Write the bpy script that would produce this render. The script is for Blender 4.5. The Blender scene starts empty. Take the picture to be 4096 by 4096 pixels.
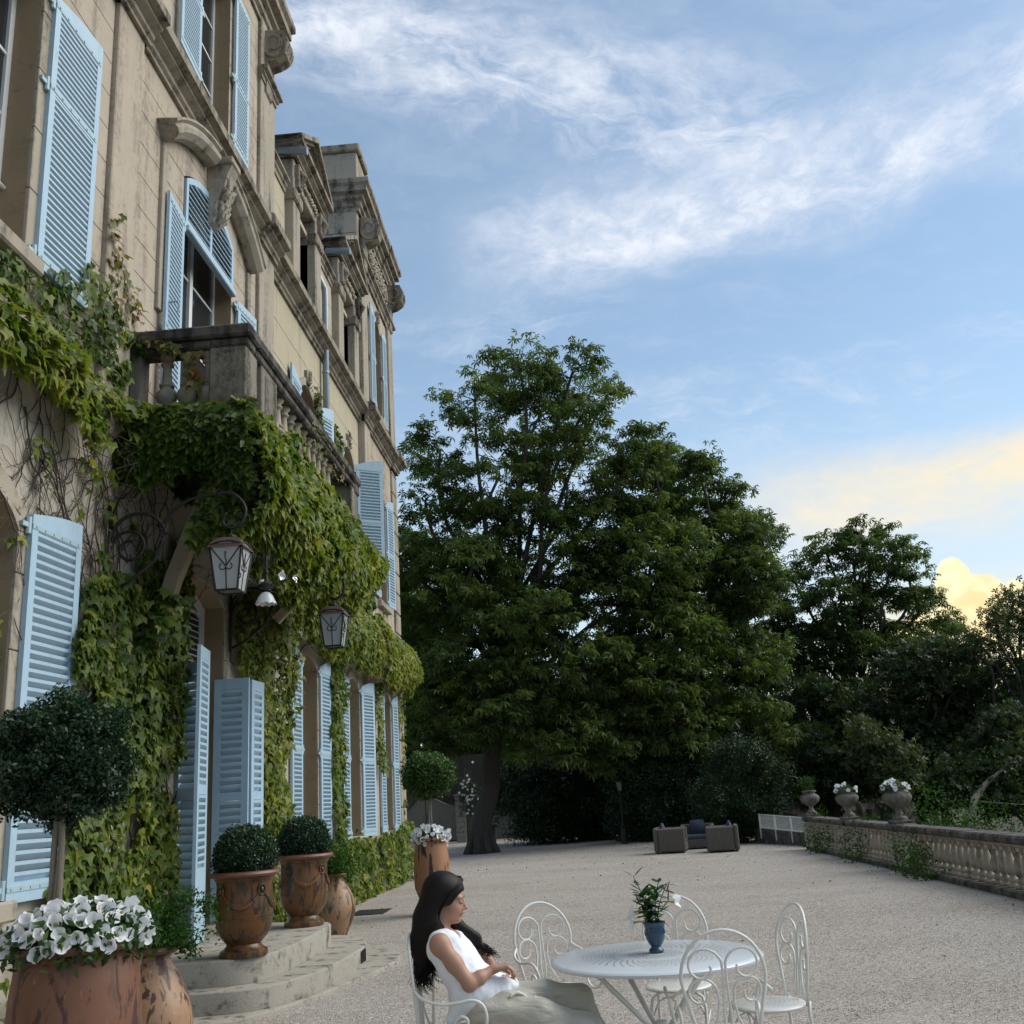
import bpy, bmesh, math, random
import numpy as np
from mathutils import Matrix, Vector, noise as mnoise
from mathutils.geometry import tessellate_polygon
random.seed(7); rng = np.random.default_rng(7)
SC = bpy.context.scene; COL = SC.collection
PI = math.pi; R_ = math.radians

# ------------------------------------------------------------------ camera
cam_d = bpy.data.cameras.new('camera'); cam = bpy.data.objects.new('camera', cam_d); COL.objects.link(cam)
RX = Vector((0.99584465, 0.06754877, -0.06107853)); RY = Vector((-0.07726154, 0.27162722, -0.95929626)); RZ = Vector((-0.04820869, 0.96002907, 0.27571744))
m = Matrix.Identity(4)
for i in range(3):
    m[i][0] = RX[i]; m[i][1] = -RY[i]; m[i][2] = -RZ[i]
m[2][3] = 1.6
cam.matrix_world = m
cam_d.sensor_fit = 'HORIZONTAL'; cam_d.sensor_width = 36.0; cam_d.lens = 36.0 * 4022.1 / 4096.0
cam_d.clip_end = 2000; cam_d.clip_start = 0.05
SC.camera = cam
SC.render.resolution_x = 1024; SC.render.resolution_y = 1024
SC.view_settings.view_transform = 'Standard'; SC.view_settings.look = 'None'
SC.view_settings.exposure = 0.85; SC.view_settings.gamma = 1.0; SC.view_settings.use_curve_mapping = False

# ------------------------------------------------------------------ node helper
class NT:
    def __init__(s, tree): s.t = tree; s.n = tree.nodes; s.l = tree.links
    def new(s, typ, **kw):
        x = s.n.new(typ)
        for k, v in kw.items(): setattr(x, k, v)
        return x
    def link(s, a, b): s.l.new(a, b)
    def _in(s, sock, v):
        if v is None: return
        if isinstance(v, bpy.types.NodeSocket): s.l.new(v, sock)
        elif isinstance(v, (tuple, list)) and len(v) == 3 and sock.type == 'RGBA': sock.default_value = (*v, 1)
        else: sock.default_value = v
    def math(s, op, a, b=None, c=None, clamp=False):
        x = s.new('ShaderNodeMath', operation=op, use_clamp=clamp)
        for i, v in enumerate((a, b, c)): s._in(x.inputs[i], v)
        return x.outputs[0]
    def mix(s, f, a, b, mode='MIX'):
        x = s.new('ShaderNodeMix', data_type='RGBA', blend_type=mode)
        s._in(x.inputs[0], f); s._in(x.inputs[6], a); s._in(x.inputs[7], b); return x.outputs[2]
    def noise(s, vec, scale=5, detail=4, rough=.55, dist=0, w=None):
        x = s.new('ShaderNodeTexNoise'); s._in(x.inputs['Vector'], vec)
        x.inputs['Scale'].default_value = scale; x.inputs['Detail'].default_value = detail
        x.inputs['Roughness'].default_value = rough; x.inputs['Distortion'].default_value = dist
        return x.outputs[0]
    def vor(s, vec, scale=5, feature='F1', out='Distance'):
        x = s.new('ShaderNodeTexVoronoi', feature=feature); s._in(x.inputs['Vector'], vec); x.inputs['Scale'].default_value = scale
        return x.outputs[out]
    def ramp(s, f, lo, hi):
        x = s.new('ShaderNodeMapRange', interpolation_type='SMOOTHSTEP'); s._in(x.inputs[0], f)
        x.inputs[1].default_value = lo; x.inputs[2].default_value = hi; return x.outputs[0]
    def cramp(s, f, stops):
        x = s.new('ShaderNodeValToRGB'); e = x.color_ramp.elements
        while len(e) < len(stops): e.new(.5)
        for i, (p, c) in enumerate(stops): e[i].position = p; e[i].color = (*c, 1)
        s._in(x.inputs[0], f); return x.outputs[0]
    def scale(s, vec, sx, sy, sz):
        x = s.new('ShaderNodeMapping'); s._in(x.inputs[0], vec); x.inputs[3].default_value = (sx, sy, sz); return x.outputs[0]
    def bump(s, h, strength=.3, dist=.01):
        x = s.new('ShaderNodeBump'); x.inputs['Strength'].default_value = strength; x.inputs['Distance'].default_value = dist
        s._in(x.inputs['Height'], h); return x.outputs[0]

# ------------------------------------------------------------------ world: physical sky with procedural cirrus and a far sunset cumulus
SUN_AZ, SUN_EL = 78.0, 42.0
W = bpy.data.worlds.new('World'); SC.world = W; W.use_nodes = True
nt = NT(W.node_tree); nt.n.clear()
out = nt.new('ShaderNodeOutputWorld'); bg = nt.new('ShaderNodeBackground'); nt.link(bg.outputs[0], out.inputs[0])
sky = nt.new('ShaderNodeTexSky', sky_type='NISHITA'); sky.sun_disc = False
sky.sun_elevation = R_(SUN_EL); sky.sun_rotation = R_(SUN_AZ); sky.air_density = 1.0; sky.dust_density = .4; sky.ozone_density = 1.4
geo = nt.new('ShaderNodeTexCoord'); sep = nt.new('ShaderNodeSeparateXYZ'); nt.link(geo.outputs['Generated'], sep.inputs[0])
X, Y, Z = sep.outputs
az = nt.math('MULTIPLY', nt.math('ARCTAN2', X, Y), 180 / PI)
el = nt.math('MULTIPLY', nt.math('ARCSINE', Z), 180 / PI)
def warp(v, amp, scale, off):
    nz = nt.noise(nt.scale(geo.outputs['Generated'], 1, 1, 2.2), scale, 5, .6)
    nz2 = nt.math('ADD', nz, off); return nt.math('MULTIPLY_ADD', nt.math('SUBTRACT', nz2, .5 + off), amp, v)
elw = warp(el, 7, 3.1, 0); azw = warp(az, 9, 2.3, 0)
def combine(a, b, c):
    x = nt.new('ShaderNodeCombineXYZ')
    for i, v in enumerate((a, b, c)): nt._in(x.inputs[i], v)
    return x.outputs[0]
def band(a0, e0, slope, width_up, width_dn, amin, amax, soft=5):
    """a streak of cloud about a line el = e0 + slope*(az-a0)"""
    d = nt.math('SUBTRACT', elw, nt.math('MULTIPLY_ADD', nt.math('SUBTRACT', azw, a0), slope, e0))
    up = nt.ramp(d, width_up, 0); dn = nt.ramp(d, -width_dn, 0)
    b = nt.math('MULTIPLY', up, dn)
    b = nt.math('MULTIPLY', b, nt.ramp(azw, amin - soft, amin + soft))
    return nt.math('MULTIPLY', b, nt.ramp(azw, amax + soft, amax - soft))
def streak(slope, sc, stretch, lo, hi, seed):
    lo += .03; hi -= .03
    u = nt.math('ADD', azw, nt.math('MULTIPLY', elw, slope)); v = nt.math('SUBTRACT', elw, nt.math('MULTIPLY', azw, slope))
    c = combine(nt.math('MULTIPLY', u, 1 / stretch), v, seed)
    c2 = combine(nt.math('MULTIPLY', u, .42), nt.math('ADD', v, nt.math('MULTIPLY', u, .12)), seed+3)
    nz_ = nt.math('MULTIPLY_ADD', nt.noise(c2, .62, 8, .66, .35), .42, nt.math('MULTIPLY', nt.noise(c, sc, 8, .66, .9), .58))
    return nt.ramp(nz_, lo+.02, hi-.05)
s1 = streak(-.12, .17, 5, .32, .72, 1.3); s2 = streak(.18, .2, 4, .3, .68, 7.1); s3 = streak(.05, .12, 6, .38, .8, 3.3)
fine = nt.ramp(nt.noise(nt.scale(geo.outputs['Generated'], 1, 1, 1.6), 26, 8, .66, .4), .32, .70)
def mul(a, b): return nt.math('MULTIPLY', a, b)
def mx(a, b): return nt.math('MAXIMUM', a, b)
B1 = mul(mul(band(0, 38.0, -.28, 6.5, 5.0, -32, 17), mul(s1, nt.math('MULTIPLY_ADD', fine, .4, .65))), 1.0)
B1b = mul(mul(band(0, 44, -.1, 6, 5, -60, 60, 10), s3), .42)
B2 = mul(mul(band(18, 31.4, .1, 5.5, 3.8, -3, 80), mul(nt.math('MULTIPLY_ADD', s2, .72, .28), nt.math('MULTIPLY_ADD', fine, .5, .55))), 1.05)
B3 = mul(mul(band(12, 20.0, .02, 6.5, 5.5, -14, 44), s3), .75)
B3b = mul(mul(band(-6, 25, .3, 6, 8, -30, 4), s3), .6)
veil = mul(s3, mul(nt.ramp(el, 2, 14), .16))
cloud = nt.math('MINIMUM', mx(mx(B1, B2), mx(mx(B3, B3b), mx(B1b, veil))), 1.0)
base = nt.mix(1.0, sky.outputs[0], (.092, .103, .101), 'MULTIPLY')
# a paler, slightly warm belt low over the trees
low = nt.ramp(el, 26, 4)
base = nt.mix(.27, base, (.30, .355, .41))
base = nt.mix(mul(low, .62), base, (.42, .50, .57))
col = nt.mix(cloud, base, (.50, .525, .575))
# broad cream altostratus above the sunset
B4 = mul(band(25, 14.7, .05, 3.6, 5.6, 12.0, 70, 5), nt.math('MULTIPLY_ADD', mx(s2, s3), .45, nt.math('MULTIPLY_ADD', fine, .18, .38)))
col = nt.mix(nt.math('MINIMUM', mul(B4, 1.0), .93), col, nt.mix(nt.ramp(nt.math('SUBTRACT', el, mul(az, .02)), 11, 15), (.52, .49, .42), (.60, .51, .35)))
# sunset glow low down in the west
glow = mul(nt.ramp(nt.math('ABSOLUTE', nt.math('SUBTRACT', az, 21)), 13, 1), nt.ramp(el, 11.5, 6))
col = nt.mix(mul(glow, .8), col, (.62, .50, .27))
# towering cumulus
cn = nt.noise(geo.outputs['Generated'], 22, 6, .6)
def blob(a, e, ra, re_):
    da = nt.math('DIVIDE', nt.math('SUBTRACT', az, a), ra); de = nt.math('DIVIDE', nt.math('SUBTRACT', el, e), re_)
    d = nt.math('SQRT', nt.math('ADD', mul(da, da), mul(de, de)))
    d = nt.math('ADD', d, mul(nt.math('SUBTRACT', cn, .5), .75))
    return nt.ramp(d, 1.06, .9)
C1 = mx(mx(blob(20.9, 9.1, 1.0, 1.7), blob(21.6, 8.0, 1.9, 2.0)), mx(blob(23.8, 7.2, 2.0, 2.0), mx(blob(19.2, 6.6, 1.6, 1.6), blob(26.5, 8.0, 2.2, 1.7))))
cn2 = nt.ramp(nt.noise(geo.outputs['Generated'], 30, 5, .6, .4), .36, .66)
cumc = nt.mix(cn2, (.60, .48, .25), (.72, .64, .40))
col = nt.mix(mul(C1, .95), col, cumc)
nt.link(col, bg.inputs[0]); bg.inputs[1].default_value = 1.0

# ------------------------------------------------------------------ sun lamp (veiled evening light, very soft)
sl = bpy.data.lights.new('sun', 'SUN'); sl.energy = 1.85; sl.angle = R_(55); sl.color = (1.0, .93, .80)
so = bpy.data.objects.new('sun', sl); COL.objects.link(so)
d = Vector((math.sin(R_(SUN_AZ)) * math.cos(R_(SUN_EL)), math.cos(R_(SUN_AZ)) * math.cos(R_(SUN_EL)), math.sin(R_(SUN_EL))))
so.rotation_euler = d.to_track_quat('Z', 'Y').to_euler(); so.location = (20, 10, 30)

# ------------------------------------------------------------------ geometry helpers
class MB:
    def __init__(s): s.v = []; s.f = []
    def add(s, v, f):
        n = len(s.v); s.v += [tuple(p) for p in v]; s.f += [tuple(i + n for i in q) for q in f]; return s
    def box(s, x0, x1, y0, y1, z0, z1):
        v = [(x0,y0,z0),(x1,y0,z0),(x1,y1,z0),(x0,y1,z0),(x0,y0,z1),(x1,y0,z1),(x1,y1,z1),(x0,y1,z1)]
        return s.add(v, [(0,3,2,1),(4,5,6,7),(0,1,5,4),(1,2,6,5),(2,3,7,6),(3,0,4,7)])
    def bbox(s, x0, x1, y0, y1, z0, z1, b=.01):
        """box with chamfered edges"""
        c = Vector(((x0+x1)/2,(y0+y1)/2,(z0+z1)/2)); h = Vector(((x1-x0)/2,(y1-y0)/2,(z1-z0)/2)); b = min(b, h.x*.9, h.y*.9, h.z*.9)
        bm = bmesh.new(); bmesh.ops.create_cube(bm, size=1)
        for v in bm.verts: v.co = Vector((v.co.x*2*h.x, v.co.y*2*h.y, v.co.z*2*h.z)) + c
        bmesh.ops.bevel(bm, geom=list(bm.edges), offset=b, segments=1, affect='EDGES')
        bm.verts.index_update(); s.add([v.co[:] for v in bm.verts], [tuple(v.index for v in f.verts) for f in bm.faces]); bm.free(); return s
    def tube(s, pts, r, seg=6, closed=False, caps=True):
        pts = [Vector(p) for p in pts]; n = len(pts)
        if n < 2: return s
        rr = r if isinstance(r, (list, tuple)) else [r]*n
        T = []
        for i in range(n):
            a = pts[(i-1) % n] if (closed or i > 0) else pts[i]; b = pts[(i+1) % n] if (closed or i < n-1) else pts[i]
            t = (b-a); T.append(t.normalized() if t.length > 1e-9 else Vector((0,0,1)))
        u = T[0].orthogonal().normalized(); base = len(s.v)
        for i in range(n):
            if i: 
                u = (u - T[i]*u.dot(T[i])); u = u.normalized() if u.length > 1e-6 else T[i].orthogonal().normalized()
            w = T[i].cross(u)
            for k in range(seg):
                a = 2*PI*k/seg; s.v.append(tuple(pts[i] + (u*math.cos(a) + w*math.sin(a))*rr[i]))
        for i in range(n if closed else n-1):
            for k in range(seg):
                a = base+i*seg+k; b = base+i*seg+(k+1) % seg; j = (i+1) % n
                s.f.append((a, b, base+j*seg+(k+1) % seg, base+j*seg+k))
        if caps and not closed:
            s.f.append(tuple(base+k for k in reversed(range(seg)))); s.f.append(tuple(base+(n-1)*seg+k for k in range(seg)))
        return s
    def lathe(s, prof, seg=24, c=(0,0,0), rot=None, cap=True):
        base = len(s.v); n = len(prof)
        for r, z in prof:
            for k in range(seg):
                a = 2*PI*k/seg; s.v.append((c[0]+r*math.cos(a), c[1]+r*math.sin(a), c[2]+z))
        for i in range(n-1):
            for k in range(seg):
                a = base+i*seg+k; b = base+i*seg+(k+1) % seg
                s.f.append((a, b, b+seg, a+seg))
        if cap:
            if prof[0][0] > 1e-4: s.f.append(tuple(base+k for k in reversed(range(seg))))
            if prof[-1][0] > 1e-4: s.f.append(tuple(base+(n-1)*seg+k for k in range(seg)))
        return s
    def prism(s, poly, f3, a, b):
        """poly: 2D outline; f3(u,v,w)->3D; extruded w from a to b"""
        n = len(poly); base = len(s.v)
        s.v += [tuple(f3(u, v, a)) for u, v in poly] + [tuple(f3(u, v, b)) for u, v in poly]
        for t in tessellate_polygon([[Vector((u, v, 0)) for u, v in poly]]):
            s.f.append(tuple(base+i for i in t)); s.f.append(tuple(base+n+i for i in reversed(t)))
        for i in range(n):
            j = (i+1) % n; s.f.append((base+i, base+j, base+n+j, base+n+i))
        return s
    def sweep(s, prof, path):
        """profile [(out,z)] swept along path of (point, outdir)"""
        base = len(s.v); n = len(prof)
        for p, o in path:
            for a, z in prof: s.v.append((p[0]+o[0]*a, p[1]+o[1]*a, p[2]+z))
        for i in range(len(path)-1):
            for k in range(n-1):
                a = base+i*n+k; s.f.append((a, a+1, a+n+1, a+n))
        s.f.append(tuple(base+k for k in range(n))); s.f.append(tuple(base+(len(path)-1)*n+k for k in reversed(range(n))))
        return s
    def xf(s, M): s.v = [tuple(M @ Vector(p)) for p in s.v]; return s
    def jitter(s, a):
        s.v = [(x+random.uniform(-a,a), y+random.uniform(-a,a), z+random.uniform(-a,a)) for x, y, z in s.v]; return s
    def mesh(s, name, mat, smooth=False, recalc=False):
        me = bpy.data.meshes.new(name); me.from_pydata(s.v, [], s.f)
        if recalc:
            bm = bmesh.new(); bm.from_mesh(me); bmesh.ops.recalc_face_normals(bm, faces=bm.faces); bm.to_mesh(me); bm.free()
        if smooth: me.shade_smooth()
        me.materials.append(mat); me.update(); return me
    def build(s, name, mat, parent=None, smooth=False, kind=None, label=None, recalc=True):
        return link(name, s.mesh(name, mat, smooth, recalc), parent, kind, label)
def link(name, me, parent=None, kind=None, label=None, loc=None, rz=None):
    o = bpy.data.objects.new(name, me); COL.objects.link(o)
    if parent is not None:
        o.parent = parent
        if parent.get('_off'): o.matrix_parent_inverse = Matrix.Translation(-parent.location)
    if loc is not None: o.location = loc
    if rz is not None: o.rotation_euler = (0, 0, rz)
    if kind: o['kind'] = kind
    if label: o['label'] = label
    return o
def smooth_angle(o, deg=35):
    o.data.shade_smooth()
    try: o.data.set_sharp_from_angle(angle=R_(deg))
    except Exception: pass
    return o
def thing(name, label, cat, loc=(0,0,0), rz=0, group=None, worldverts=False):
    o = bpy.data.objects.new(name, None); COL.objects.link(o); o.location = loc; o.rotation_euler = (0,0,rz)
    o['label'] = label; o['category'] = cat; o.empty_display_size = .1
    if group: o['group'] = group
    if worldverts: o['_off'] = 1
    return o
def tag(o, label=None, cat=None, group=None, kind=None):
    if label: o['label'] = label
    if cat: o['category'] = cat
    if group: o['group'] = group
    if kind: o['kind'] = kind
    return o
def copy_tree(src, loc, rz, label, parent=None):
    c = src.copy(); COL.objects.link(c)
    if parent is None: c.location = loc; c.rotation_euler = (0,0,rz); c['label'] = label
    else: c.parent = parent
    for ch in list(src.children): copy_tree(ch, None, None, None, c)
    return c
def scatter(name, tv, tf, M, rnd, mat, parent=None, kind='stuff', smooth=False):
    """one mesh of many transformed copies of a small template; M: (n,3,4)"""
    tv = np.asarray(tv, float); n = len(M)
    v = np.einsum('nij,kj->nki', M[:, :, :3], tv) + M[:, None, :, 3]
    k = len(tv); nl = [len(f) for f in tf]; flat = np.array([i for f in tf for i in f])
    li = (flat[None, :] + (np.arange(n)*k)[:, None]).ravel()
    tot = np.tile(np.array(nl), n); st = np.concatenate([[0], np.cumsum(tot)[:-1]])
    me = bpy.data.meshes.new(name); me.vertices.add(n*k); me.vertices.foreach_set('co', v.ravel().astype(np.float32))
    me.loops.add(len(li)); me.loops.foreach_set('vertex_index', li.astype(np.int32))
    me.polygons.add(len(tot)); me.polygons.foreach_set('loop_start', st.astype(np.int32)); me.polygons.foreach_set('loop_total', tot.astype(np.int32))
    me.update(calc_edges=True)
    at = me.attributes.new('rnd', 'FLOAT', 'POINT'); at.data.foreach_set('value', np.repeat(rnd, k).astype(np.float32))
    if smooth: me.shade_smooth()
    me.materials.append(mat)
    return link(name, me, parent, kind)
def rotmats(n, ax, ay, az_):
    """rotation matrices from euler arrays (xyz)"""
    cx, sx, cy, sy, cz, sz = np.cos(ax), np.sin(ax), np.cos(ay), np.sin(ay), np.cos(az_), np.sin(az_)
    Rm = np.empty((n, 3, 3))
    Rm[:,0,0]=cz*cy; Rm[:,0,1]=cz*sy*sx-sz*cx; Rm[:,0,2]=cz*sy*cx+sz*sx
    Rm[:,1,0]=sz*cy; Rm[:,1,1]=sz*sy*sx+cz*cx; Rm[:,1,2]=sz*sy*cx-cz*sx
    Rm[:,2,0]=-sy; Rm[:,2,1]=cy*sx; Rm[:,2,2]=cy*cx
    return Rm
def pack(Rm, sc, P):
    M = np.empty((len(P), 3, 4)); M[:, :, :3] = Rm * np.asarray(sc).reshape(-1, 1, 1); M[:, :, 3] = P; return M

# ------------------------------------------------------------------ materials
def mat(name):
    m_ = bpy.data.materials.new(name); m_.use_nodes = True; t = NT(m_.node_tree)
    b = next(x for x in t.n if x.type == 'BSDF_PRINCIPLED'); pos = t.new('ShaderNodeNewGeometry').outputs['Position']
    return m_, t, b, pos
def simple(name, col, rough=.6, metal=0, var=.15, scale=12, bump=0, spec=.5):
    m_, t, b, pos = mat(name)
    nz = t.noise(pos, scale, 4); c = t.mix(nz, tuple(x*(1-var) for x in col), tuple(min(1, x*(1+var)) for x in col))
    t.link(c, b.inputs['Base Color']); b.inputs['Roughness'].default_value = rough; b.inputs['Metallic'].default_value = metal
    b.inputs['Specular IOR Level'].default_value = spec
    if bump: t.link(t.bump(t.noise(pos, scale*6, 3), bump, .004), b.inputs['Normal'])
    return m_
def stone(name, c1, c2, dark, dk_lo, dk_hi, bump=.4, streak_=True, rough=.9):
    m_, t, b, pos = mat(name)
    big = t.noise(pos, 1.3, 5, .6); mid = t.noise(pos, 9, 5, .65)
    c = t.mix(big, c1, c2); c = t.mix(t.math('MULTIPLY', mid, .35), c, tuple(x*.62 for x in c1))
    v = t.scale(pos, 2.6, 2.6, .32) if streak_ else t.scale(pos, 3, 3, 3)
    st = t.ramp(t.math('ADD', t.math('MULTIPLY', t.noise(v, 1.6, 6, .65), .65), t.math('MULTIPLY', t.noise(pos, 14, 5, .7), .35)), dk_lo, dk_hi)
    c = t.mix(st, c, dark); t.link(c, b.inputs['Base Color']); b.inputs['Roughness'].default_value = rough
    b.inputs['Specular IOR Level'].default_value = .2
    h = t.math('ADD', t.noise(pos, 60, 5, .7), t.math('MULTIPLY', mid, .8)); t.link(t.bump(h, bump, .008), b.inputs['Normal'])
    return m_
M_PLASTER = stone('lime_plaster', (.51,.437,.35), (.385,.33,.265), (.24,.20,.165), .47, .66, .35)
M_PLASTER2 = stone('ochre_plaster', (.51,.45,.33), (.41,.36,.265), (.25,.215,.16), .50, .72, .25)
M_LOWER = stone('worn_plaster', (.50,.46,.40), (.38,.33,.27), (.10,.09,.085), .50, .74, .45)
M_STONE = stone('limestone', (.44,.39,.315), (.32,.28,.225), (.07,.062,.052), .47, .70, .5)
M_CORN = stone('weathered_cornice', (.38,.33,.26), (.25,.215,.17), (.06,.053,.045), .44, .64, .6)
M_DARKST = stone('lichened_stone', (.17,.155,.135), (.10,.09,.08), (.025,.024,.022), .38, .60, .6)
M_REVEAL = stone('reveal_render', (.34,.26,.165), (.25,.185,.115), (.13,.10,.07), .5, .8, .35, False)
M_STEP = stone('step_stone', (.42,.385,.33), (.27,.25,.215), (.10,.092,.08), .49, .64, .9, False)
M_BAL = stone('balustrade_stone', (.50,.45,.375), (.36,.32,.265), (.09,.083,.075), .46, .72, .5)
M_RAIL = stone('balustrade_rail', (.20,.185,.165), (.12,.11,.10), (.04,.038,.035), .4, .62, .6, False)
M_URN = stone('urn_stone', (.24,.215,.185), (.15,.135,.115), (.06,.055,.05), .42, .66, .6)
def m_blue(name, c):
    m_, t, b, pos = mat(name)
    nz = t.noise(pos, 3, 4); cc = t.mix(nz, c, tuple(x*.88 for x in c))
    chip = t.ramp(t.noise(t.scale(pos, 8, 8, 1.2), 9, 6, .75), .66, .72)
    cc = t.mix(t.math('MULTIPLY', chip, .7), cc, (.30,.31,.30)); cc = t.mix(t.math('MULTIPLY', t.ramp(t.noise(t.scale(pos, 3, 3, 1), 5, 6, .7), .48, .72), .45), cc, (.27,.33,.36)); t.link(cc, b.inputs['Base Color']); b.inputs['Roughness'].default_value = .5
    t.link(t.bump(t.noise(t.scale(pos, 30, 30, 4), 6, 4), .15, .002), b.inputs['Normal']); return m_
M_BLUE = m_blue('blue_paint', (.37,.52,.64)); M_IRONB = simple('painted_iron', (.33,.45,.50), .5)
M_WHITEW = simple('white_window_paint', (.62,.63,.62), .5, 0, .08)
M_ZINC = simple('zinc', (.26,.31,.36), .45, .6, .15, 6)
M_IRON = simple('wrought_iron', (.018,.017,.018), .55, .3, .2)
M_RUST = simple('rusted_lantern_roof', (.10,.062,.048), .7, .2, .3, 14, .2)
m_, t, b, pos = mat('window_glass'); b.inputs['Base Color'].default_value = (.02,.022,.025,1); b.inputs['Roughness'].default_value = .06; M_GLASS = m_
m_, t, b, pos = mat('frosted_glass'); b.inputs['Base Color'].default_value = (.46,.48,.48,1); b.inputs['Roughness'].default_value = .35; b.inputs['Transmission Weight'].default_value = .25; M_FROST = m_
m_, t, b, pos = mat('clear_shade_glass'); b.inputs['Base Color'].default_value = (.75,.78,.8,1); b.inputs['Roughness'].default_value = .25; b.inputs['Transmission Weight'].default_value = .5; M_SHADEG = m_
M_DARK = simple('dark_interior', (.02,.018,.016), .9)
M_WHITEM = None
m_, t, b, pos = mat('white_enamel')
t.link(t.mix(t.ramp(t.noise(pos, 34, 6, .75), .62, .68), (.68,.68,.64), (.26,.17,.11)), b.inputs['Base Color']); b.inputs['Roughness'].default_value = .32; M_WHITEM = m_
M_TABLE = simple('table_enamel', (.56,.60,.635), .26, 0, .05, 5)
M_HOLE = simple('punched_hole', (.07,.065,.06), .9)
def m_leaf(name, stops, trans=.35, rough=.5, spec=.4):
    m_, t, b, pos = mat(name)
    at = t.new('ShaderNodeAttribute', attribute_name='rnd'); big = t.noise(pos, .9, 2)
    f = t.math('ADD', t.math('MULTIPLY', at.outputs['Fac'], .8), t.math('MULTIPLY', t.math('SUBTRACT', big, .5), .6), clamp=True)
    c = t.cramp(f, stops); t.link(c, b.inputs['Base Color']); b.inputs['Roughness'].default_value = rough; b.inputs['Specular IOR Level'].default_value = spec
    tr = t.new('ShaderNodeBsdfTranslucent'); t.link(t.mix(1.0, c, (1.25,1.3,.7), 'MULTIPLY'), tr.inputs[0])
    mx_ = t.new('ShaderNodeMixShader'); mx_.inputs[0].default_value = trans
    o = next(x for x in t.n if x.type == 'OUTPUT_MATERIAL')
    t.link(b.outputs[0], mx_.inputs[1]); t.link(tr.outputs[0], mx_.inputs[2]); t.link(mx_.outputs[0], o.inputs[0]); return m_
M_IVY = m_leaf('ivy_leaf', [(0,(.025,.058,.010)),(.28,(.070,.122,.018)),(.55,(.155,.20,.026)),(.82,(.29,.285,.05)),(1,(.36,.28,.085))], .4)
M_IVYR = m_leaf('ivy_leaf_turning', [(0,(.035,.075,.018)),(.35,(.09,.12,.03)),(.6,(.17,.16,.04)),(.8,(.19,.09,.03)),(1,(.15,.04,.025))])
M_CHEST = m_leaf('chestnut_leaf', [(0,(.034,.066,.018)),(.45,(.082,.130,.030)),(.85,(.135,.18,.04)),(1,(.18,.20,.05))], .5)
M_OAK = m_leaf('oak_leaf', [(0,(.018,.036,.012)),(.5,(.042,.070,.02)),(.9,(.09,.105,.034)),(1,(.12,.11,.045))], .3)
M_HEDGE = m_leaf('laurel_leaf', [(0,(.010,.028,.010)),(.6,(.022,.055,.014)),(1,(.055,.095,.022))], .15)
M_BOX = m_leaf('box_leaf', [(0,(.008,.028,.012)),(.6,(.018,.052,.018)),(1,(.05,.10,.03))], .15, .4)
M_PETLEAF = m_leaf('petunia_leaf', [(0,(.02,.06,.015)),(1,(.06,.12,.03))], .25)
M_GRASSY = m_leaf('meadow_plant', [(0,(.016,.05,.010)),(.6,(.040,.10,.016)),(1,(.085,.15,.025))], .25, .7, .12)
def m_bark(name, c1, c2):
    m_, t, b, pos = mat(name)
    v = t.scale(pos, 5, 5, 1.1); n1 = t.noise(v, 3, 6, .7, .8); c = t.mix(n1, c1, c2)
    t.link(c, b.inputs['Base Color']); b.inputs['Roughness'].default_value = .95; t.link(t.bump(n1, .9, .04), b.inputs['Normal']); return m_
M_BARK = m_bark('bark', (.022,.019,.016), (.085,.075,.06)); M_VINEW = m_bark('vine_wood', (.035,.026,.022), (.12,.09,.07)); M_STEMW = m_bark('pale_stem', (.13,.11,.085), (.30,.26,.20))
m_, t, b, pos = mat('white_petal')
at = t.new('ShaderNodeAttribute', attribute_name='rnd'); b.inputs['Base Color'].default_value = (.82,.83,.84,1); b.inputs['Roughness'].default_value = .6
tr = t.new('ShaderNodeBsdfTranslucent'); tr.inputs[0].default_value = (.8,.83,.85,1); mxs = t.new('ShaderNodeMixShader'); mxs.inputs[0].default_value = .25
o = next(x for x in t.n if x.type == 'OUTPUT_MATERIAL'); t.link(b.outputs[0], mxs.inputs[1]); t.link(tr.outputs[0], mxs.inputs[2]); t.link(mxs.outputs[0], o.inputs[0]); M_PETAL = m_
M_THROAT = simple('flower_throat', (.30,.33,.06), .6)
def m_pot(name, base1, base2, stain, thr, stain2=None, rough=.38, pale=(.45,.33,.24)):
    m_, t, b, pos = mat(name)
    c = t.mix(t.noise(pos, 6, 5, .6), base1, base2)
    st = t.ramp(t.noise(t.scale(pos, 7, 7, 1.7), 1.6, 6, .62, .6), thr, thr+.035)
    c = t.mix(st, c, stain)
    if stain2: c = t.mix(t.ramp(t.noise(t.scale(pos, 5, 5, 1.3), 2.2, 5, .6, .4), .56, .62), c, stain2)
    c = t.mix(t.math('MULTIPLY', t.ramp(t.noise(t.scale(pos, 9, 9, 1.2), 3, 5, .7), .62, .70), .7), c, pale)
    t.link(c, b.inputs['Base Color']); b.inputs['Roughness'].default_value = rough
    t.link(t.bump(t.math('ADD', t.noise(pos, 40, 4), st), .25, .004), b.inputs['Normal']); return m_
M_POTG = m_pot('glazed_ochre_pot', (.145,.058,.016), (.080,.030,.010), (.032,.018,.010), .53, (.030,.036,.015), .3, (.19,.095,.03))
M_POTG2 = m_pot('glazed_honey_pot', (.17,.078,.022), (.105,.042,.014), (.045,.022,.014), .53, (.035,.04,.018), .3, (.29,.165,.055))
M_POTR = m_pot('rustic_terracotta', (.165,.072,.036), (.125,.05,.026), (.05,.02,.014), .56, (.10,.045,.028), .6, (.30,.19,.13))
M_POTJ = m_pot('old_jar_glaze', (.36,.22,.12), (.24,.13,.07), (.07,.03,.02), .52, (.13,.11,.07), .45, (.46,.33,.21))
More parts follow.
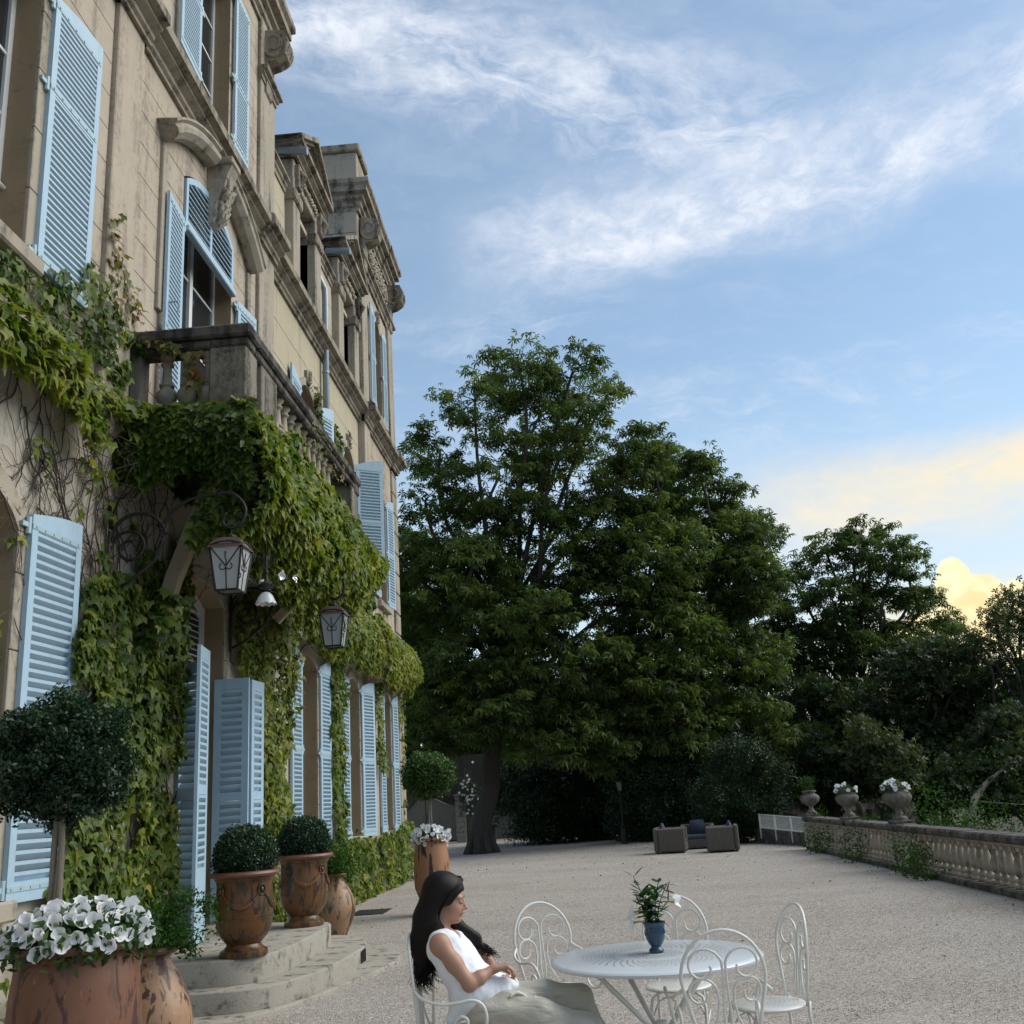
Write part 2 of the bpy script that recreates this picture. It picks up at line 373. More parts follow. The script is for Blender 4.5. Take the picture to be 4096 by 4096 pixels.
M_POTF = m_pot('flaking_terracotta', (.33,.155,.075), (.27,.125,.06), (.028,.014,.01), .545, None, .55, (.38,.24,.15))
M_BLUEPOT = simple('blue_glaze', (.018,.052,.09), .22, 0, .45, 18)
M_RIMT = m_pot('pot_rim', (.17,.075,.045), (.12,.05,.03), (.06,.03,.02), .6, None, .45, (.33,.2,.13))

# ================================================================== GROUND
def grid_sheet(name, xs, ys, fz, mt, kind='structure'):
    v = []; f = []; nx = len(xs); ny = len(ys)
    for y in ys:
        for x in xs: v.append((x, y, fz(x, y)))
    for j in range(ny-1):
        for i in range(nx-1): a = j*nx+i; f.append((a, a+1, a+nx+1, a+nx))
    me = bpy.data.meshes.new(name); me.from_pydata(v, [], f); me.materials.append(mt); me.shade_smooth(); me.update()
    o = link(name, me); o['kind'] = kind; return o
def lin(a, b, n): return [a+(b-a)*i/(n-1) for i in range(n)]
m_, t, b, pos = mat('gravel')
v1 = t.new('ShaderNodeTexVoronoi', feature='F1'); t.link(pos, v1.inputs['Vector']); v1.inputs['Scale'].default_value = 105
v2 = t.new('ShaderNodeTexVoronoi', feature='F1'); t.link(pos, v2.inputs['Vector']); v2.inputs['Scale'].default_value = 52
sv = t.new('ShaderNodeSeparateColor'); t.link(v1.outputs['Color'], sv.inputs[0]); sv2 = t.new('ShaderNodeSeparateColor'); t.link(v2.outputs['Color'], sv2.inputs[0])
c = t.cramp(t.math('MULTIPLY_ADD', sv2.outputs[0], .35, t.math('MULTIPLY', sv.outputs[0], .65)), [(.08,(.20,.175,.15)),(.35,(.37,.335,.30)),(.62,(.50,.458,.415)),(.92,(.72,.67,.615))])
wear = t.noise(t.scale(pos, .5, .8, 1), .8, 5, .6)
c = t.mix(t.ramp(wear, .38, .66), c, t.mix(1.0, c, (.90,.88,.86), 'MULTIPLY'))
lv = t.ramp(t.noise(pos, 7.5, 4, .8, .5), .70, .735); c = t.mix(t.math('MULTIPLY', lv, .55), c, (.16,.125,.085))
patch = t.ramp(t.noise(t.scale(pos, 1.1, 1.9, 1), 1.6, 7, .75), .55, .72); c = t.mix(t.math('MULTIPLY', patch, .35), c, (.27,.235,.2))
t.link(c, b.inputs['Base Color']); b.inputs['Roughness'].default_value = .95; b.inputs['Specular IOR Level'].default_value = .1
t.link(t.bump(t.math('SUBTRACT', 1.0, t.math('MULTIPLY_ADD', v2.outputs['Distance'], .8, v1.outputs['Distance'])), .9, .012), b.inputs['Normal'])
M_GRAVEL = m_
M_SOIL = stone('garden_soil', (.10,.085,.055), (.06,.06,.035), (.03,.035,.02), .45, .7, .6, False)
def tz(x, y): return .012*mnoise.noise(Vector((x*.5, y*.35, 0))) + .006*mnoise.noise(Vector((x*2, y*2, 4)))
grid_sheet('gravel_terrace', lin(-12, 5.62, 90), lin(-12, 47.5, 200), lambda x, y: tz(x, y)*min(1, max(0, (x+4.2)*2)) if x < 5 else 0, M_GRAVEL)
def gz(x, y):
    if x < 5.7 and y < 48: return -.06 - .0*x
    k = min(1, max(0, (x-5.7)/5)); far = max(0, (math.hypot(x-10, y-50)-60)/120)
    return -.06 - 2.4*k*(1 - min(1, max(0, (y-60)/30))) + 10*far*far*min(1, far)*.15 + .15*mnoise.noise(Vector((x*.2, y*.2, 0)))
gx = [-500,-200,-80,-30,-12] + lin(-8, 60, 50) + [80,120,200,500]; gy = [-500,-200,-80,-30,-12] + lin(-6, 90, 60) + [120,180,300,600]
grid_sheet('ground', gx, gy, gz, M_SOIL)
# loose pebbles lying on the near gravel
tv = [(1,0,0),(0,.8,0),(-1,.1,0),(0,-.9,0),(.1,0,.62),(0,.05,-.5)]; tf = [(0,1,4),(1,2,4),(2,3,4),(3,0,4),(1,0,5),(2,1,5),(3,2,5),(0,3,5)]
n = 70000; yy = 4.6 + 12*rng.random(n)**1.5; xx = -3.9 + rng.random(n)*(yy*.5 + 4.6)
P = np.stack([xx, yy, rng.random(n)*.004], 1); keep = (xx < 5.4) & ~((xx < -2.0) & (yy > 8.2) & (yy < 13.2)); P = P[keep]; n = len(P)
M_PEB = m_leaf('pebble', [(0,(.20,.175,.15)),(.4,(.36,.33,.30)),(.75,(.52,.48,.44)),(1,(.72,.68,.63))], 0, .9, .1)
o = scatter('loose_gravel', tv, tf, pack(rotmats(n, rng.normal(0,.3,n), rng.normal(0,.3,n), rng.random(n)*6.28), .0032+.0046*rng.random(n)**2, P), rng.random(n), M_PEB)
tag(o, 'loose pale grey gravel stones on the terrace', 'gravel')
M_DRY = m_leaf('dry_leaf', [(0,(.06,.035,.018)),(.6,(.13,.085,.04)),(1,(.10,.11,.03))], .1, .8, .1)
n = 700; yy = 5+30*rng.random(n)**.8; xx = -3.6+9*rng.random(n); sel = rng.random(n) < .35+.65*(yy > 24); yy = yy[sel]; xx = xx[sel]; n = len(xx)
o = scatter('fallen_leaves', [(0,-1,0),(.5,0,.15),(0,1,.05),(-.5,0,.2)], [(0,1,2),(0,2,3)], pack(rotmats(n, rng.normal(0,.3,n), rng.normal(0,.3,n), rng.random(n)*6.28), .012+.022*rng.random(n), np.stack([xx, yy, np.full(n,.014)], 1)), rng.random(n), M_DRY)
tag(o, 'small dry leaves scattered over the gravel', 'fallen leaves')

# ================================================================== CHATEAU
CH = thing('chateau', 'large weathered stone and plaster country house with pale blue louvred shutters', 'building', (-4.5, 12, 0), worldverts=True)
XA, XC = -4.4, -4.5     # wall planes: pavilions / centre
def arch_pts(ya, yb, zs, rise, n=10):
    if rise <= 0: return [(yb, zs), (ya, zs)]
    c = (ya+yb)/2; h = (yb-ya)/2; R = (h*h+rise*rise)/(2*rise); z0 = zs+rise-R; a = math.asin(h/R)
    return [(c+R*math.sin(a-2*a*i/n), z0+R*math.cos(a-2*a*i/n)) for i in range(n+1)]
class Op:
    def __init__(s, ya, yb, za, zs, rise=0): s.ya, s.yb, s.za, s.zs, s.rise = ya, yb, za, zs, rise
    def outline(s, g=0): return [(s.ya-g, s.za-g), (s.yb+g, s.za-g)] + arch_pts(s.ya-g, s.yb+g, s.zs, s.rise+(g if s.rise else 0)) if s.rise else [(s.ya-g,s.za-g),(s.yb+g,s.za-g),(s.yb+g,s.zs+g),(s.ya-g,s.zs+g)]
    def top(s): return s.zs + s.rise
    def span(s, z, g=.0):
        if z <= s.za-1e-6 or z >= s.top()-1e-6: return None
        if z <= s.zs or not s.rise: return s.ya, s.yb
        h = (s.yb-s.ya)/2; R = (h*h+s.rise**2)/(2*s.rise); z0 = s.zs+s.rise-R; w = math.sqrt(max(0, R*R-(z-z0)**2)); c = (s.ya+s.yb)/2
        return c-w, c+w
def wallprism(y0, y1, z0, z1, ops, xf_, xb):
    mb = MB(); loops = [[(y0,z0),(y1,z0),(y1,z1),(y0,z1)]] + [o.outline() for o in ops]
    V = [p for l in loops for p in l]; n = len(V)
    mb.v = [(xf_, p[0], p[1]) for p in V] + [(xb, p[0], p[1]) for p in V]
    for t_ in tessellate_polygon([[Vector((p[0], p[1], 0)) for p in l] for l in loops]):
        mb.f.append(tuple(t_)); mb.f.append(tuple(n+i for i in reversed(t_)))
    k = 0
    for l in loops:
        for i in range(len(l)): a = k+i; b_ = k+(i+1) % len(l); mb.f.append((a, b_, b_+n, a+n))
        k += len(l)
    return mb
def courses(y0, y1, z0, z1, ops, x, mt, h=.41, t_=.016, g=.006, name='plaster_course'):
    nc = max(1, round((z1-z0)/h)); hh = (z1-z0)/nc
    for i in range(nc):
        a = z0+i*hh+g; b_ = z0+(i+1)*hh-g; br = {a, b_}
        for o in ops:
            for q in [o.za, o.zs, o.top()-.004] + [o.zs+o.rise*k/5 for k in range(1, 5)]:
                if a < q < b_: br.add(q)
        br = sorted(br); parts = []
        for p, q in zip(br, br[1:]):
            mid = (p+q)/2; cur = [(y0, y0)]; segs = []; left = [y0, y0]
            for o in sorted(ops, key=lambda o: o.ya):
                if o.span(mid) is None: continue
                sp = o.span(min(max(p, o.za+.001), o.top()-.002)); sq = o.span(min(max(q, o.za+.001), o.top()-.002))
                segs.append((left[0], sp[0], left[1], sq[0])); left = [sp[1], sq[1]]
            segs.append((left[0], y1, left[1], y1))
            if len(segs) != len(parts): parts += [MB() for _ in range(len(segs))] if not parts else []
            for w_i, (l0, r0, l1, r1) in enumerate(segs): parts[min(w_i, len(parts)-1)].prism([(l0,p),(r0,p),(r1,q),(l1,q)], lambda u, v, w: (w, u, v), x, x+t_)
        for mb in parts: mb.build(name, mt, CH)
# openings
GF = {'near': Op(2.7,3.85,1.15,3.95,.28), 'w0': Op(6.4,7.58,1.12,3.95,.30), 'door': Op(10.95,12.45,.43,4.2,.2),
      'w1': Op(16.45,17.5,1.12,4.0,.2), 'w2': Op(19.9,20.95,1.12,4.0,.2), 'w3': Op(23.05,23.95,1.12,4.0,.2)}
FF = {'near': Op(2.7,3.85,6.35,9.0,.2), 'w0': Op(6.15,7.33,6.35,9.05,.2), 'balc': Op(10.75,12.55,5.62,9.42,.30),
      'w1': Op(16.4,17.45,6.3,8.85,.3), 'w2': Op(19.75,20.85,6.3,8.85,.3), 'w3': Op(23.0,23.9,6.3,8.85,.3)}
SF = {'near': Op(2.7,3.85,11.1,13.6,0), 'w0': Op(6.15,7.33,11.1,13.6,0), 'b': Op(11.1,12.3,11.1,13.7,0), 'd1': Op(15.75,16.85,10.85,12.75,0), 'd2': Op(19.3,20.35,10.85,12.75,0), 'w3': Op(23.05,23.95,11.1,13.4,.3)}
def W_(name, y0, y1, z0, z1, ops, x, mt, label=None): return wallprism(y0, y1, z0, z1, ops, x, x-.38).build(name, mt, CH, label=label)
W_('ground_floor_wall', -6, 14.4, -.1, 5.6, [GF['near'],GF['w0'],GF['door']], XA, M_LOWER)
W_('ground_floor_wall', 14.4, 21.5, -.1, 5.6, [GF['w1'],GF['w2']], XC, M_LOWER)
W_('ground_floor_wall', 21.5, 25.6, -.1, 5.6, [GF['w3']], XA, M_PLASTER)
W_('first_floor_wall', -6, 14.4, 5.6, 10.3, [FF['near'],FF['w0'],FF['balc']], XA-.02, M_PLASTER)
W_('first_floor_wall', 14.4, 21.5, 5.6, 10.3, [FF['w1'],FF['w2']], XC-.02, M_PLASTER2)
W_('first_floor_wall', 21.5, 25.6, 5.6, 10.3, [FF['w3']], XA-.02, M_PLASTER)
W_('second_floor_wall', -6, 14.4, 10.3, 15.0, [SF['near'],SF['w0'],SF['b']], XA-.02, M_PLASTER)
W_('second_floor_wall', 14.4, 21.5, 10.3, 12.5, [Op(16.05,17.15,10.85,12.4),Op(19.55,20.65,10.85,12.4)], XC-.02, M_PLASTER2)
W_('second_floor_wall', 21.5, 25.6, 10.3, 16.1, [SF['w3']], XA-.02, M_PLASTER)
courses(-6, 8.72, 5.75, 10.22, [FF['near'],FF['w0']], XA-.019, M_PLASTER)
courses(9.38, 13.62, 5.75, 10.22, [FF['balc']], XA-.019, M_PLASTER)
courses(14.4, 21.5, 5.75, 10.22, [FF['w1'],FF['w2']], XC-.019, M_PLASTER2, .62)
courses(22.12, 24.95, 5.75, 10.22, [FF['w3']], XA-.019, M_PLASTER, .5)
courses(-6, 8.72, 10.75, 14.5, [SF['near'],SF['w0']], XA-.019, M_PLASTER)
courses(9.38, 13.62, 10.75, 14.5, [SF['b']], XA-.019, M_PLASTER)
courses(14.4, 15.5, 10.75, 12.35, [], XC-.019, M_PLASTER2, .62); courses(17.7, 19.0, 10.75, 12.35, [], XC-.019, M_PLASTER2, .62)
courses(21.2, 21.5, 10.75, 12.35, [], XC-.019, M_PLASTER2, .62)
# pilasters
for y0, y1, z0, z1, mt in [(8.74,9.36,5.72,10.24,M_PLASTER),(13.64,14.405,5.72,10.24,M_STONE),(21.495,22.1,5.72,10.24,M_PLASTER),
                        (8.74,9.36,10.7,14.5,M_PLASTER),(13.64,14.405,10.7,14.5,M_STONE),(21.495,22.1,10.7,14.3,M_STONE),(24.97,25.61,10.7,14.3,M_STONE)]:
    MB().bbox(XA-.1, XA+.055, y0, y1, z0, z1, .012).build('pilaster', mt, CH)
# end, side and back walls, roofs
MB().box(-14, XA-.39, -6.3, -6, -.1, 15).build('end_wall', M_PLASTER, CH)
MB().box(-14, XA-.025, 14.02, 14.395, 12.3, 15.0).build('side_wall', M_PLASTER, CH)
MB().box(-14, XA-.39, 25.2, 25.597, -.1, 16.1).build('side_wall', M_STONE, CH)
MB().box(-14.3, -14, -6.3, 25.6, -.1, 15).build('back_wall', M_PLASTER, CH)
MB().add([(-4.62,14.4,12.62),(-4.62,21.5,12.62),(-9,21.5,15.3),(-9,14.4,15.3),(-14,21.5,12.4),(-14,14.4,12.4)], [(0,1,2,3),(3,2,4,5)]).build('roof', M_ZINC, CH)
MB().box(-14, XA-.3, -6, 14.4, 14.96, 15.02).build('roof', M_ZINC, CH); MB().box(-14, XA-.3, 21.5, 25.6, 16.05, 16.12).build('roof', M_ZINC, CH)
MB().box(-14, XA-.9, -6, 25.5, 5.4, 5.5).box(-14, XA-.9, -6, 25.5, 10.3, 10.4).box(-5.9, -5.8, -6, 25.5, 0, 12).build('interior_partition', M_DARK, CH)
# blocks of the far pavilion's side wall rising over the lower roof
zz = 12.35; row = 0
while zz < 15.95:
    h = .5 + .08*((row*7) % 3); yj = 0; x = XA-.03; row += 1; k = 0
    while x > -8.5:
        w = .55 + .35*((row*5+k*3) % 4)/4; k += 1
        MB().bbox(max(-8.6, x-w)+.006, x-.006, 21.47, 21.52, zz+.006, min(zz+h, 15.97)-.006, .008).build('stone_block', M_STONE, CH); x -= w
    zz += h
# far corner quoin blocks
zz = .55
while zz < 10.15:
    h = min(.53, 10.18-zz); MB().bbox(XA-.5, XA+.05, 24.98, 25.64, zz+.012, zz+h-.012, .02).build('quoin_block', M_STONE, CH); zz += h
MB().bbox(XA-.3, XA+.06, 14.42, 25.66, -.1, .52, .015).build('plinth', M_STONE, CH)
# main string cornice
pr = [(0,10.22),(.045,10.22),(.045,10.27),(.08,10.30),(.08,10.36),(.11,10.38),(.17,10.42),(.17,10.46),(.26,10.49),(.26,10.62),(.235,10.66),(.0,10.72)]
def ppath(jogs, xbase=0):
    path = []
    for (x, ya, yb) in jogs: path += [((x, ya, 0), (1, 0, 0)), ((x, yb, 0), (1, 0, 0))]
    return path
jog = [(XA,-6,8.68),(XA+.06,8.68,9.42),(XA,9.42,13.58),(XA+.06,13.58,14.44),(XC,14.44,21.46),(XA+.06,21.46,22.16),(XA,22.16,24.9),(XA+.06,24.9,25.62)]
def sweep_long(name, prof, jogs, mt, corner=True, seg=1.6):
    """string course laid in separate lengths of stone"""
    for (x, ya, yb) in jogs:
        n = max(1, round((yb-ya)/seg))
        for i in range(n):
            a = ya+(yb-ya)*i/n + (.003 if i else 0); c = ya+(yb-ya)*(i+1)/n
            path = [((x, a, 0), (1,0,0)), ((x, c, 0), (1,0,0))]
            if corner and i == n-1 and yb >= 25.6: path = [((x, a, 0), (1,0,0)), ((x, c, 0), (1,1,0)), ((-14, c, 0), (0,1,0))]
            MB().sweep(prof, path).build(name, mt, CH)
sweep_long('cornice', pr, jog, M_CORN)
# first-floor band course at balcony level (mostly under the vine)
pb = [(0,5.3),(.06,5.3),(.1,5.4),(.1,5.5),(.16,5.54),(.16,5.66),(.0,5.72)]
sweep_long('band_course', pb, [(XA,-6,14.4),(XC,14.4,21.5),(XA,21.5,25.62)], M_CORN, seg=3)
# eaves cornices
pe = [(0,-.75),(.04,-.75),(.04,-.66),(.09,-.62),(.09,-.5),(.16,-.46),(.16,-.36),(.27,-.32),(.27,-.18),(.33,-.12),(.33,0),(0,.04)]
pn = [(a, z+15.15) for a, z in pe]
for y0, y1 in [(-6,2),(2,8),(8,13.5)]: MB().sweep(pn, [((XA,y0,0),(1,0,0)),((XA,y1,0),(1,0,0))]).build('eaves_cornice', M_CORN, CH)
MB().sweep(pn, [((XA,13.5,0),(1,0,0)),((XA,14.4,0),(1,1,0)),((-14,14.4,0),(0,1,0))]).build('eaves_cornice', M_CORN, CH)
pf = [(a, z+16.5) for a, z in pe]
MB().sweep(pf, [((-14,21.5,0),(0,-1,0)),((XA,21.5,0),(1,-1,0)),((XA,22.7,0),(1,0,0))]).build('eaves_cornice', M_CORN, CH)
MB().sweep(pf, [((XA-.02,22.7,0),(1,0,0)),((XA-.02,24.4,0),(1,0,0))]).build('eaves_cornice', M_CORN, CH)
MB().sweep(pf, [((XA,24.4,0),(1,0,0)),((XA,25.6,0),(1,1,0)),((-14,25.6,0),(0,1,0))]).build('eaves_cornice', M_CORN, CH)
MB().box(-8, XA+.0, 21.5, 25.6, 15.9, 16.48).build('attic_wall', M_STONE, CH)
# parapet with piers, balusters and coping on the far pavilion
MB().bbox(-6.0, XA-.02, 21.55, 22.5, 16.52, 17.5, .02).build('parapet_pier', M_STONE, CH)
MB().bbox(-6.1, XA+.06, 21.47, 22.6, 17.5, 17.72, .03).build('parapet_coping', M_CORN, CH)
MB().bbox(-11, -6.1, 21.6, 22.0, 17.5, 17.66, .03).build('parapet_coping', M_CORN, CH)
MB().bbox(XA-.5, XA-.03, 22.6, 25.4, 16.52, 17.3, .03).build('parapet_coping', M_CORN, CH)
bp = [(.09,0),(.09,.06),(.05,.1),(.1,.28),(.1,.36),(.045,.6),(.05,.72),(.08,.76),(.08,.9),(.1,.98)]
bal_me = MB().lathe(bp, 12).mesh('baluster', M_STONE, True)
for k in range(8):
    q = bpy.data.objects.new('baluster', bal_me); COL.objects.link(q); q.parent = CH; q.matrix_parent_inverse = Matrix.Translation(-CH.location); q.location = (-6.28-.3*k, 21.8, 16.52)
# string cornices under the friezes
ps = [(0,0),(.03,0),(.03,.12),(.07,.16),(.07,.24),(.14,.29),(.14,.36),(.0,.40)]
MB().sweep([(a, z+14.3) for a, z in ps], [((-8,21.5,0),(0,-1,0)),((XA,21.5,0),(1,-1,0)),((XA,25.6,0),(1,1,0)),((-8,25.6,0),(0,1,0))]).build('string_course', M_CORN, CH)
MB().sweep([(a*.8, z*.6+13.25) for a, z in ps], [((XA+.055,13.6,0),(1,0,0)),((XA+.055,14.4,0),(1,1,0)),((-8,14.4,0),(0,1,0))]).build('string_course', M_CORN, CH)
for ya_, yb_ in ((14.45,15.5),(17.7,19.0),(21.2,21.46)): MB().sweep([(a*.8, z*.7+12.32) for a, z in ps], [((XC,ya_,0),(1,0,0)),((XC,yb_,0),(1,0,0))]).build('eaves_moulding', M_CORN, CH)
# carved frieze of foliage on the far pavilion
mb = MB(); random.seed(3)
for k in range(46):
    y = 22.5+2.5*k/46; zc = 15.25+.16*math.sin(k*1.1)
    for j in range(3):
        a = random.uniform(0, 6.28); r = .12
        mb.tube([(XA+.01, y, zc+.1*j-.1), (XA+.06, y+r*math.cos(a)*.5, zc+.1*j-.1+r*math.sin(a)*.5), (XA+.02, y+r*math.cos(a), zc+.1*j-.1+r*math.sin(a))], [.045,.035,.012], 5)
mb.build('carved_frieze', M_STONE, CH, smooth=True)
# volute consoles
def console(y, z, s, x=XA+.02):
    mb = MB()
    sp = []; 
    for i in range(30):
        a = i/29*2.6*PI; r = .30*s*(1-.68*i/29); sp.append((x+.05+.02*s+r*math.cos(a)*.8+.12*s, z-r*math.sin(a)))
    prof = [(x-.02, z+.32*s), (x+.36*s, z+.28*s), (x+.45*s, z+.06*s), (x+.40*s, z-.2*s), (x+.24*s, z-.32*s), (x+.10*s, z-.36*s), (x+.07*s, z-.95*s), (x-.02, z-1.05*s)]
    mb.prism(prof, lambda u, v, w: (u, w, v), y-.17*s, y+.17*s)
    for sy in (-1, 1):
        mb.tube([(a, y+sy*.17*s, c_) for a, c_ in sp], .035*s, 6)
    for k in range(3): mb.tube([(x+.02+(.40-.0*k)*s*math.cos(q)*1.0, y-.1*s+.1*s*k, z+.02+.30*s*math.sin(q)) for q in [PI/2-2.6*i/12 for i in range(13)]], .045*s, 6)
    return mb.build('scroll_console', M_CORN, CH)
console(13.98, 14.05, .95); console(21.85, 15.35, 1.05); console(25.25, 15.35, 1.05)
# dormers with pediments
def dormer(yc):
    hw = .98; x = XC+.16; mb = MB()
    for s in (-1, 1):
        a, b_ = sorted((yc+s*hw, yc+s*.55))
        o_ = MB().bbox(XC-.3, x-.02, a, b_, 10.72, 12.75, .015).build('dormer_pier', M_STONE, CH)
        MB().bbox(XC-.3, x+.03, a-.04, b_+.04, 12.25, 12.5, .03).build('pier_capital', M_CORN, o_)
        MB().tube([(x+.03, yc+s*.8, 12.92), (x+.12, yc+s*.8, 12.8), (x+.05, yc+s*.8, 12.62)], [.08,.07,.04], 8).bbox(XC, x+.07, yc+s*.8-.1, yc+s*.8+.1, 12.55, 13.05, .02).build('bracket', M_CORN, CH)
    MB().bbox(XC-.9, x-.03, yc-hw+.02, yc+hw-.02, 12.75, 13.15, .02).build('lintel', M_STONE, CH)
    mb = MB(); random.seed(int(yc*10))
    for k in range(26):
        y = yc-.6+1.2*k/26; a = random.uniform(0, 6.28); mb.tube([(x-.04,y,12.94),(x+.02,y+.03*math.cos(a),12.94+.05*math.sin(a)),(x-.02,y+.08*math.cos(a),12.94+.09*math.sin(a))], [.03,.028,.01], 5)
    mb.build('carved_garland', M_STONE, CH, smooth=True)
    w = hw+.06; pc = [(0,13.15),(.05,13.15),(.05,13.2),(.12,13.25),(.12,13.3),(.2,13.33),(.2,13.42),(0,13.44)]
    MB().sweep(pc, [((XC-.9,yc-w+.06,0),(0,-1,0)),((x,yc-w+.06,0),(1,-1,0)),((x,yc+w-.06,0),(1,1,0)),((XC-.9,yc+w-.06,0),(0,1,0))]).build('pediment_cornice', M_CORN, CH)
    hp = .78; L = w+.22
    for s in (-1, 1):
        for t0, t1, xo in [(0,.10,.20),(.10,.17,.12),(.17,.22,.05)]:
            MB().prism([(yc+s*(L), 13.44-t0*.6+.0), (yc, 13.44+hp-t0), (yc, 13.44+hp-t1), (yc+s*(L-t1*1.2), 13.44-t1*.2)] if s > 0 else [(yc, 13.44+hp-t1), (yc, 13.44+hp-t0), (yc-L, 13.44-t0*.6), (yc-L+t1*1.2, 13.44-t1*.2)], lambda u, v, w_: (w_, u, v), XC-.5, x+xo).build('raking_cornice', M_CORN, CH)
    MB().prism([(yc-L+.3,13.42),(yc+L-.3,13.42),(yc,13.44+hp-.2)], lambda u, v, w_: (w_, u, v), XC-.5, x-.02).build('tympanum', M_STONE, CH)
    MB().prism([(yc-.3,13.5),(yc+.3,13.5),(yc,13.44+hp-.42)], lambda u, v, w_: (w_, u, v), XC-.5, x+.01).build('tympanum_panel', M_STONE, CH)
    MB().add([(x+.18,yc-L,13.4),(x+.18,yc,13.44+hp+.02),(x+.18,yc+L,13.4),(-8,yc-L,13.4),(-8,yc,13.44+hp+.02),(-8,yc+L,13.4)], [(0,1,4,3),(1,2,5,4)]).build('dormer_roof', M_ZINC, CH, recalc=False)
    MB().box(XC-3, XC-.28, yc-hw+.05, yc-.58, 11.5, 13.4).box(XC-3, XC-.28, yc+.58, yc+hw-.05, 11.5, 13.4).build('dormer_cheek', M_PLASTER2, CH)
    MB().tube([(XC-.1, yc-hw-.12, 13.22), (XC+.42, yc-hw-.1, 13.17)], .075, 12).build('zinc_spout', M_ZINC, CH, smooth=False)
    MB().box(XC-.25, XC-.21, yc-.53, yc+.53, 10.8, 12.8).build('window_pane', M_GLASS, CH)
    fr = MB()
    for q in (-.53, -.02, .49): fr.box(XC-.22, XC-.17, yc+q, yc+q+.05, 10.85, 12.8)
    for q in (10.85, 11.45, 12.05, 12.65): fr.box(XC-.215, XC-.175, yc-.5, yc+.5, q, q+.05)
    fr.build('window_frame', M_WHITEW, CH)
dormer(16.6); dormer(20.1)
# stone surrounds with bevelled arch and keystone ornament
def surround(op, x, mt, w=.2, proud=.03, keystone=True, sill=True, z_split=6):
    inner = arch_pts(op.ya, op.yb, op.zs, op.rise, 14); outer = arch_pts(op.ya-w, op.yb+w, op.zs, op.rise+w*.9, 14)
    n = 5
    for k in range(n):
        a = round(14*k/n); b_ = round(14*(k+1)/n)
        MB().prism(outer[a:b_+1] + inner[a:b_+1][::-1], lambda u, v, w_: (w_, u, v), x-.02, x+proud).build('arch_stone', mt, CH)
    for s, ya, yb in ((0, op.ya-w, op.ya-.001), (1, op.yb+.001, op.yb+w)):
        q = op.za; i = 0
        while q < op.zs-.05:
            h = min(.62, op.zs-q); MB().bbox(x-.02, x+proud, ya, yb, q+.004, q+h-.004, .006).build('jamb_stone', mt, CH); q += h
    if sill: MB().bbox(x-.1, x+.11, op.ya-w-.04, op.yb+w+.04, op.za-.16, op.za-.005, .02).build('window_sill', mt, CH)
    if keystone:
        c = (op.ya+op.yb)/2; t_ = op.top(); mb = MB(); mb.prism([(c-.08,t_-.04),(c+.08,t_-.04),(c+.11,t_+.3),(c-.11,t_+.3)], lambda u, v, w_: (w_, u, v), x, x+.05)
        random.seed(int(c*7))
        for k in range(14):
            a = random.uniform(-.5, .5); mb.tube([(x+.04,c,t_-.02+.024*k),(x+.09,c+.05*math.sin(a*5),t_+.024*k),(x+.05,c+.11*math.sin(a*5),t_+.04+.026*k)], [.018,.02,.006], 5)
        mb.build('carved_keystone', M_STONE, CH)
for k in ('near','w0','w1','w2','w3'): surround(GF[k], XC if k in ('w1','w2') else XA, M_STONE, .2, .025, False)
for k in ('near','w0','w1','w2','w3'): surround(FF[k], XC if k in ('w1','w2') else XA, M_STONE, .16, .03, k != 'near')
surround(SF['w3'], XA, M_STONE, .15, .025, True)
surround(GF['door'], XA, M_STONE, .16, .02, False, False)
# brown reveals and casement windows set deep in the openings
def casement(op, x, depth=.26, door=False, half_open=False):
    ol = op.outline(-.001)
    mb = MB(); n = len(ol)
    mb.v = [(x-.39, *p) for p in ol] + [(x-.002, *p) for p in ol]
    for i in range(n): j = (i+1) % n; mb.f.append((i, j, n+j, n+i))
    mb.build('window_reveal', M_REVEAL, CH)
    xb = x-depth-.04; w = op.yb-op.ya; fr = MB(); ya, yb, za, zb = op.ya, op.yb, op.za, op.zs
    fr.box(xb, xb+.06, ya, ya+.07, za, zb).box(xb, xb+.06, yb-.07, yb, za, zb).box(xb, xb+.06, ya+.07, yb-.07, zb-.09, zb)
    fr.box(xb, xb+.06, ya+.07, yb-.07, za, za+.1).box(xb+.002, xb+.075, (ya+yb)/2-.05, (ya+yb)/2+.05, za+.1, zb-.09)
    k = 4
    for i in range(1, k): z = za+.1+(zb-za-.19)*i/k; fr.box(xb+.01, xb+.05, ya+.07, (ya+yb)/2-.05, z-.015, z+.015).box(xb+.01, xb+.05, (ya+yb)/2+.05, yb-.07, z-.015, z+.015)
    f = fr.build('window_frame', M_WHITEW, CH)
    
    for a, b_ in ((ya+.05, (ya+yb)/2-.03), ((ya+yb)/2+.03, yb-.05)):
        MB().box(xb+.02, xb+.03, a, b_, za+.05, zb-.05).build('pane', M_GLASS, f)
    if op.rise: MB().prism([(ya, zb)] + [(yb, zb)] + arch_pts(ya, yb, zb, op.rise)[1:-1], lambda u, v, w_: (w_, u, v), xb, xb+.05).build('arched_head_board', M_WHITEW, CH)
for d_ in (GF, FF, SF):
    for k, o_ in d_.items():
        if k in ('d1', 'd2'): continue
        casement(o_, XC if k in ('w1', 'w2') else XA, .26)

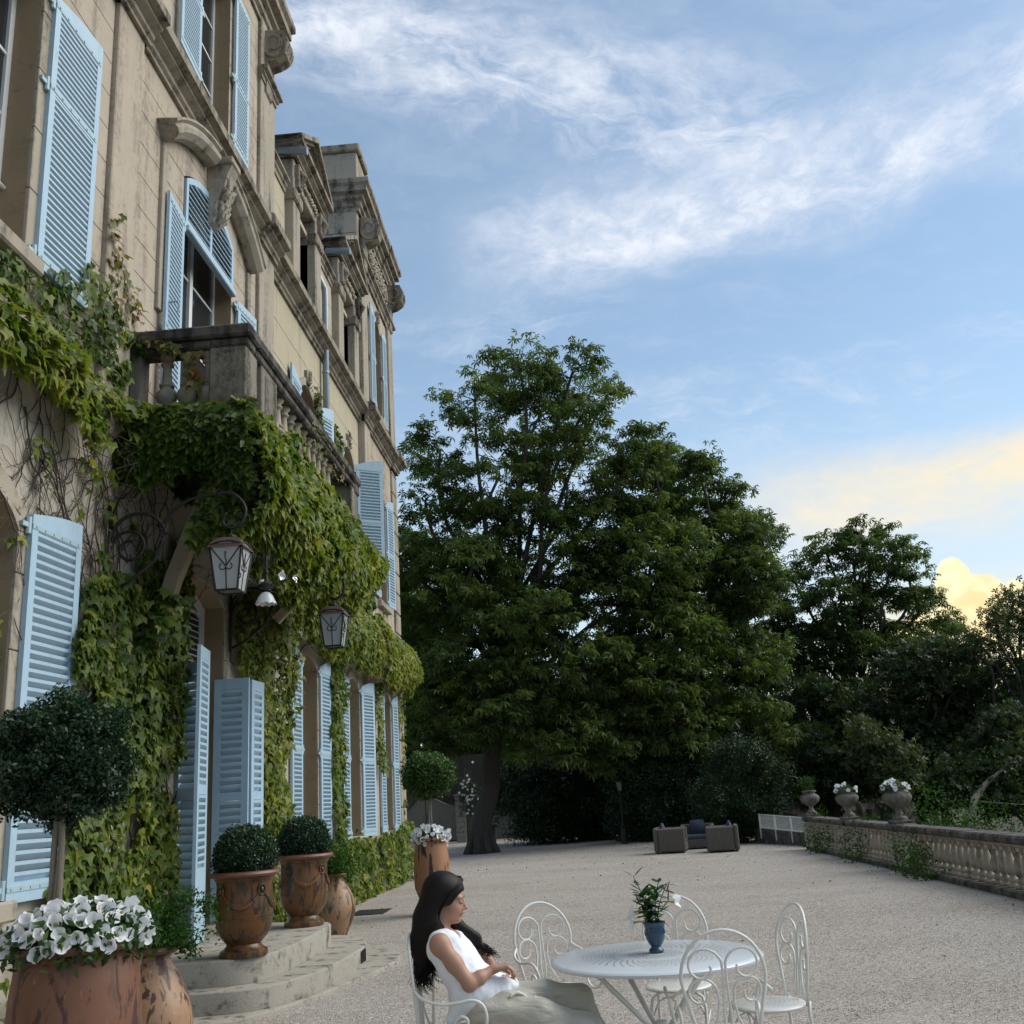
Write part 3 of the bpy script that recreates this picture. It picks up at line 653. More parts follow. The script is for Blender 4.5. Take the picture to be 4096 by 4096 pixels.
# ------------------------------------------------------------------ SHUTTERS
slat_cache = {}
def shutter(hx, hy, z0, w, h, theta, side, fine=True, arch=0.0, low='hinge', rails=(.48,), nsp=.072, t_=.035, mt=None, parent=None, name='shutter', label=None, straps=True, bottom_panel=0):
    """leaf hinged at (hx,hy); theta 0 = flat on the wall pointing to side*y, 90 = straight out"""
    mt = mt or M_BLUE; st = .085; mb = MB()
    hl, hr = (h-arch, h) if low == 'hinge' else (h, h-arch)
    f3 = lambda u, v, w_: (u, w_, v)
    def topz(u):
        k = u/w; k = k if low == 'hinge' else 1-k
        return h-arch + arch*math.sin(k*PI/2)
    mb.prism([(0,0),(st,0),(st,topz(st)),(0,topz(0))], f3, -t_/2, t_/2); mb.prism([(w-st,0),(w,0),(w,topz(w)),(w-st,topz(w-st))], f3, -t_/2, t_/2)
    zt = h-arch-.13 if arch else h-.13
    top = [(st, zt), (w-st, zt)] + [(w-st-(w-2*st)*i/6, topz(w-st-(w-2*st)*i/6)) for i in range(7)]
    mb.prism(top, f3, -t_/2+.001, t_/2-.001)
    bp_ = .15+bottom_panel; mb.prism([(st,0),(w-st,0),(w-st,bp_),(st,bp_)], f3, -t_/2+.001, t_/2-.001)
    zs = [bp_] + [h*r for r in rails] + [zt]
    for r in rails: mb.prism([(st,h*r-.05),(w-st,h*r-.05),(w-st,h*r+.05),(st,h*r+.05)], f3, -t_/2+.001, t_/2-.001)
    me = mb.mesh(name, mt, recalc=True); o_ = bpy.data.objects.new(name, me); COL.objects.link(o_); par = parent or CH
    o_.parent = par; o_.matrix_parent_inverse = Matrix.Translation(-CH.location)
    o_.location = (hx, hy, z0+random.uniform(-.012,.012)); ang = math.atan2(math.cos(theta)*side, math.sin(theta)); o_.rotation_euler = (0, 0, ang)
    if label: o_['label'] = label
    key = (round(w,3), mt.name, side, nsp)
    if key not in slat_cache:
        e = side; q = nsp*.36; d0, d1 = -e*.019, e*.019; z0_, z1_ = q*.15, -nsp*.5
        sec = [(d0, z0_), (d0, z0_+q), (d1, z1_+q*.75), (d1, z1_)]; x0_, x1_ = st-.004, w-st+.004
        s_ = MB().add([(x0_, y_, z_) for y_, z_ in sec]+[(x1_, y_, z_) for y_, z_ in sec], [(0,1,2,3),(7,6,5,4),(0,4,5,1),(1,5,6,2),(2,6,7,3),(3,7,4,0)]); slat_cache[key] = s_.mesh('slat', mt, recalc=True)
    rows = []
    for a, b_ in zip(zs, zs[1:]):
        a2 = a + (.05 if a != bp_ else 0); b2 = b_ - (.05 if b_ != zt else 0); n = max(1, math.ceil((b2-a2)/nsp))
        rows += [a2 + (b2-a2)*(i+.5)/n for i in range(n)]
    if fine:
        for z in rows: q = bpy.data.objects.new('slat', slat_cache[key]); COL.objects.link(q); q.parent = o_; q.location = (0, 0, z)
    else:
        J = MB(); sm = slat_cache[key]; sv_ = [v.co[:] for v in sm.vertices]; sf_ = [tuple(p.vertices) for p in sm.polygons]
        for z in rows: J.add([(x, y, zz_+z) for x, y, zz_ in sv_], sf_)
        J.build('louvre_slats', mt, o_, kind='stuff')
    if straps:
        for zc in [.10, h*rails[0] if rails else h*.5, zt+.03]:
            S = MB().box(.0, w-.03, -t_/2-.005, t_/2+.005, zc-.02, zc+.02)
            if fine:
                for sd in (-1, 1):
                    for i in range(6):
                        u = .05+(w-.12)*i/5; S.box(u-.008, u+.008, *sorted((sd*(t_/2), sd*(t_/2+.012))), zc-.008, zc+.008)
            S.build('strap_hinge', M_IRONB, o_)
            MB().tube([(-.025,0,zc-.07),(-.025,0,zc+.07)], .024, 8).box(-.12,-.02,-.012,.012,zc-.02,zc+.02).build('hinge_pin', M_IRONB, o_)
    return o_
D = R_
HX = XA+.05; HXC = XC+.05
# ground floor
shutter(HX, 7.70, 1.08, .76, 3.12, D(3), 1, True, .10, 'hinge', (.36,), .078, .045, label='tall shutter open beside the nearest ground floor window')
shutter(HX, 3.95, 1.08, .6, 3.1, D(4), 1, False, .1)
def pair(op, x, hh, arch, zb, tl, tr, fineL=False, fineR=False, w=None, dz=0, rails=(.48,)):
    w = w or (op.yb-op.ya)/2+.08
    shutter(x, op.ya-.07, zb, w, hh, D(tl), -1, fineL, arch, 'hinge', rails); shutter(x, op.yb+.07, zb, w, hh, D(tr), 1, fineR, arch, 'hinge', rails)
pair(GF['w1'], HXC, 3.12, .12, 1.1, 0, 3); pair(GF['w2'], HXC, 3.12, .12, 1.1, 0, 14); pair(GF['w3'], HX, 3.12, .12, 1.1, 0, 3)
# first floor
shutter(HX, 7.46, 6.30, .86, 2.95, D(2), 1, True, .12, 'hinge', (.62,), .066, .045, label='cracked blue shutter open beside the nearest upper window')
pair(FF['w1'], HXC, 2.78, .14, 6.33, 1, 16, True, True); pair(FF['w2'], HXC, 2.78, .14, 6.33, 1, 58)
pair(FF['w3'], HX, 2.78, .14, 6.33, 0, 8)
# balcony window: leaves open flat on the wall, louvred arched panel above
shutter(HX-.02, 10.70, 5.66, .60, 3.12, D(5), -1, True, .0, 'hinge', (.45,), .066)
shutter(HX+.04, 10.60, 5.66, .10, 3.14, D(10), -1, False, .0, 'hinge', (.45,), .066, straps=False) if False else None
shutter(HX, 12.66, 5.66, .62, 3.0, D(6), 1, True, 0, 'hinge', (.45,), .066)
# second floor
shutter(HX, 11.02, 11.05, .74, 2.75, D(2), -1, False, 0, 'hinge', (.42,), .066); shutter(HX, 12.38, 11.05, .6, 2.75, D(1), 1, True, 0, 'hinge', (.42,), .066)
pair(SF['w3'], HX, 2.65, .1, 11.12, 0, 0)
shutter(HX, 6.06, 11.05, .55, 2.6, D(3), -1, False); shutter(HX, 7.42, 11.05, .55, 2.6, D(3), 1, False)
# arched louvre over the balcony window
def louvre_panel(yc, w, z0, z1, rise, x, cols, nsp, mt, name, lab=None):
    ya, yb = yc-w/2, yc+w/2; out_ = [(ya, z0), (yb, z0)] + arch_pts(ya, yb, z1, rise, 12); mb = MB()
    holes = []; cw = (w-.07*(cols+1))/cols
    opx = Op(ya, yb, z0, z1, rise)
    for c in range(cols):
        a = ya+.07+c*(cw+.07); b_ = a+cw
        def tz_(y):
            lo, hi = z0, z1+rise
            for _ in range(24):
                mid = (lo+hi)/2; sp = opx.span(mid)
                if sp and sp[0] <= y <= sp[1]: lo = mid
                else: hi = mid
            return lo-.09
        holes.append([(a, z0+.1), (b_, z0+.1)] + [(b_-(b_-a)*i/5, tz_(b_-(b_-a)*i/5)) for i in range(6)])
    loops = [out_] + holes; V = [p for l in loops for p in l]; n = len(V); mb.v = [(x+.04, *p) for p in V] + [(x, *p) for p in V]
    for t3 in tessellate_polygon([[Vector((p[0], p[1], 0)) for p in l] for l in loops]): mb.f.append(tuple(t3)); mb.f.append(tuple(n+i for i in reversed(t3)))
    k = 0
    for l in loops:
        for i in range(len(l)): mb.f.append((k+i, k+(i+1) % len(l), k+(i+1) % len(l)+n, k+i+n))
        k += len(l)
    o_ = mb.build(name, mt, CH, label=lab)
    for c in range(cols):
        a = ya+.07+c*(cw+.07); b_ = a+cw; z = z0+.13
        while z < z1+rise-.1:
            sp = opx.span(z+.06) or (0, 0); l_, r_ = max(a, sp[0]+.06), min(b_, sp[1]-.06)
            if r_-l_ > .08 and z < max(p[1] for p in holes[c])-.02:
                MB().add([(x+.045,l_,z-.02),(x+.045,r_,z-.02),(x-.005,r_,z+.03),(x-.005,l_,z+.03),(x+.045,l_,z-.008),(x+.045,r_,z-.008),(x-.005,r_,z+.042),(x-.005,l_,z+.042)], [(0,3,2,1),(4,5,6,7),(0,1,5,4),(1,2,6,5),(2,3,7,6),(3,0,4,7)]).build('slat', mt, o_)
            z += nsp
    MB().bbox(x+.0, x+.09, ya, yb, z0-.09, z0-.005, .012).build('transom_rail', mt, o_)
    return o_
louvre_panel(11.65, 1.76, 8.74, 9.40, .29, XA-.01, 2, .085, M_BLUE, 'louvred_fanlight', 'arched louvred panel above the balcony window')
M_PALEB = m_blue('pale_grey_paint', (.50,.56,.57))
louvre_panel(11.85, 1.1, 3.15, 4.1, .15, XA-.30, 2, .075, M_PALEB, 'louvred_fanlight', 'dusty louvred panel above the entrance door')
MB().bbox(XA-.32, XA-.16, 11.0, 12.42, 3.02, 3.13, .02).bbox(XA-.3, XA-.2, 11.0, 12.42, 2.93, 3.015, .02).build('door_transom', M_PALEB, CH)
# bi-fold entrance shutters
M_BLUES = M_BLUE
shutter(XA-.07, 12.40, .45, .44, 2.84, D(91), 1, True, 0, 'hinge', (.5,), .092, straps=False, bottom_panel=.35, label='right door shutter leaf facing outwards')
shutter(XA+.375, 12.44, .45, .42, 2.80, D(3), 1, True, 0, 'hinge', (.5,), .092, straps=False, bottom_panel=.35)
shutter(XA+.0, 11.02, .45, .48, 2.85, D(62), -1, True, 0, 'hinge', (.5,), .092, straps=False, bottom_panel=.35)
shutter(XA+.46, 10.72, .45, .5, 2.92, D(9), -1, True, 0, 'hinge', (.5,), .075, straps=False, bottom_panel=.55)
# hood mould and console over the balcony window
ha = arch_pts(10.05, 13.25, 9.42, .62, 16); hb = arch_pts(9.95, 13.35, 9.5, .78, 16)
for k in range(7):
    a = round(16*k/7); b_ = round(16*(k+1)/7)
    if k == 3: continue
    path = []
    cy, cz = 11.65, 9.42+.62-(1.6**2+.62**2)/(2*.62)
    mb = MB(); prof = [(0,0),(.05,-.02),(.15,.0),(.22,.07),(.23,.13),(.20,.18),(.24,.21),(.24,.24),(0,.26)]
    base = 0
    for i in range(a, b_+1):
        y, z = ha[i]; n_ = Vector((y-cy, z-cz)).normalized()
        for px_, pz_ in prof: mb.v.append((XA+px_, y+n_.x*pz_, z+n_.y*pz_))
    m2 = len(prof)
    for i in range(b_-a):
        for j in range(m2-1): q = i*m2+j; mb.f.append((q, q+1, q+m2+1, q+m2))
    mb.f.append(tuple(range(m2))); mb.f.append(tuple((b_-a)*m2+j for j in range(m2)))
    mb.build('hood_mould', M_STONE, CH)
for s in (10.02, 13.15): MB().bbox(XA-.01, XA+.045, s, s+.13, 7.2, 9.4, .01).build('architrave_strip', M_STONE, CH)
mb = MB(); yc = 11.65
prof = [(XA, 10.2), (XA+.32, 10.2), (XA+.34, 10.08), (XA+.29, 9.98), (XA+.24, 9.80), (XA+.15, 9.6), (XA+.12, 9.45), (XA+.15, 9.35), (XA+.09, 9.25), (XA, 9.22)]
mb.prism(prof, lambda u, v, w: (u, w, v), yc-.13, yc+.13); mb.bbox(XA, XA+.36, yc-.17, yc+.17, 10.1, 10.2, .015)
random.seed(6)
for k in range(26):
    s = random.choice((-1,-.5,0,.5,1)); z = 9.26+.5*random.random(); q = (z-9.26)*.22-.03; mb.tube([(XA+.15+q, yc+s*.05, z), (XA+.22+q, yc+s*.10+random.gauss(0,.015), z+.07), (XA+.24+q, yc+s*.13+random.gauss(0,.02), z+.13), (XA+.2+q, yc+s*.15, z+.17)], [.02,.026,.02,.006], 6)
mb.build('console_keystone', M_STONE, CH)

# ------------------------------------------------------------------ BALCONY (stone, part of the house)
BX = -3.12; BY0, BY1 = 9.42, 14.9
MB().bbox(XA-.02, BX+.08, BY0-.06, BY1+.06, 5.46, 5.6, .02).build('balcony_slab', M_DARKST, CH)
MB().bbox(XA, BX+.0, BY0, BY1, 5.2, 5.455, .04).build('balcony_slab', M_DARKST, CH)
MB().bbox(XA, BX+.03, BY0-.02, BY0+.36, 6.46, 6.6, .025).build('balcony_rail', M_DARKST, CH)
MB().bbox(XA, BX-.01, BY0+.03, BY0+.31, 6.36, 6.458, .02).build('balcony_rail', M_DARKST, CH)
MB().bbox(BX-.33, BX+.03, BY0+.365, BY1, 6.46, 6.595, .025).build('balcony_rail', M_DARKST, CH)
MB().bbox(BX-.28, BX-.01, BY0+.365, BY1, 6.36, 6.458, .02).build('balcony_rail', M_DARKST, CH)
MB().bbox(XA, BX+.0, BY1-.3, BY1, 6.3, 6.594, .025).build('balcony_rail', M_DARKST, CH)
MB().bbox(XA, BX-.01, BY0+.03, BY0+.31, 5.6, 5.72, .02).build('balcony_base', M_DARKST, CH)
MB().bbox(BX-.28, BX-.012, BY0+.312, BY1, 5.6, 5.72, .02).build('balcony_base', M_DARKST, CH)
M_PED = stone('pedestal_stone', (.30,.27,.215), (.14,.13,.11), (.045,.04,.036), .42, .62, .5)
MB().bbox(BX-.42, BX-.03, BY0+.04, BY0+.42, 5.72, 6.362, .012).build('balcony_pedestal', M_PED, CH)
MB().bbox(BX-.30, BX-.075, BY0+.42, BY0+.56, 5.72, 6.36, .01).build('balcony_pedestal', M_PED, CH)
MB().bbox(BX-.30, BX-.02, BY0+.56, BY0+1.12, 5.72, 6.362, .012).bbox(BX-.03, BX-.005, BY0+.66, BY0+1.02, 5.8, 6.28, .01).build('balcony_pedestal', M_PED, CH)
MB().bbox(BX-.42, BX-.02, BY1-.5, BY1-.02, 5.72, 6.362, .012).build('balcony_pedestal', M_PED, CH)
MB().bbox(XA, XA+.12, BY0+.06, BY0+.28, 5.72, 6.362, .012).build('balcony_pedestal', M_PED, CH)
bpr = [(.075,0),(.075,.03),(.045,.055),(.055,.075),(.10,.13),(.112,.18),(.10,.225),(.062,.26),(.062,.285),(.078,.29),(.078,.31),(.055,.325),(.042,.50),(.046,.52),(.068,.53),(.068,.55),(.05,.56),(.055,.585),(.085,.62),(.085,.64)]
M_BALU = stone('baluster_stone', (.40,.35,.27), (.28,.24,.19), (.09,.08,.065), .46, .7, .4)
bme = MB().lathe(bpr, 16).mesh('baluster', M_BALU, True)
def put_bal(x, y, z, me=bme, s=(1,1,1)):
    q = bpy.data.objects.new('baluster', me); COL.objects.link(q); q.parent = CH; q.matrix_parent_inverse = Matrix.Translation(-CH.location); q.location = (x, y, z); q.scale = s
for x in (-4.06, -3.835, -3.61): put_bal(x+.02, BY0+.17, 5.72)
for k in range(11): put_bal(BX-.15, BY0+1.27+.272*k, 5.72)
# wooden struts of the vine-clad canopy and brackets
M_STRUT = stone('strut_wood', (.38,.31,.22),(.27,.22,.16),(.07,.05,.04),.5,.7,.6)
MB().prism([(-4.30,3.45),(-4.17,3.42),(-4.08,3.7),(-4.0,4.0),(-3.84,4.4),(-3.62,4.95),(-3.78,5.0),(-3.97,4.5),(-4.12,4.1),(-4.22,3.75)], lambda u, v, w: (u, w, v), 9.94, 10.07).build('canopy_strut', M_STRUT, CH)
MB().prism([(-3.72,4.0),(-3.64,3.92),(-3.5,4.06),(-3.34,4.2),(-3.40,4.29),(-3.56,4.16)], lambda u, v, w: (u, w, v), 12.3, 12.38).build('canopy_strut', M_STRUT, CH)
# drainpipe and junctions
pp = MB().tube([(XC+.1,18.05,4.7),(XC+.1,18.05,11.55),(XC+.1,18.02,11.75),(XC+.02,17.85,11.95),(XC-.05,17.85,12.0)], .062, 12)
pp.build('drainpipe', M_ZINC, CH, smooth=True)
for z in (8.3, 9.9, 6.5): MB().lathe([(.063,0),(.075,.01),(.075,.05),(.063,.06)], 12, (XC+.1,18.05,z)).build('pipe_collar', M_ZINC, CH)
# white wrought window guard at the left edge
mb = MB(); 
for k in range(6): y = 6.2+.2*k; mb.tube([(XA-.2,y,6.4),(XA-.2,y,6.98)], .01, 5)
mb.tube([(XA-.2,6.16,6.98),(XA-.2,7.33,6.98)], .016, 6); mb.tube([(XA-.2,7.15+.09*math.cos(a/5)*(1-a/60),6.8+.12*math.sin(a/5)*(1-a/60)) for a in range(40)], .009, 5)
mb.build('window_guard', M_WHITEM, CH)
# cracked render hook on the wall
MB().tube([(XA,10.2,7.35),(XA+.2,10.2,7.36),(XA+.22,10.2,7.3),(XA+.2,10.2,7.22)], .012, 6).build('iron_hook', M_IRONB, CH)
# entrance steps
def step_poly(x1, ya, yb, r, xb=XA-.05, n=20):
    pts = [(xb, ya), (x1-r*1.1, ya)]
    for i in range(n+1): a = -PI/2+PI/2*i/n; pts.append((x1-r*1.1+r*1.1*math.cos(a), ya+r+r*math.sin(a)))
    for i in range(n+1): a = PI/2*i/n; pts.append((x1-r*.6+r*.6*math.cos(a), yb-r*.6+r*.6*math.sin(a)))
    pts.append((xb, yb)); return pts
ST = thing('entrance_steps', 'worn rounded stone steps leading up to the entrance door', 'steps', (-3.3, 10.7, 0), worldverts=True)
def step(z0, z1, poly, nm):
    mb = MB().prism(poly, lambda u, v, w: (u, v, w), z0, z1); o_ = mb.build(nm, M_STEP, ST)
    bm = bmesh.new(); bm.from_mesh(o_.data); es = [e for e in bm.edges if all(abs(v.co.z-z1) < 1e-4 for v in e.verts) and e.is_boundary is False and any(abs(f.normal.z) < .5 for f in e.link_faces)]
    bmesh.ops.bevel(bm, geom=es, offset=.018, segments=3, affect='EDGES', profile=.5); bm.to_mesh(o_.data); bm.free(); smooth_angle(o_, 40); return o_
def curve2(P, m_=6):
    out_ = [P[0]]
    for i in range(1, len(P)-2):
        p0, p1, p2, p3 = [Vector(p) for p in (P[i-1], P[i], P[i+1], P[i+2])]
        for k in range(m_): q = k/m_; out_.append(tuple(.5*((2*p1)+(-p0+p2)*q+(2*p0-5*p1+4*p2-p3)*q*q+(-p0+3*p1-3*p2+p3)*q**3)))
    return out_ + [P[-2], P[-1]]
step(.222, .43, curve2([(-4.45,9.2),(-3.6,9.2),(-3.08,9.27),(-2.87,9.6),(-2.82,10.5),(-2.84,11.5),(-2.95,11.9),(-3.3,12.15),(-4.45,12.2)]), 'top_step')
step(.045, .22, curve2([(-4.45,8.92),(-3.44,8.95),(-2.86,9.1),(-2.56,9.7),(-2.46,10.4),(-2.44,11.4),(-2.6,12.1),(-3.04,12.55),(-4.45,12.75)]), 'middle_step')
step(-.05, .043, curve2([(-4.45,8.5),(-3.5,8.55),(-2.95,8.75),(-2.56,9.5),(-2.34,10.36),(-2.14,11.3),(-2.18,12.1),(-2.6,12.7),(-3.2,13.1),(-4.45,13.3)]), 'bottom_slab')
mb = MB(); 
for k in range(6): mb.box(-2.445, -2.425, 11.2+.045*k, 11.2+.045*k+.018, .07, .19)
mb.box(-2.44,-2.43,11.19,11.46,.125,.14).build('vent_grille', M_IRON, ST)
for (pa, pb_) in [((-2.46,10.15),(-3.4,10.15)),((-2.55,11.9),(-3.4,11.9))]:
    MB().box(pb_[0], pa[0]-.008, pa[1]-.004, pa[1]+.004, .2195, .2215).build('joint', M_HOLE, ST)
tag(MB().bbox(-3.85,-3.3,16.9,17.7,.0,.014,.004).build('drain_cover', M_IRON, None), 'dark iron drain cover set in the gravel beside the wall', 'drain cover')

# ================================================================== BOSTON IVY
LV = [(0,0,-.05),(.05,0,.17),(.03,-.30,.27),(-.09,-.56,-.04),(.02,-.25,-.13),(-.12,0,-.72),(.02,.25,-.13),(-.09,.56,-.04),(.03,.30,.27)]
LF = [(0,1,2),(0,2,3),(0,3,4),(0,4,5),(0,5,6),(0,6,7),(0,7,8),(0,8,1)]
def inpoly(P, poly):
    x, y = P[:, 0], P[:, 1]; c = np.zeros(len(P), bool); n = len(poly)
    for i in range(n):
        x1, y1 = poly[i]; x2, y2 = poly[(i+1) % n]
        if y1 == y2: continue
        c ^= ((y1 > y) != (y2 > y)) & (x < (x2-x1)*(y-y1)/(y2-y1)+x1)
    return c
def nz2(P, s, seed=0): return np.array([mnoise.noise(Vector((a*s, b*s, seed))) for a, b in P])
def sample_poly(poly, dens, fray=.12, gap=-.35, seed=0, gs=1.3):
    p = np.array(poly); lo = p.min(0)-.15; hi = p.max(0)+.15; n = int((hi[0]-lo[0])*(hi[1]-lo[1])*dens)
    P = lo + rng.random((n, 2))*(hi-lo)
    Q = P + np.stack([nz2(P, 2.3, seed+5), nz2(P, 2.3, seed+9)], 1)*fray*1.6
    k = inpoly(Q, poly) & (nz2(P, gs, seed) > gap); return P[k]
class Vine:
    def __init__(s, name_label, base, mt, size=.125): s.label = name_label; s.base = base; s.M = []; s.r = []; s.mt = mt; s.size = size
    def leaves(s, P, yaw0, rnd0=.4, rs=.28, size=None, pitch=(.35,.35), yaws=.45, roll=.3):
        n = len(P); size = size or s.size
        sc = size*(.42+.95*rng.random(n))
        pit = -(rng.normal(pitch[0], pitch[1], n)); yaw = yaw0 + rng.normal(0, yaws, n); rol = rng.normal(0, roll, n)
        Rm = rotmats(n, rol, pit, yaw)
        s.M.append(pack(Rm, sc, P)); s.r.append(np.clip(rnd0 + rng.normal(0, rs, n), 0, 1))
    def finish(s, stems=None, singles=0, cat='climbing vine'):
        t = thing('climbing_vine', s.label, cat, s.base, worldverts=True)
        M = np.concatenate(s.M); r = np.concatenate(s.r)
        if singles:
            d = M[:, :, 3] - np.array([0, 0, 1.6]); dist = np.linalg.norm(d, axis=1)/np.maximum(M[:, 0:1, 0:1].ravel()*0+1, 1)
            big = np.argsort(dist - 30*np.linalg.norm(M[:, :, 0], axis=1))[:singles]; msk = np.ones(len(M), bool); msk[big] = False
            lm = []
            for q in range(4):
                me = bpy.data.meshes.new('leaf'); me.from_pydata(LV, [], LF); at = me.attributes.new('rnd', 'FLOAT', 'POINT'); at.data.foreach_set('value', [.15+.23*q]*len(LV)); me.materials.append(s.mt); lm.append(me)
            for i in big:
                o = bpy.data.objects.new('leaf', lm[int(r[i]*3.99)]); COL.objects.link(o); o.parent = t; m4 = Matrix.Identity(4)
                for a in range(3):
                    for b_ in range(4): m4[a][b_] = M[i, a, b_]
                o.matrix_parent_inverse = Matrix.Translation(-t.location); o.matrix_basis = m4
            M = M[msk]; r = r[msk]
        scatter('foliage', LV, LF, M, r, s.mt, t).matrix_parent_inverse = Matrix.Translation(-t.location)
        if stems: stems.build('woody_stems', M_VINEW, t, kind='stuff', recalc=False)
        return t
def wall_leaves(vn, poly, x, dens, bulge=.1, **kw):
    P2 = sample_poly(poly, dens, kw.pop('fray', .12), kw.pop('gap', -.35), kw.pop('seed', 0)); b = x + .03 + bulge*(.55+1.1*nz2(P2, 1.1, 3)) + .09*rng.random(len(P2))
    vn.leaves(np.stack([b, P2[:, 0], P2[:, 1]], 1), 0, **kw)
def crawl(mb, x, y, z, ang, L, r, wander=.35, branch=.25, depth=0):
    pts = [(x, y, z)]; n = int(L/.09); a = ang
    for i in range(n):
        a += random.gauss(0, wander*.5); y += .09*math.cos(a); z += .09*math.sin(a); pts.append((x+random.uniform(0,.02), y, z))
        if depth < 3 and random.random() < branch*.35: crawl(mb, x, y, z, a+random.choice((-1,1))*random.uniform(.5,1.1), L*.45, r*.6, wander, branch, depth+1)
    mb.tube(pts, [r*(1-.75*i/len(pts)) for i in range(len(pts))], 4, caps=False)
VA = [(6.78,6.1),(7.22,6.14),(8.1,6.48),(8.21,6.8),(8.61,6.95),(8.86,6.7),(9.17,6.55),(9.6,6.67),(10.01,6.6),(9.37,6.36),(9.02,6.26),(9.14,5.7),(8.89,5.37),(8.58,5.37),(8.07,5.51),(7.43,5.46),(5,5.4),(5,6.0)]
VAb = [(5,5.6),(6.51,5.62),(6.86,5.64),(7.45,5.62),(8.04,5.5),(8.42,5.23),(8.44,4.83),(8.19,4.9),(7.72,4.98),(7.29,5.1),(6.84,5.05),(5,5.0)]
VB = [(8.57,3.8),(9.27,3.91),(9.74,3.8),(10.2,3.92),(10.55,4.3),(11.0,4.7),(11.05,3.9),(10.95,3.5),(10.9,3.19),(10.85,2.64),(10.8,2.22),(10.6,2.05),(10.3,2.1),(10.5,1.9),(10.85,1.44),(10.8,1.11),(10.48,1.0),(10.26,.70),(9.5,.5),(8.41,.6),(8.31,1.16),(8.43,1.64),(8.48,2.24),(8.38,3.08)]
VB2 = [(8.26,4.44),(8.85,4.82),(9.65,4.67),(9.95,4.08),(9.27,3.84),(8.55,3.94)]
VC = [(12.62,4.32),(16.53,5.38),(16.6,4.35),(15.3,4.3),(15.05,3.66),(14.95,1.46),(15.3,.05),(13.2,.1),(13.3,3.2),(12.75,3.41),(12.6,3.72)]
VD = [(16.0,5.45),(19.42,5.66),(23.23,5.75),(25.9,5.5),(26.1,5.0),(25.2,4.32),(22.95,4.2),(22.37,4.25),(21.01,4.32),(18.88,4.3),(17.48,4.2),(16.44,4.2),(15.5,4.6)]
VE = [(18.15,4.3),(19.2,4.3),(19.15,1.0),(18.2,.6)]
VF = [(21.7,4.27),(22.4,4.3),(22.3,2.4),(21.75,2.3)]
VG = [(15.4,1.0),(15.9,.98),(18.0,1.0),(19.09,1.08),(20.64,1.02),(23.06,1.02),(24.35,1.18),(25.5,1.3),(25.45,.35),(24.15,.08),(19.4,0),(15.0,0)]
VH = [(16.6,9.0),(17.6,9.25),(18.3,8.9),(19.2,8.9),(19.35,8.5),(18.7,8.3),(18.2,8.3),(17.8,7.6),(17.5,7.4),(17.45,8.6)]
VI = [(18.3,7.0),(19.2,7.9),(20.1,7.9),(20.75,7.1),(20.9,6.3),(22.6,5.9),(21.39,5.6),(19.0,5.6),(17.2,5.6),(17.6,6.4)]
random.seed(11)
# 1 upper left mass above the nearest windows
v = Vine('green ivy with reddening leaves hanging over the ledge left of the balcony', (-4.3, 7.6, 5.0), M_IVY, .115)
P2 = sample_poly(VA, 420, .10, -.5, 2); v.leaves(np.stack([XA+.04+.12*rng.random(len(P2)), P2[:,0], P2[:,1]], 1), 0, rnd0=.30, rs=.2, size=.10)
P2 = sample_poly(VAb, 560, .12, -.9, 4); v.leaves(np.stack([XA+.16+.22*rng.random(len(P2)), P2[:,0], P2[:,1]], 1), .1, rnd0=.62, rs=.2, size=.135, pitch=(.55,.4))
P2 = sample_poly([(5,5.45),(8.3,5.5),(9.2,5.62),(9.3,5.35),(8.4,5.2),(5,5.3)], 400, .05, -1, 4); v.leaves(np.stack([XA+.05+.35*rng.random(len(P2)), P2[:,0], P2[:,1]+.1], 1), .1, rnd0=.6, rs=.2, size=.13, pitch=(.9,.4))
st = MB()
for k in range(46): crawl(st, XA+.012, random.uniform(6.9, 9.2), random.uniform(4.0, 5.5), random.uniform(-2.4, -.7), random.uniform(.9, 2.3), random.choice((.003,.005,.009)), .6)
for k in range(14): crawl(st, XA+.02, random.uniform(7.8, 9.6), random.uniform(3.4, 4.2), random.uniform(.9, 2.2), random.uniform(.8, 1.8), .009, .5)
for k in range(10):
    y = random.uniform(8.3, 9.4); z = random.uniform(5.0, 5.4); st.tube([(XA+.1+random.uniform(0,.3), y+random.gauss(0,.03)*i, z-.1*i) for i in range(random.randint(4, 9))], .004, 4)
P2 = np.array([(random.gauss(8.55,.12), random.gauss(4.75,.16)) for _ in range(26)] + [(random.gauss(7.8,.12), random.gauss(4.62,.10)) for _ in range(14)]+[(random.gauss(9.0,.1), random.gauss(4.55,.2)) for _ in range(20)]+[(random.gauss(9.15,.06), random.gauss(5.9,.25)) for _ in range(60)]); v.leaves(np.stack([XA+.05+.1*rng.random(len(P2)), P2[:,0], P2[:,1]], 1), 0, rnd0=.5, size=.12)
v.finish(st, 150)
v = Vine('reddish autumn ivy sprays climbing beside the balcony rail', (-4.3, 9.3, 6.6), M_IVYR, .10)
P2 = np.concatenate([sample_poly([(8.75,6.9),(9.05,7.25),(9.35,7.05),(9.6,6.7),(9.3,6.55),(8.9,6.6)], 260, .1, -.6, 6), sample_poly([(8.75,7.0),(8.8,7.5),(8.95,7.6),(9.02,7.0)], 200, .08, -.6, 7)])
v.leaves(np.stack([XA+.04+.12*rng.random(len(P2)), P2[:,0], P2[:,1]], 1), 0, rnd0=.75, rs=.2)
n = 60; xs = XA+rng.random(n)*.55; v.leaves(np.stack([xs, BY0-.03+.05*rng.random(n), 6.6-.35*(xs-XA)-.12*rng.random(n)], 1), -PI/2, rnd0=.55)
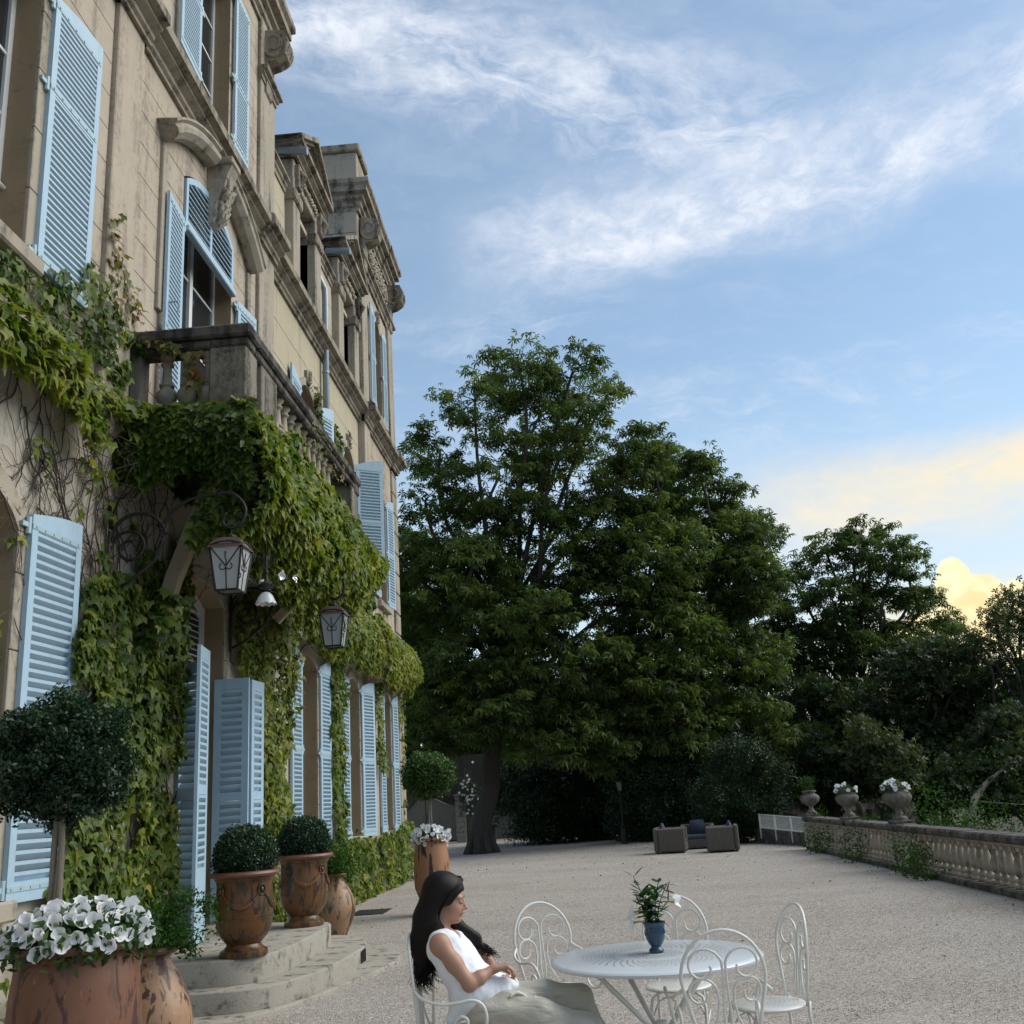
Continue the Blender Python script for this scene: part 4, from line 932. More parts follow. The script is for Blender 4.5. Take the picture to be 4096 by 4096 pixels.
n = 26; v.leaves(np.stack([XA+.62+.14*rng.random(n), BY0-.02+.06*rng.random(n), 5.9+.42*rng.random(n)], 1), -PI/2, rnd0=.5, size=.13)
n = 26; xs = BX-.3+rng.random(n)*.4; v.leaves(np.stack([xs, BY0-.05+0*xs, 5.62+.1*rng.random(n)], 1), -PI/2, rnd0=.7, size=.12)
v.finish()
# 2 balcony drape
v = Vine('thick green ivy draped in a curtain below the stone balcony', (-3.2, 10, 5.0), M_IVY, .135)
n = 1700; xs = -4.4+rng.random(n)*1.38; top = 5.66; low = 4.98+.13*np.sin(xs*5)-.25*np.clip((xs+3.75)/.6, 0, 1)
zs = top-(top-low)*rng.random(n); v.leaves(np.stack([xs, BY0-.10-.10*np.sin(PI*(top-zs)/(top-low))-.06*rng.random(n), zs], 1), -PI/2, rnd0=.30, rs=.17, size=.15, pitch=(.5,.3))
def bot(y): return 4.12+.10*np.sin(y*2.1)+.07*np.sin(y*5.3)+.62*np.clip((y-13.4)/1.8, 0, 1)
n = 11500; ys = 9.25+rng.random(n)*5.95; b_ = bot(ys); tt = rng.random(n); zs = 5.70-(5.70-b_)*tt + .02*0
ridge = .10*nz2(np.stack([ys, zs], 1), 2.0, 8)+.06*nz2(np.stack([ys, zs], 1), 5.0, 9)
xs = BX+.07+.26*np.sin(PI*np.clip(tt*.85, 0, 1))-.25*np.clip((tt-.6)/.4, 0, 1)**2*1.2+ridge-.12*rng.random(n)
v.leaves(np.stack([xs, ys, zs], 1), .0, rnd0=.60, rs=.22, size=.125, pitch=(.45,.35), yaws=.6)
# ragged fringe on the underside and strings hanging down
n = 2600; ys = 9.5+rng.random(n)*5.6; tt = rng.random(n); v.leaves(np.stack([BX-.15-1.0*tt, ys, bot(ys)+.35+.75*tt**.7+.12*nz2(np.stack([ys,tt],1),2,4)], 1), .2, rnd0=.2, rs=.15, size=.13, pitch=(.1,.5))
# left outer flank
n = 900; zs = 5.4-1.15*rng.random(n); v.leaves(np.stack([BX-.35+.45*rng.random(n)-.3*np.clip(5-zs,0,1), 9.28+.14*rng.random(n)+.12*(5.4-zs), zs], 1), -PI/3, rnd0=.38, size=.145)
n = 700; ys = BY0+1.2+rng.random(n)*4; v.leaves(np.stack([BX-.05+.12*rng.random(n), ys, 5.70+.12*rng.random(n)+.10*np.maximum(0,nz2(np.stack([ys,ys*0],1),1.2,5))*4], 1), .0, rnd0=.6, size=.12)
st = MB(); random.seed(5)
for k in range(26):
    y = random.uniform(10.4, 14.6); x = BX+random.uniform(-.1,.15); z = 4.9; m_n = random.randint(6, 14); pts = [(x+random.gauss(0,.01)*i, y+random.gauss(0,.012)*i, z-.085*i) for i in range(m_n)]
    st.tube(pts, .004, 4, caps=False); P = np.array([p for p in pts for _ in range(3)])+rng.normal(0,.03,(len(pts)*3,3)); v.leaves(P, 0, rnd0=.7, size=.085)
for k in range(16): crawl(st, XA+.02, random.uniform(9.2, 10.6), random.uniform(4.2, 5.2), random.uniform(-2.4, 2.4), 1.4, .008, .6)
v.finish(st, 300)
# 3 around the lower window and the door
v = Vine('ivy covering the wall between the first window and the door', (-4.3, 9.6, 0.6), M_IVY, .12)
wall_leaves(v, VB, XA, 520, .12, rnd0=.5, rs=.22, gap=-.42, seed=1, size=.125); wall_leaves(v, VB2, XA, 130, .06, rnd0=.55, gap=-.1, seed=12)
wall_leaves(v, [(7.3,3.6),(7.62,4.1),(7.55,2.0),(7.45,1.1),(7.2,.6),(7.25,2.4)], XA-.12, 150, .05, rnd0=.6, gap=-.1, seed=15)
wall_leaves(v, [(10.75,.35),(11.3,.5),(11.6,1.0),(11.2,1.5),(10.75,1.4)], XA-.1, 260, .05, rnd0=.2, size=.14)
wall_leaves(v, [(7.2,.1),(8.4,.1),(8.5,.9),(7.3,.7)], XA, 90, .1, rnd0=.5, size=.12)
st = MB(); random.seed(9)
for k in range(9):
    pts = [(XA+.10+.03*math.sin(i*.5+k), 9.02+.10*math.sin(i*.45+k*1.7)*(1-.02*i)+.04*k*.3, .1+.17*i) for i in range(21+k % 5)]; st.tube(pts, [.034*(1-.02*i) for i in range(len(pts))], 6)
for k in range(20): crawl(st, XA+.03, random.uniform(8.6, 10.9), random.uniform(.8, 3.8), random.uniform(.6, 2.5), random.uniform(.6, 2), .012, .4)
n = 240; q_ = rng.random(n); v.leaves(np.stack([-4.22+.12*q_+.1*rng.normal(0,1,n), 9.95+.1*rng.normal(0,1,n), 3.35+.5*q_], 1), -.5, rnd0=.5, size=.12)
wall_leaves(v, [(9.6,3.7),(10.9,3.9),(11.0,4.6),(10.2,4.3),(9.7,4.2)], XA, 260, .1, rnd0=.35, gap=-.5, seed=44)
v.finish(st, 150)
v = Vine('yellow-green ivy covering the wall right of the door', (-4.3, 14, 0.6), M_IVY, .115)
wall_leaves(v, VC, XA, 560, .14, rnd0=.64, rs=.2, gap=-.8, seed=3); wall_leaves(v, VC, XA+.02, 140, .24, rnd0=.7, rs=.2, gap=.0, seed=5); v.finish(None, 0)
v = Vine('thick band of golden-green ivy above the ground floor windows', (-4.3, 20.5, 4.3), M_IVY, .125)
for xx_, yy0, yy1 in ((XC, 14, 21.5), (XA, 21.5, 27)):
    P2 = sample_poly(VD, 520, .10, -.9, 8); P2 = P2[(P2[:,0] > yy0) & (P2[:,0] <= yy1)]
    k = np.clip((P2[:,1]-4.2)/1.4, 0, 1); v.leaves(np.stack([xx_+.1+.36*np.sin(PI*k)**.7+.12*nz2(P2, 1.3, 2)+.1*rng.random(len(P2)), P2[:,0], P2[:,1]], 1), 0, rnd0=.70, rs=.2, pitch=(.6,.35))
n = 900; v.leaves(np.stack([XA-.3+.62*rng.random(n), 25.66+.25*rng.random(n)**2, 4.35+1.15*rng.random(n)], 1), .8, rnd0=.6, rs=.2)
v.finish(None, 0)
v = Vine('dark ivy strip on the pier between the second and third windows', (-4.4, 18.2, .8), M_IVY, .11)
wall_leaves(v, VE, XC, 480, .12, rnd0=.42, rs=.18, gap=-.9); v.finish()
v = Vine('short ivy strip hanging beside the farthest ground floor window', (-4.4, 21.7, 2.3), M_IVY, .11)
wall_leaves(v, VF, XA, 420, .1, rnd0=.6, gap=-.9); wall_leaves(v, [(24.9,4.2),(25.5,4.3),(25.45,3.0),(25.2,1.2),(25.1,2.8)], XA, 160, .03, rnd0=.5, size=.1); v.finish()
v = Vine('low ivy skirt growing along the foot of the wall', (-4.4, 19.5, 0), M_IVY, .115)
for xx_, yy0, yy1 in ((XC, 14, 21.5), (XA, 21.5, 27)):
    P2 = sample_poly(VG, 520, .10, -.75, 21); P2 = P2[(P2[:,0] > yy0) & (P2[:,0] <= yy1)]
    v.leaves(np.stack([xx_+.08+.20*(1-np.clip(P2[:,1],0,1))+.2*nz2(P2, 1.6, 6)**2*2+.12*rng.random(len(P2)), P2[:,0], np.maximum(.03, P2[:,1])], 1), 0, rnd0=.55, rs=.22)
v.finish()
v = Vine('reddish ivy patch climbing around the drainpipe', (-4.4, 18.3, 7.5), M_IVYR, .11)
wall_leaves(v, VH, XC, 420, .14, rnd0=.42, rs=.2, gap=-.7); v.finish()
v = Vine('green ivy rising beyond the far end of the balcony', (-4.4, 19.4, 5.8), M_IVY, .12)
wall_leaves(v, VI, XC, 460, .35, rnd0=.5, rs=.2, gap=-.9, seed=31)
n = 60; ys = 10.9+rng.random(n)*3.8; v2 = Vine('few yellowing ivy tendrils on the balcony balustrade', (-3.1, 12.6, 6.1), M_IVYR, .09)
P = np.stack([np.full(n, BX+.03)+.05*rng.random(n), np.where(rng.random(n) < .5, 12.1+.18*rng.normal(0,1,n), 13.2+.35*rng.normal(0,1,n)), 6.05+.45*rng.random(n)], 1); v2.leaves(P, 0, rnd0=.5); v2.finish()
v.finish()

# ================================================================== TREES
def leaflet_cluster(nl, L, w, droop):
    V = []; F = []
    for i in range(nl):
        a = 2*PI*i/nl*.92 + .3; ca, sa = math.cos(a), math.sin(a); l = L*(1-.12*(i % 2)); b = len(V)
        V += [(0,0,0), (ca*l*.62-sa*w, sa*l*.62+ca*w, -droop*l*.35), (ca*l, sa*l, -droop*l), (ca*l*.62+sa*w, sa*l*.62-ca*w, -droop*l*.35)]; F.append((b, b+1, b+2, b+3))
    return V, F
CHV, CHF = leaflet_cluster(6, 1, .16, .75)
OKV, OKF = leaflet_cluster(5, 1, .24, .3)
def spray():
    V = []; F = []; random.seed(4)
    for i in range(7):
        p = Vector((random.uniform(-.8,.8), random.uniform(-.8,.8), random.uniform(-.5,.7))); d = Vector((random.gauss(0,1), random.gauss(0,1), random.gauss(.2,.7))).normalized(); u = d.orthogonal().normalized(); b = len(V)
        V += [p[:], (p+d*.32+u*.15)[:], (p+d*.62)[:], (p+d*.32-u*.15)[:]]; F.append((b, b+1, b+2, b+3))
    return V, F
SPV, SPF = spray()
def crown_points(lobes, boughs, per, flat=.28, br=.62, shell=.55):
    vol = np.array([l[3]**2 for l in lobes]); vol = vol/vol.sum(); C = []
    for i, l in enumerate(lobes):
        nb = max(3, int(boughs*vol[i])); d = rng.normal(0, 1, (nb, 3)); d /= np.linalg.norm(d, axis=1)[:, None]; d[:, 2] *= .85
        C.append(np.array(l[:3]) + d*l[3]*(shell+(1-shell)*rng.random((nb, 1))**.6))
    C = np.concatenate(C); n = len(C)*per; idx = np.repeat(np.arange(len(C)), per)
    off = rng.normal(0, .5, (n, 3)); r_ = np.linalg.norm(off, axis=1)[:, None]; off = off/np.maximum(r_, .01)*np.minimum(r_, 1.25); s = (br*(.6+.8*rng.random(len(C))))[idx][:, None]
    off = off*s; off[:, 2] = off[:, 2]*flat - .12*(off[:, 0]**2+off[:, 1]**2)/np.maximum(s[:, 0], .1); return C, C[idx]+off, idx
def limb(mb, a, b, r0, r1, sag=.12, n=7, seg=6):
    a = Vector(a); b = Vector(b); L = (b-a).length; k = Vector((random.gauss(0,1), random.gauss(0,1), random.gauss(0,.6)))*L*.05
    pts = [a.lerp(b, i/n) + Vector((0,0,1))*math.sin(PI*i/n)*L*sag + k*math.sin(2*PI*i/n) for i in range(n+1)]
    mb.tube(pts, [r0+(r1-r0)*(i/n)**.7 for i in range(n+1)], seg, caps=False); return pts
def tree(name, label, base, fork, lobes, boughs, per, tv, tf, size, mt, trunk_r=.3, group=None, flat=.28, br=.62, up=.0, cat='tree', rnd0=.4, rs=.25, twigs=.5, tilt=.5, lean=None, flare=True, shell=.55, tilt_std=True):
    t = thing(name, label, cat, base, group=group, worldverts=True)
    C, P, idx = crown_points(lobes, boughs, per, flat, br, shell); n = len(P)
    br_ = rng.normal(0, .16, len(C))
    M = pack(rotmats(n, rng.normal(0, tilt, n), rng.normal(0, tilt, n), rng.random(n)*6.28), size*(.6+.7*rng.random(n)), P)
    scatter('crown', tv, tf, M, np.clip(rnd0+br_[idx]+rng.normal(0, rs, n), 0, 1), mt, t).matrix_parent_inverse = Matrix.Translation(-t.location)
    mb = MB(); bx, by, bz = base
    if fork is not None:
        pts = [Vector(base)+Vector((0,0,-.1)), Vector(base)+Vector((0,0,.25)), Vector(base)+Vector((0,0,.8))] + [Vector(base).lerp(Vector(fork), q) + Vector((random.gauss(0,.05), random.gauss(0,.05), 0)) for q in (.35,.55,.8,1)]
        rr = [trunk_r*q for q in ((1.75,1.35,1.08,1,.95,.88,.8) if flare else (1.1,1.05,1,.95,.9,.85,.8))]
        tm = MB().tube(pts, rr, 14)
        if flare:
            for k in range(9):
                a = 2*PI*k/9+.3; tm.tube([(bx+trunk_r*.8*math.cos(a), by+trunk_r*.8*math.sin(a), .9), (bx+trunk_r*1.35*math.cos(a), by+trunk_r*1.35*math.sin(a), .25), (bx+trunk_r*1.9*math.cos(a), by+trunk_r*1.9*math.sin(a), -.06)], [.06,.11,.08], 6)
        tm.build('trunk', M_BARK, t, smooth=True)
        ctr = {}
        for i, l in enumerate(lobes):
            pt = limb(mb, pts[-1] if i % 2 else pts[-2], l[:3], trunk_r*.42, .05, .06, 9, 7); ctr[i] = [Vector(p) for p in pt]
        allp = [p for q in ctr.values() for p in q[2:]]
        arr = np.array([p[:] for p in allp])
        for i, c in enumerate(C):
            if random.random() > twigs: continue
            j = int(np.argmin(((arr-c)**2).sum(1))); limb(mb, arr[j], c, .028, .008, .04, 4, 4)
        mb.build('limbs', M_BARK, t, smooth=True, kind='stuff', recalc=False)
    return t
T1=[(-1.09,34.2,16.83,1.4),(0.84,34.8,16.82,1.32),(-3.07,37.3,17.08,1.51),(-0.62,36.4,15.66,2.13),(1.16,34.2,15.05,1.1),(2.23,35.7,16.37,0.58),(-4.39,35.9,14.58,1.34),(-2.08,34.5,12.93,2.08),(0.28,37.0,13.54,2.32),(-4.81,34.3,12.15,0.99),(-3.56,35.5,10.97,2.11),(-0.53,36.1,9.93,2.58),(1.54,35.7,10.61,1.83),(-4.85,36.4,9.57,1.59),(-3.03,37.0,8.13,2.44),(0.15,38.0,7.11,2.67),(-4.97,35.1,6.44,1.25),(-3.8,36.7,5.2,1.75),(-1.66,36.9,4.63,1.84),(0.79,35.1,4.07,1.75),(-3.0,33.4,6.3,1.5),(-1.2,33.2,7.4,1.5),(-4.6,33.6,4.6,1.2),(-2.0,33.2,4.9,1.3),(-3.2,33.6,9.3,1.4),(.6,33.6,5.6,1.5),(-.3,33.4,3.7,1.1),(-5.2,34.6,3.4,1.0),(-3.2,33.4,4.1,1.0),(-1.7,33.2,3.7,.9),(-4.3,33.5,6.0,1.2),(2.6,34.6,13.2,1.1),(2.4,34.8,8.0,1.6),(2.2,34.4,5.6,1.5),(-6.3,36,8.2,1.3),(-6.6,36.5,11,1.2)]
T1b=[(3.28,35.0,14.0,0.65),(4.14,38.9,14.26,1.12),(5.23,36.2,13.07,0.76),(2.99,36.3,12.11,1.6),(5.07,38.6,12.0,1.4),(6.3,37.3,12.23,0.78),(6.4,36.9,10.44,1.24),(7.69,38.1,10.94,0.8),(3.01,35.1,9.34,1.97),(5.31,37.8,8.9,1.93),(6.68,36.5,8.72,1.32),(3.17,35.4,6.34,2.05),(5.42,37.6,6.03,1.9),(6.92,38.7,6.35,1.08),(3.37,35.8,3.78,1.7),(5.26,37.5,3.24,1.51),(6.23,36.2,3.45,1.01)]
T2=[(12.92,43.7,11.99,0.76),(13.89,43.7,11.92,0.58),(13.89,42.2,10.65,0.9),(11.49,44.0,11.38,0.93),(12.82,43.5,10.27,1.26),(14.73,43.5,9.57,0.93),(9.99,44.0,10.03,1.03),(11.25,42.8,8.71,1.45),(13.48,43.8,8.52,1.5),(15.44,44.1,8.87,0.71),(14.94,41.8,6.81,0.78),(10.64,44.0,7.02,1.59),(12.1,42.7,6.32,1.55),(9.15,42.9,7.82,1.1),(13.69,41.9,6.3,1.1),(9.15,43.6,6.0,1.22),(8.8,43,8.6,1.0),(15.9,43.5,7.6,.8),(16.3,43,6.2,.9),(15.2,43,5.4,1.0)]
T0=[(-7.05,45.4,13.17,1.06),(-7.87,47.1,11.41,1.33),(-6.34,45.3,9.78,1.5),(-7.47,46.2,8.03,1.64),(-6.44,45.7,5.98,1.5),(-7.59,46.3,5.21,1.29),(-9.5,46,9,2.0),(-9.8,47,6,1.8)]
R1=[(11.55,35.1,5.03,1.01),(12.56,35.0,5.28,0.84),(10.97,36.7,3.77,1.43),(12.33,36.8,3.43,1.55),(13.59,36.2,3.98,1.16),(11.57,37.3,2.13,1.36),(12.45,35.1,2.16,1.3)]
R2=[(15.11,34.7,7.1,0.57),(13.83,33.3,6.27,0.45),(15.13,34.9,5.93,0.76),(13.55,34.2,5.52,0.55),(12.92,34.2,5.65,0.27),(14.71,34.9,4.61,0.85),(16.2,35,6.5,.9),(16.5,34.5,5,1)]
R3=[(13.46,32.7,2.76,1.14),(12.53,32.7,1.84,1.04),(12.65,30.9,1.28,1.0),(11.32,31.7,1.31,0.75),(14.8,32.5,2.4,1.3),(15,32,1,1.3)]
R4=[(8.83,30.2,2.2,0.7),(9.22,30.4,1.63,0.47),(8.4,30.4,2.66,0.63)]
R5=[(8.89,38.9,4.08,1.49),(7.75,37.1,2.54,1.23),(9.5,37.5,3.05,1.25),(8.96,38.0,1.62,1.16),(10.23,38.8,1.55,0.9),(10.0,40.0,3.6,1.5)]
random.seed(21)
tree('chestnut_tree', 'tallest chestnut tree with a furrowed trunk standing on the gravel', (-3.46, 34.9, 0), (-2.5, 35.4, 5.8), [(a,b_,c,r*(1.12 if c < 12 else .98)) for a,b_,c,r in T1], 1350, 18, CHV, CHF, .205, M_CHEST, .31, 'chestnut trees', br=.52, shell=.42, rnd0=.5, flat=.40, tilt=.55, twigs=.45)
tree('chestnut_tree', 'broad chestnut crown to the right of the tallest tree', (4.6, 38.4, 0), (4.5, 37.5, 4.5), [(a,b_,c,r*1.12) for a,b_,c,r in T1b], 980, 19, CHV, CHF, .205, M_CHEST, .28, 'chestnut trees', br=.52, rnd0=.48, shell=.40, flat=.5, tilt=.6, twigs=.35)
tree('chestnut_tree', 'airy chestnut tree silhouetted against the sunset', (12.3, 44, -2.4), (12.0, 43.4, 4.6), [(a,b_,c,r*1.12) for a,b_,c,r in T2], 540, 16, CHV, CHF, .21, M_CHEST, .24, 'chestnut trees', flat=.42, br=.5, flare=False, rnd0=.35, twigs=.9, shell=.4)
tree('background_tree', 'dull green tree rising behind the far end of the house', (-7.6, 46.5, 0), (-7.4, 46.3, 4), [(a,b_,c,r*1.15) for a,b_,c,r in T0], 260, 40, CHV, CHF, .24, M_CHEST, .25, 'trees behind the terrace', rnd0=.5, br=.8)
tree('oak_tree', 'rounded dark oak crown beyond the urns', (12.2, 36.6, -2.4), (12.1, 36.3, 1), R1, 200, 60, OKV, OKF, .15, M_OAK, .16, 'trees beyond the balustrade', br=.5, flat=.7, flare=False, tilt=1.1)
tree('sapling_tree', 'thin open tree reaching into the yellow cloud at the right edge', (14.3, 34.6, -2.4), (14.5, 34.5, 3.4), R2, 95, 42, OKV, OKF, .12, M_OAK, .09, 'trees beyond the balustrade', br=.45, flat=.9, flare=False, tilt=1.1, twigs=1, rnd0=.6)
tree('oak_tree', 'dense shrubby oak nearest the right edge', (13.1, 32.0, -2.4), (13.0, 32.0, 0), R3, 170, 60, OKV, OKF, .13, M_OAK, .12, 'trees beyond the balustrade', br=.5, flat=.7, flare=False, tilt=1.1, rnd0=.5)
tree('olive_tree', 'small brownish-green tree just behind the urns', (8.9, 30.4, -2.4), (8.8, 30.3, .9), R4, 46, 70, OKV, OKF, .10, M_OAK, .06, 'trees beyond the balustrade', br=.38, flat=.9, flare=False, tilt=1.1, rnd0=.8)
tree('oak_tree', 'dark oak behind the white railing', (9.0, 38.6, -2.4), (9.0, 38.2, .8), R5, 170, 60, OKV, OKF, .16, M_OAK, .16, 'trees beyond the balustrade', br=.55, flat=.7, flare=False, tilt=1.1, rnd0=.25)
# woodland mass further back, behind everything
def blobs(c, n, sx, sy, sz, r): return [(c[0]+random.uniform(-sx,sx), c[1]+random.uniform(-sy,sy), c[2]+random.uniform(-sz,sz), r*random.uniform(.7,1.2)) for _ in range(n)]
for i, (x, y, h, lab) in enumerate([(1, 50, 4.6, 'dark tree far behind the hedge under the tallest chestnut'), (7.5, 50, 4.6, 'dark tree far behind the broad chestnut'), (14, 50, 3.0, 'low dark tree behind the airy chestnut'), (20, 46, 3.6, 'low woodland tree at the far right horizon'), (18.2, 38, 2.6, 'bushy woodland tree at the right edge'), (-4, 54, 6.2, 'dark tree far behind the garden gate'), (-9, 58, 7.5, 'tall woodland tree behind the outbuilding'), (-1, 60, 8.0, 'tall woodland tree far behind the chestnut trunk'), (5, 58, 6.5, 'woodland tree far behind the lamp post')]):
    tree('woodland_tree', lab, (x, y, -1 if x > 6 else 0), (x, y, h*.4), [(x, y, h, 2.4)] + blobs((x, y, h*.55), 6, 2.6, 1.2, h*.42, 1.9), 150, 55, OKV, OKF, .26, M_OAK, .25, 'trees behind the terrace', br=.9, flat=.6, flare=False, tilt=1.0, rnd0=.2, twigs=.2)
# laurel hedges
H1=[(-2.43,40.7,1.9,1.12),(-1.03,40.3,2.19,1.4),(-1.47,39.5,1.02,1.08),(-0.02,40.1,1.47,1.4),(-0.38,40.3,0.57,0.9),(-2.05,39.3,0.7,0.78),(0.76,40.3,2.73,1.2),(0.9,40.2,1.0,1.2),(1.6,40.4,1.9,1.2)]
H2=[(2.54,36.3,2.0,1.36),(1.93,36.9,0.95,1.0),(3.73,36.7,2.27,1.38),(3.14,36.7,0.87,1.19),(4.37,36.5,1.22,1.19),(2.3,36.6,0.27,0.55),(3.7,36.1,0.2,0.54)]
H3=[(4.77,31.5,2.22,0.87),(4.16,31.3,1.25,0.78),(5.11,31.5,1.33,0.79),(5.56,31.9,1.95,0.56),(4.75,31.8,0.49,0.64),(3.9,31.4,0.45,0.39),(5.2,32.0,0.6,0.6)]
tree('laurel_hedge', 'dark laurel hedge behind the lamp post', (-.5, 40.2, 0), None, H1, 330, 64, SPV, SPF, .17, M_HEDGE, br=.5, flat=.8, cat='hedge', tilt=1, rnd0=.3, shell=.8)
tree('laurel_hedge', 'dense dark shrub mass behind the wicker armchairs', (3.2, 36.5, 0), None, H2, 260, 64, SPV, SPF, .16, M_HEDGE, br=.45, flat=.8, cat='hedge', tilt=1, rnd0=.3, shell=.8)
tree('laurel_hedge', 'rounded dark bush beside the white railing', (4.8, 31.5, 0), None, H3, 190, 60, SPV, SPF, .12, M_HEDGE, br=.33, flat=.8, cat='hedge', tilt=1, rnd0=.4, shell=.8)
# leaning bare trunk in the wood
MBt = MB().tube([(9.9,29.5,-.9),(10.4,29.8,-.1),(10.75,30,.45),(10.95,30.2,.85),(11.5,30.6,1.25),(12.4,31,1.75)], [.09,.12,.11,.10,.07,.03], 9).tube([(10.95,30.2,.8),(11.6,30.0,.7),(12.3,29.8,.62)], [.04,.02,.008], 6)
tag(MBt.build('leaning_trunk', M_STEMW, None, smooth=True, recalc=False), 'bare leaning grey trunk among the bushes beyond the balustrade', 'tree trunk')
# rough rock face
bm = bmesh.new(); bmesh.ops.create_grid(bm, x_segments=40, y_segments=20, size=1)
for v_ in bm.verts: x, y = v_.co.x*3.6, v_.co.y*1.9; v_.co = Vector((9.3+x, 41.6+.5*mnoise.noise(Vector((x,y,1)))+.25*mnoise.noise(Vector((x*3,y*3,1))), -.3+y))
me = bpy.data.meshes.new('rock_face'); bm.to_mesh(me); bm.free(); me.materials.append(M_URN); tag(link('rock_face', me), 'grey rock face showing between trunks behind the urns', 'rock')
# meadow plants beyond the balustrade and weeds at its foot
def plants(name, pts, rad, n, size, mt, label, cat='plants', kind='stuff', h=.5):
    P = []
    for (x, y, z) in pts:
        q = rng.normal(0, 1, (n, 3))*np.array([rad, rad, h*.5]); P.append(np.array([x, y, z+h*.5])+q)
    P = np.concatenate(P); n_ = len(P)
    o = scatter(name, SPV, SPF, pack(rotmats(n_, rng.normal(0,.6,n_), rng.normal(0,.6,n_), rng.random(n_)*6.28), size*(.6+.8*rng.random(n_)), P), np.clip(rng.normal(.5,.25,n_),0,1), mt); tag(o, label, cat, kind=kind); return o
plants('meadow_plants', [(x, y, gz(x, y)+.2) for x, y in [(8.5+1.0*i+random.uniform(-.5,.5), 24+random.uniform(-3,6)+.25*i) for i in range(16)]], .75, 260, .16, M_GRASSY, 'bright green wild plants growing below the balustrade', h=1.0)
plants('meadow_plants', [(x, y, gz(x, y)+.5) for x, y in [(8.3+random.uniform(0,8), 27.5+random.uniform(-2,3)) for i in range(18)]], .8, 260, .15, M_GRASSY, 'tall green shrubs filling the slope beyond the balustrade', h=1.6)

# ================================================================== TERRACE BALUSTRADE
BAL = thing('stone_balustrade', 'long weathered stone balustrade closing the right side of the terrace', 'balustrade', (5.65, 15, 0), worldverts=True)
PX0, PX1 = 5.50, 5.82
y = -5.0
while y < 26.8:
    L = min(1.5, 26.8-y)
    MB().bbox(PX0-.06, PX1+.06, y+.004, y+L-.004, -.1, .085, .02).jitter(.003).build('base_stone', M_RAIL, BAL)
    MB().bbox(PX0-.03, PX1+.03, y+.004, y+L-.004, .665, .775, .03).jitter(.004).build('coping_stone', M_RAIL, BAL)
    MB().bbox(PX0+.03, PX1-.03, y+.004, y+L-.004, .625, .663, .008).build('under_rail', M_BAL, BAL); y += L
peds = [26.65, 22.95, 19.35, 11.6, 4.5, -3]
for py_ in peds:
    MB().prism([(PX0-.045, .06), (PX1+.03, .06), (PX1+.0, .66), (PX0+.0, .66)], lambda u, v, w: (u, w, v), py_-.19, py_+.19).build('pedestal', M_BAL, BAL)
    MB().prism([(py_-.12,.12),(py_+.12,.12),(py_+.11,.60),(py_-.11,.60)], lambda u, v, w: (w, u, v), PX0-.06, PX0+.02).build('pedestal_panel', M_BAL, BAL)
    MB().bbox(PX0-.065, PX1+.06, py_-.24, py_+.24, .66, .792, .03).build('pedestal_cap', M_RAIL, BAL)
tb = [(.085,.085),(.085,.125),(.05,.14),(.07,.165),(.074,.19),(.04,.22),(.034,.245),(.055,.26),(.080,.262),(.084,.33),(.080,.36),(.060,.42),(.043,.50),(.036,.545),(.058,.55),(.058,.57),(.045,.58),(.065,.605),(.075,.61),(.075,.626)]
tme = MB().lathe(tb, 14).mesh('baluster', M_BAL, True)
dn = MB().box(-.05,.05,-.045,.045,.575,.626).mesh('dentil', M_BAL)
y = -4.7; k = 0
while y < 26.4:
    if all(abs(y-p) > .27 for p in peds):
        for nm_, me_, xo in (('baluster', tme, PX0+.15), ('dentil', dn, PX0+.055)):
            q = bpy.data.objects.new(nm_, me_); COL.objects.link(q); q.parent = BAL; q.matrix_parent_inverse = Matrix.Translation(-BAL.location); q.location = (xo, y if nm_ == 'baluster' else y+.131, 0)
            q.rotation_euler = (random.uniform(-.015,.015), random.uniform(-.015,.015), random.uniform(0, 6) if nm_ == 'baluster' else 0)
    y += .262
MB().box(PX0-.0, PX1+.1, -5, 27.0, -3, -.101).build('retaining_wall', M_RAIL, BAL)
# urns
def petunia(seed, lobes=5, cup=0.0):
    """a small trumpet flower facing +z, radius 1"""
    V = [(0,0,-.25)]; F = []; n = lobes*5
    for ring, (r, z) in enumerate(((.22,-.12),(.6,.10),(1.0,.13))):
        for i in range(n):
            a = 2*PI*i/n; k = 1-.13*(abs(math.cos(a*lobes/2))**6 if ring == 2 else 0); k *= 1-.10*cup*ring+.07*math.sin(a*2+seed*3)*(ring == 2); V.append((r*k*math.cos(a), r*k*math.sin(a), z+cup*.22*ring*ring+((.09*math.sin(a*lobes+seed) + .10*math.sin(a*2+seed*2)+.05*math.sin(a*3+seed))*ring/2)))
    for i in range(n):
        j = (i+1) % n; F.append((0, 1+j, 1+i))
        for rg_ in range(2): a = 1+rg_*n; F.append((a+i, a+j, a+n+j, a+n+i))
    return V, F
PV, PF = petunia(0); FLm = []
for s_ in range(7):
    V_, F_ = petunia(s_*1.7, 5, (0,.3,.9,.1,1.3,.2,.5)[s_]); me = bpy.data.meshes.new('petal_disc'); me.from_pydata(V_, [], F_); me.shade_smooth(); me.materials.append(M_PETAL); FLm.append(me)
THm = MB().lathe([(.0,-.13),(.22,-.115),(.10,-.03),(.0,.02)], 8).mesh('flower_throat', M_THROAT, True)
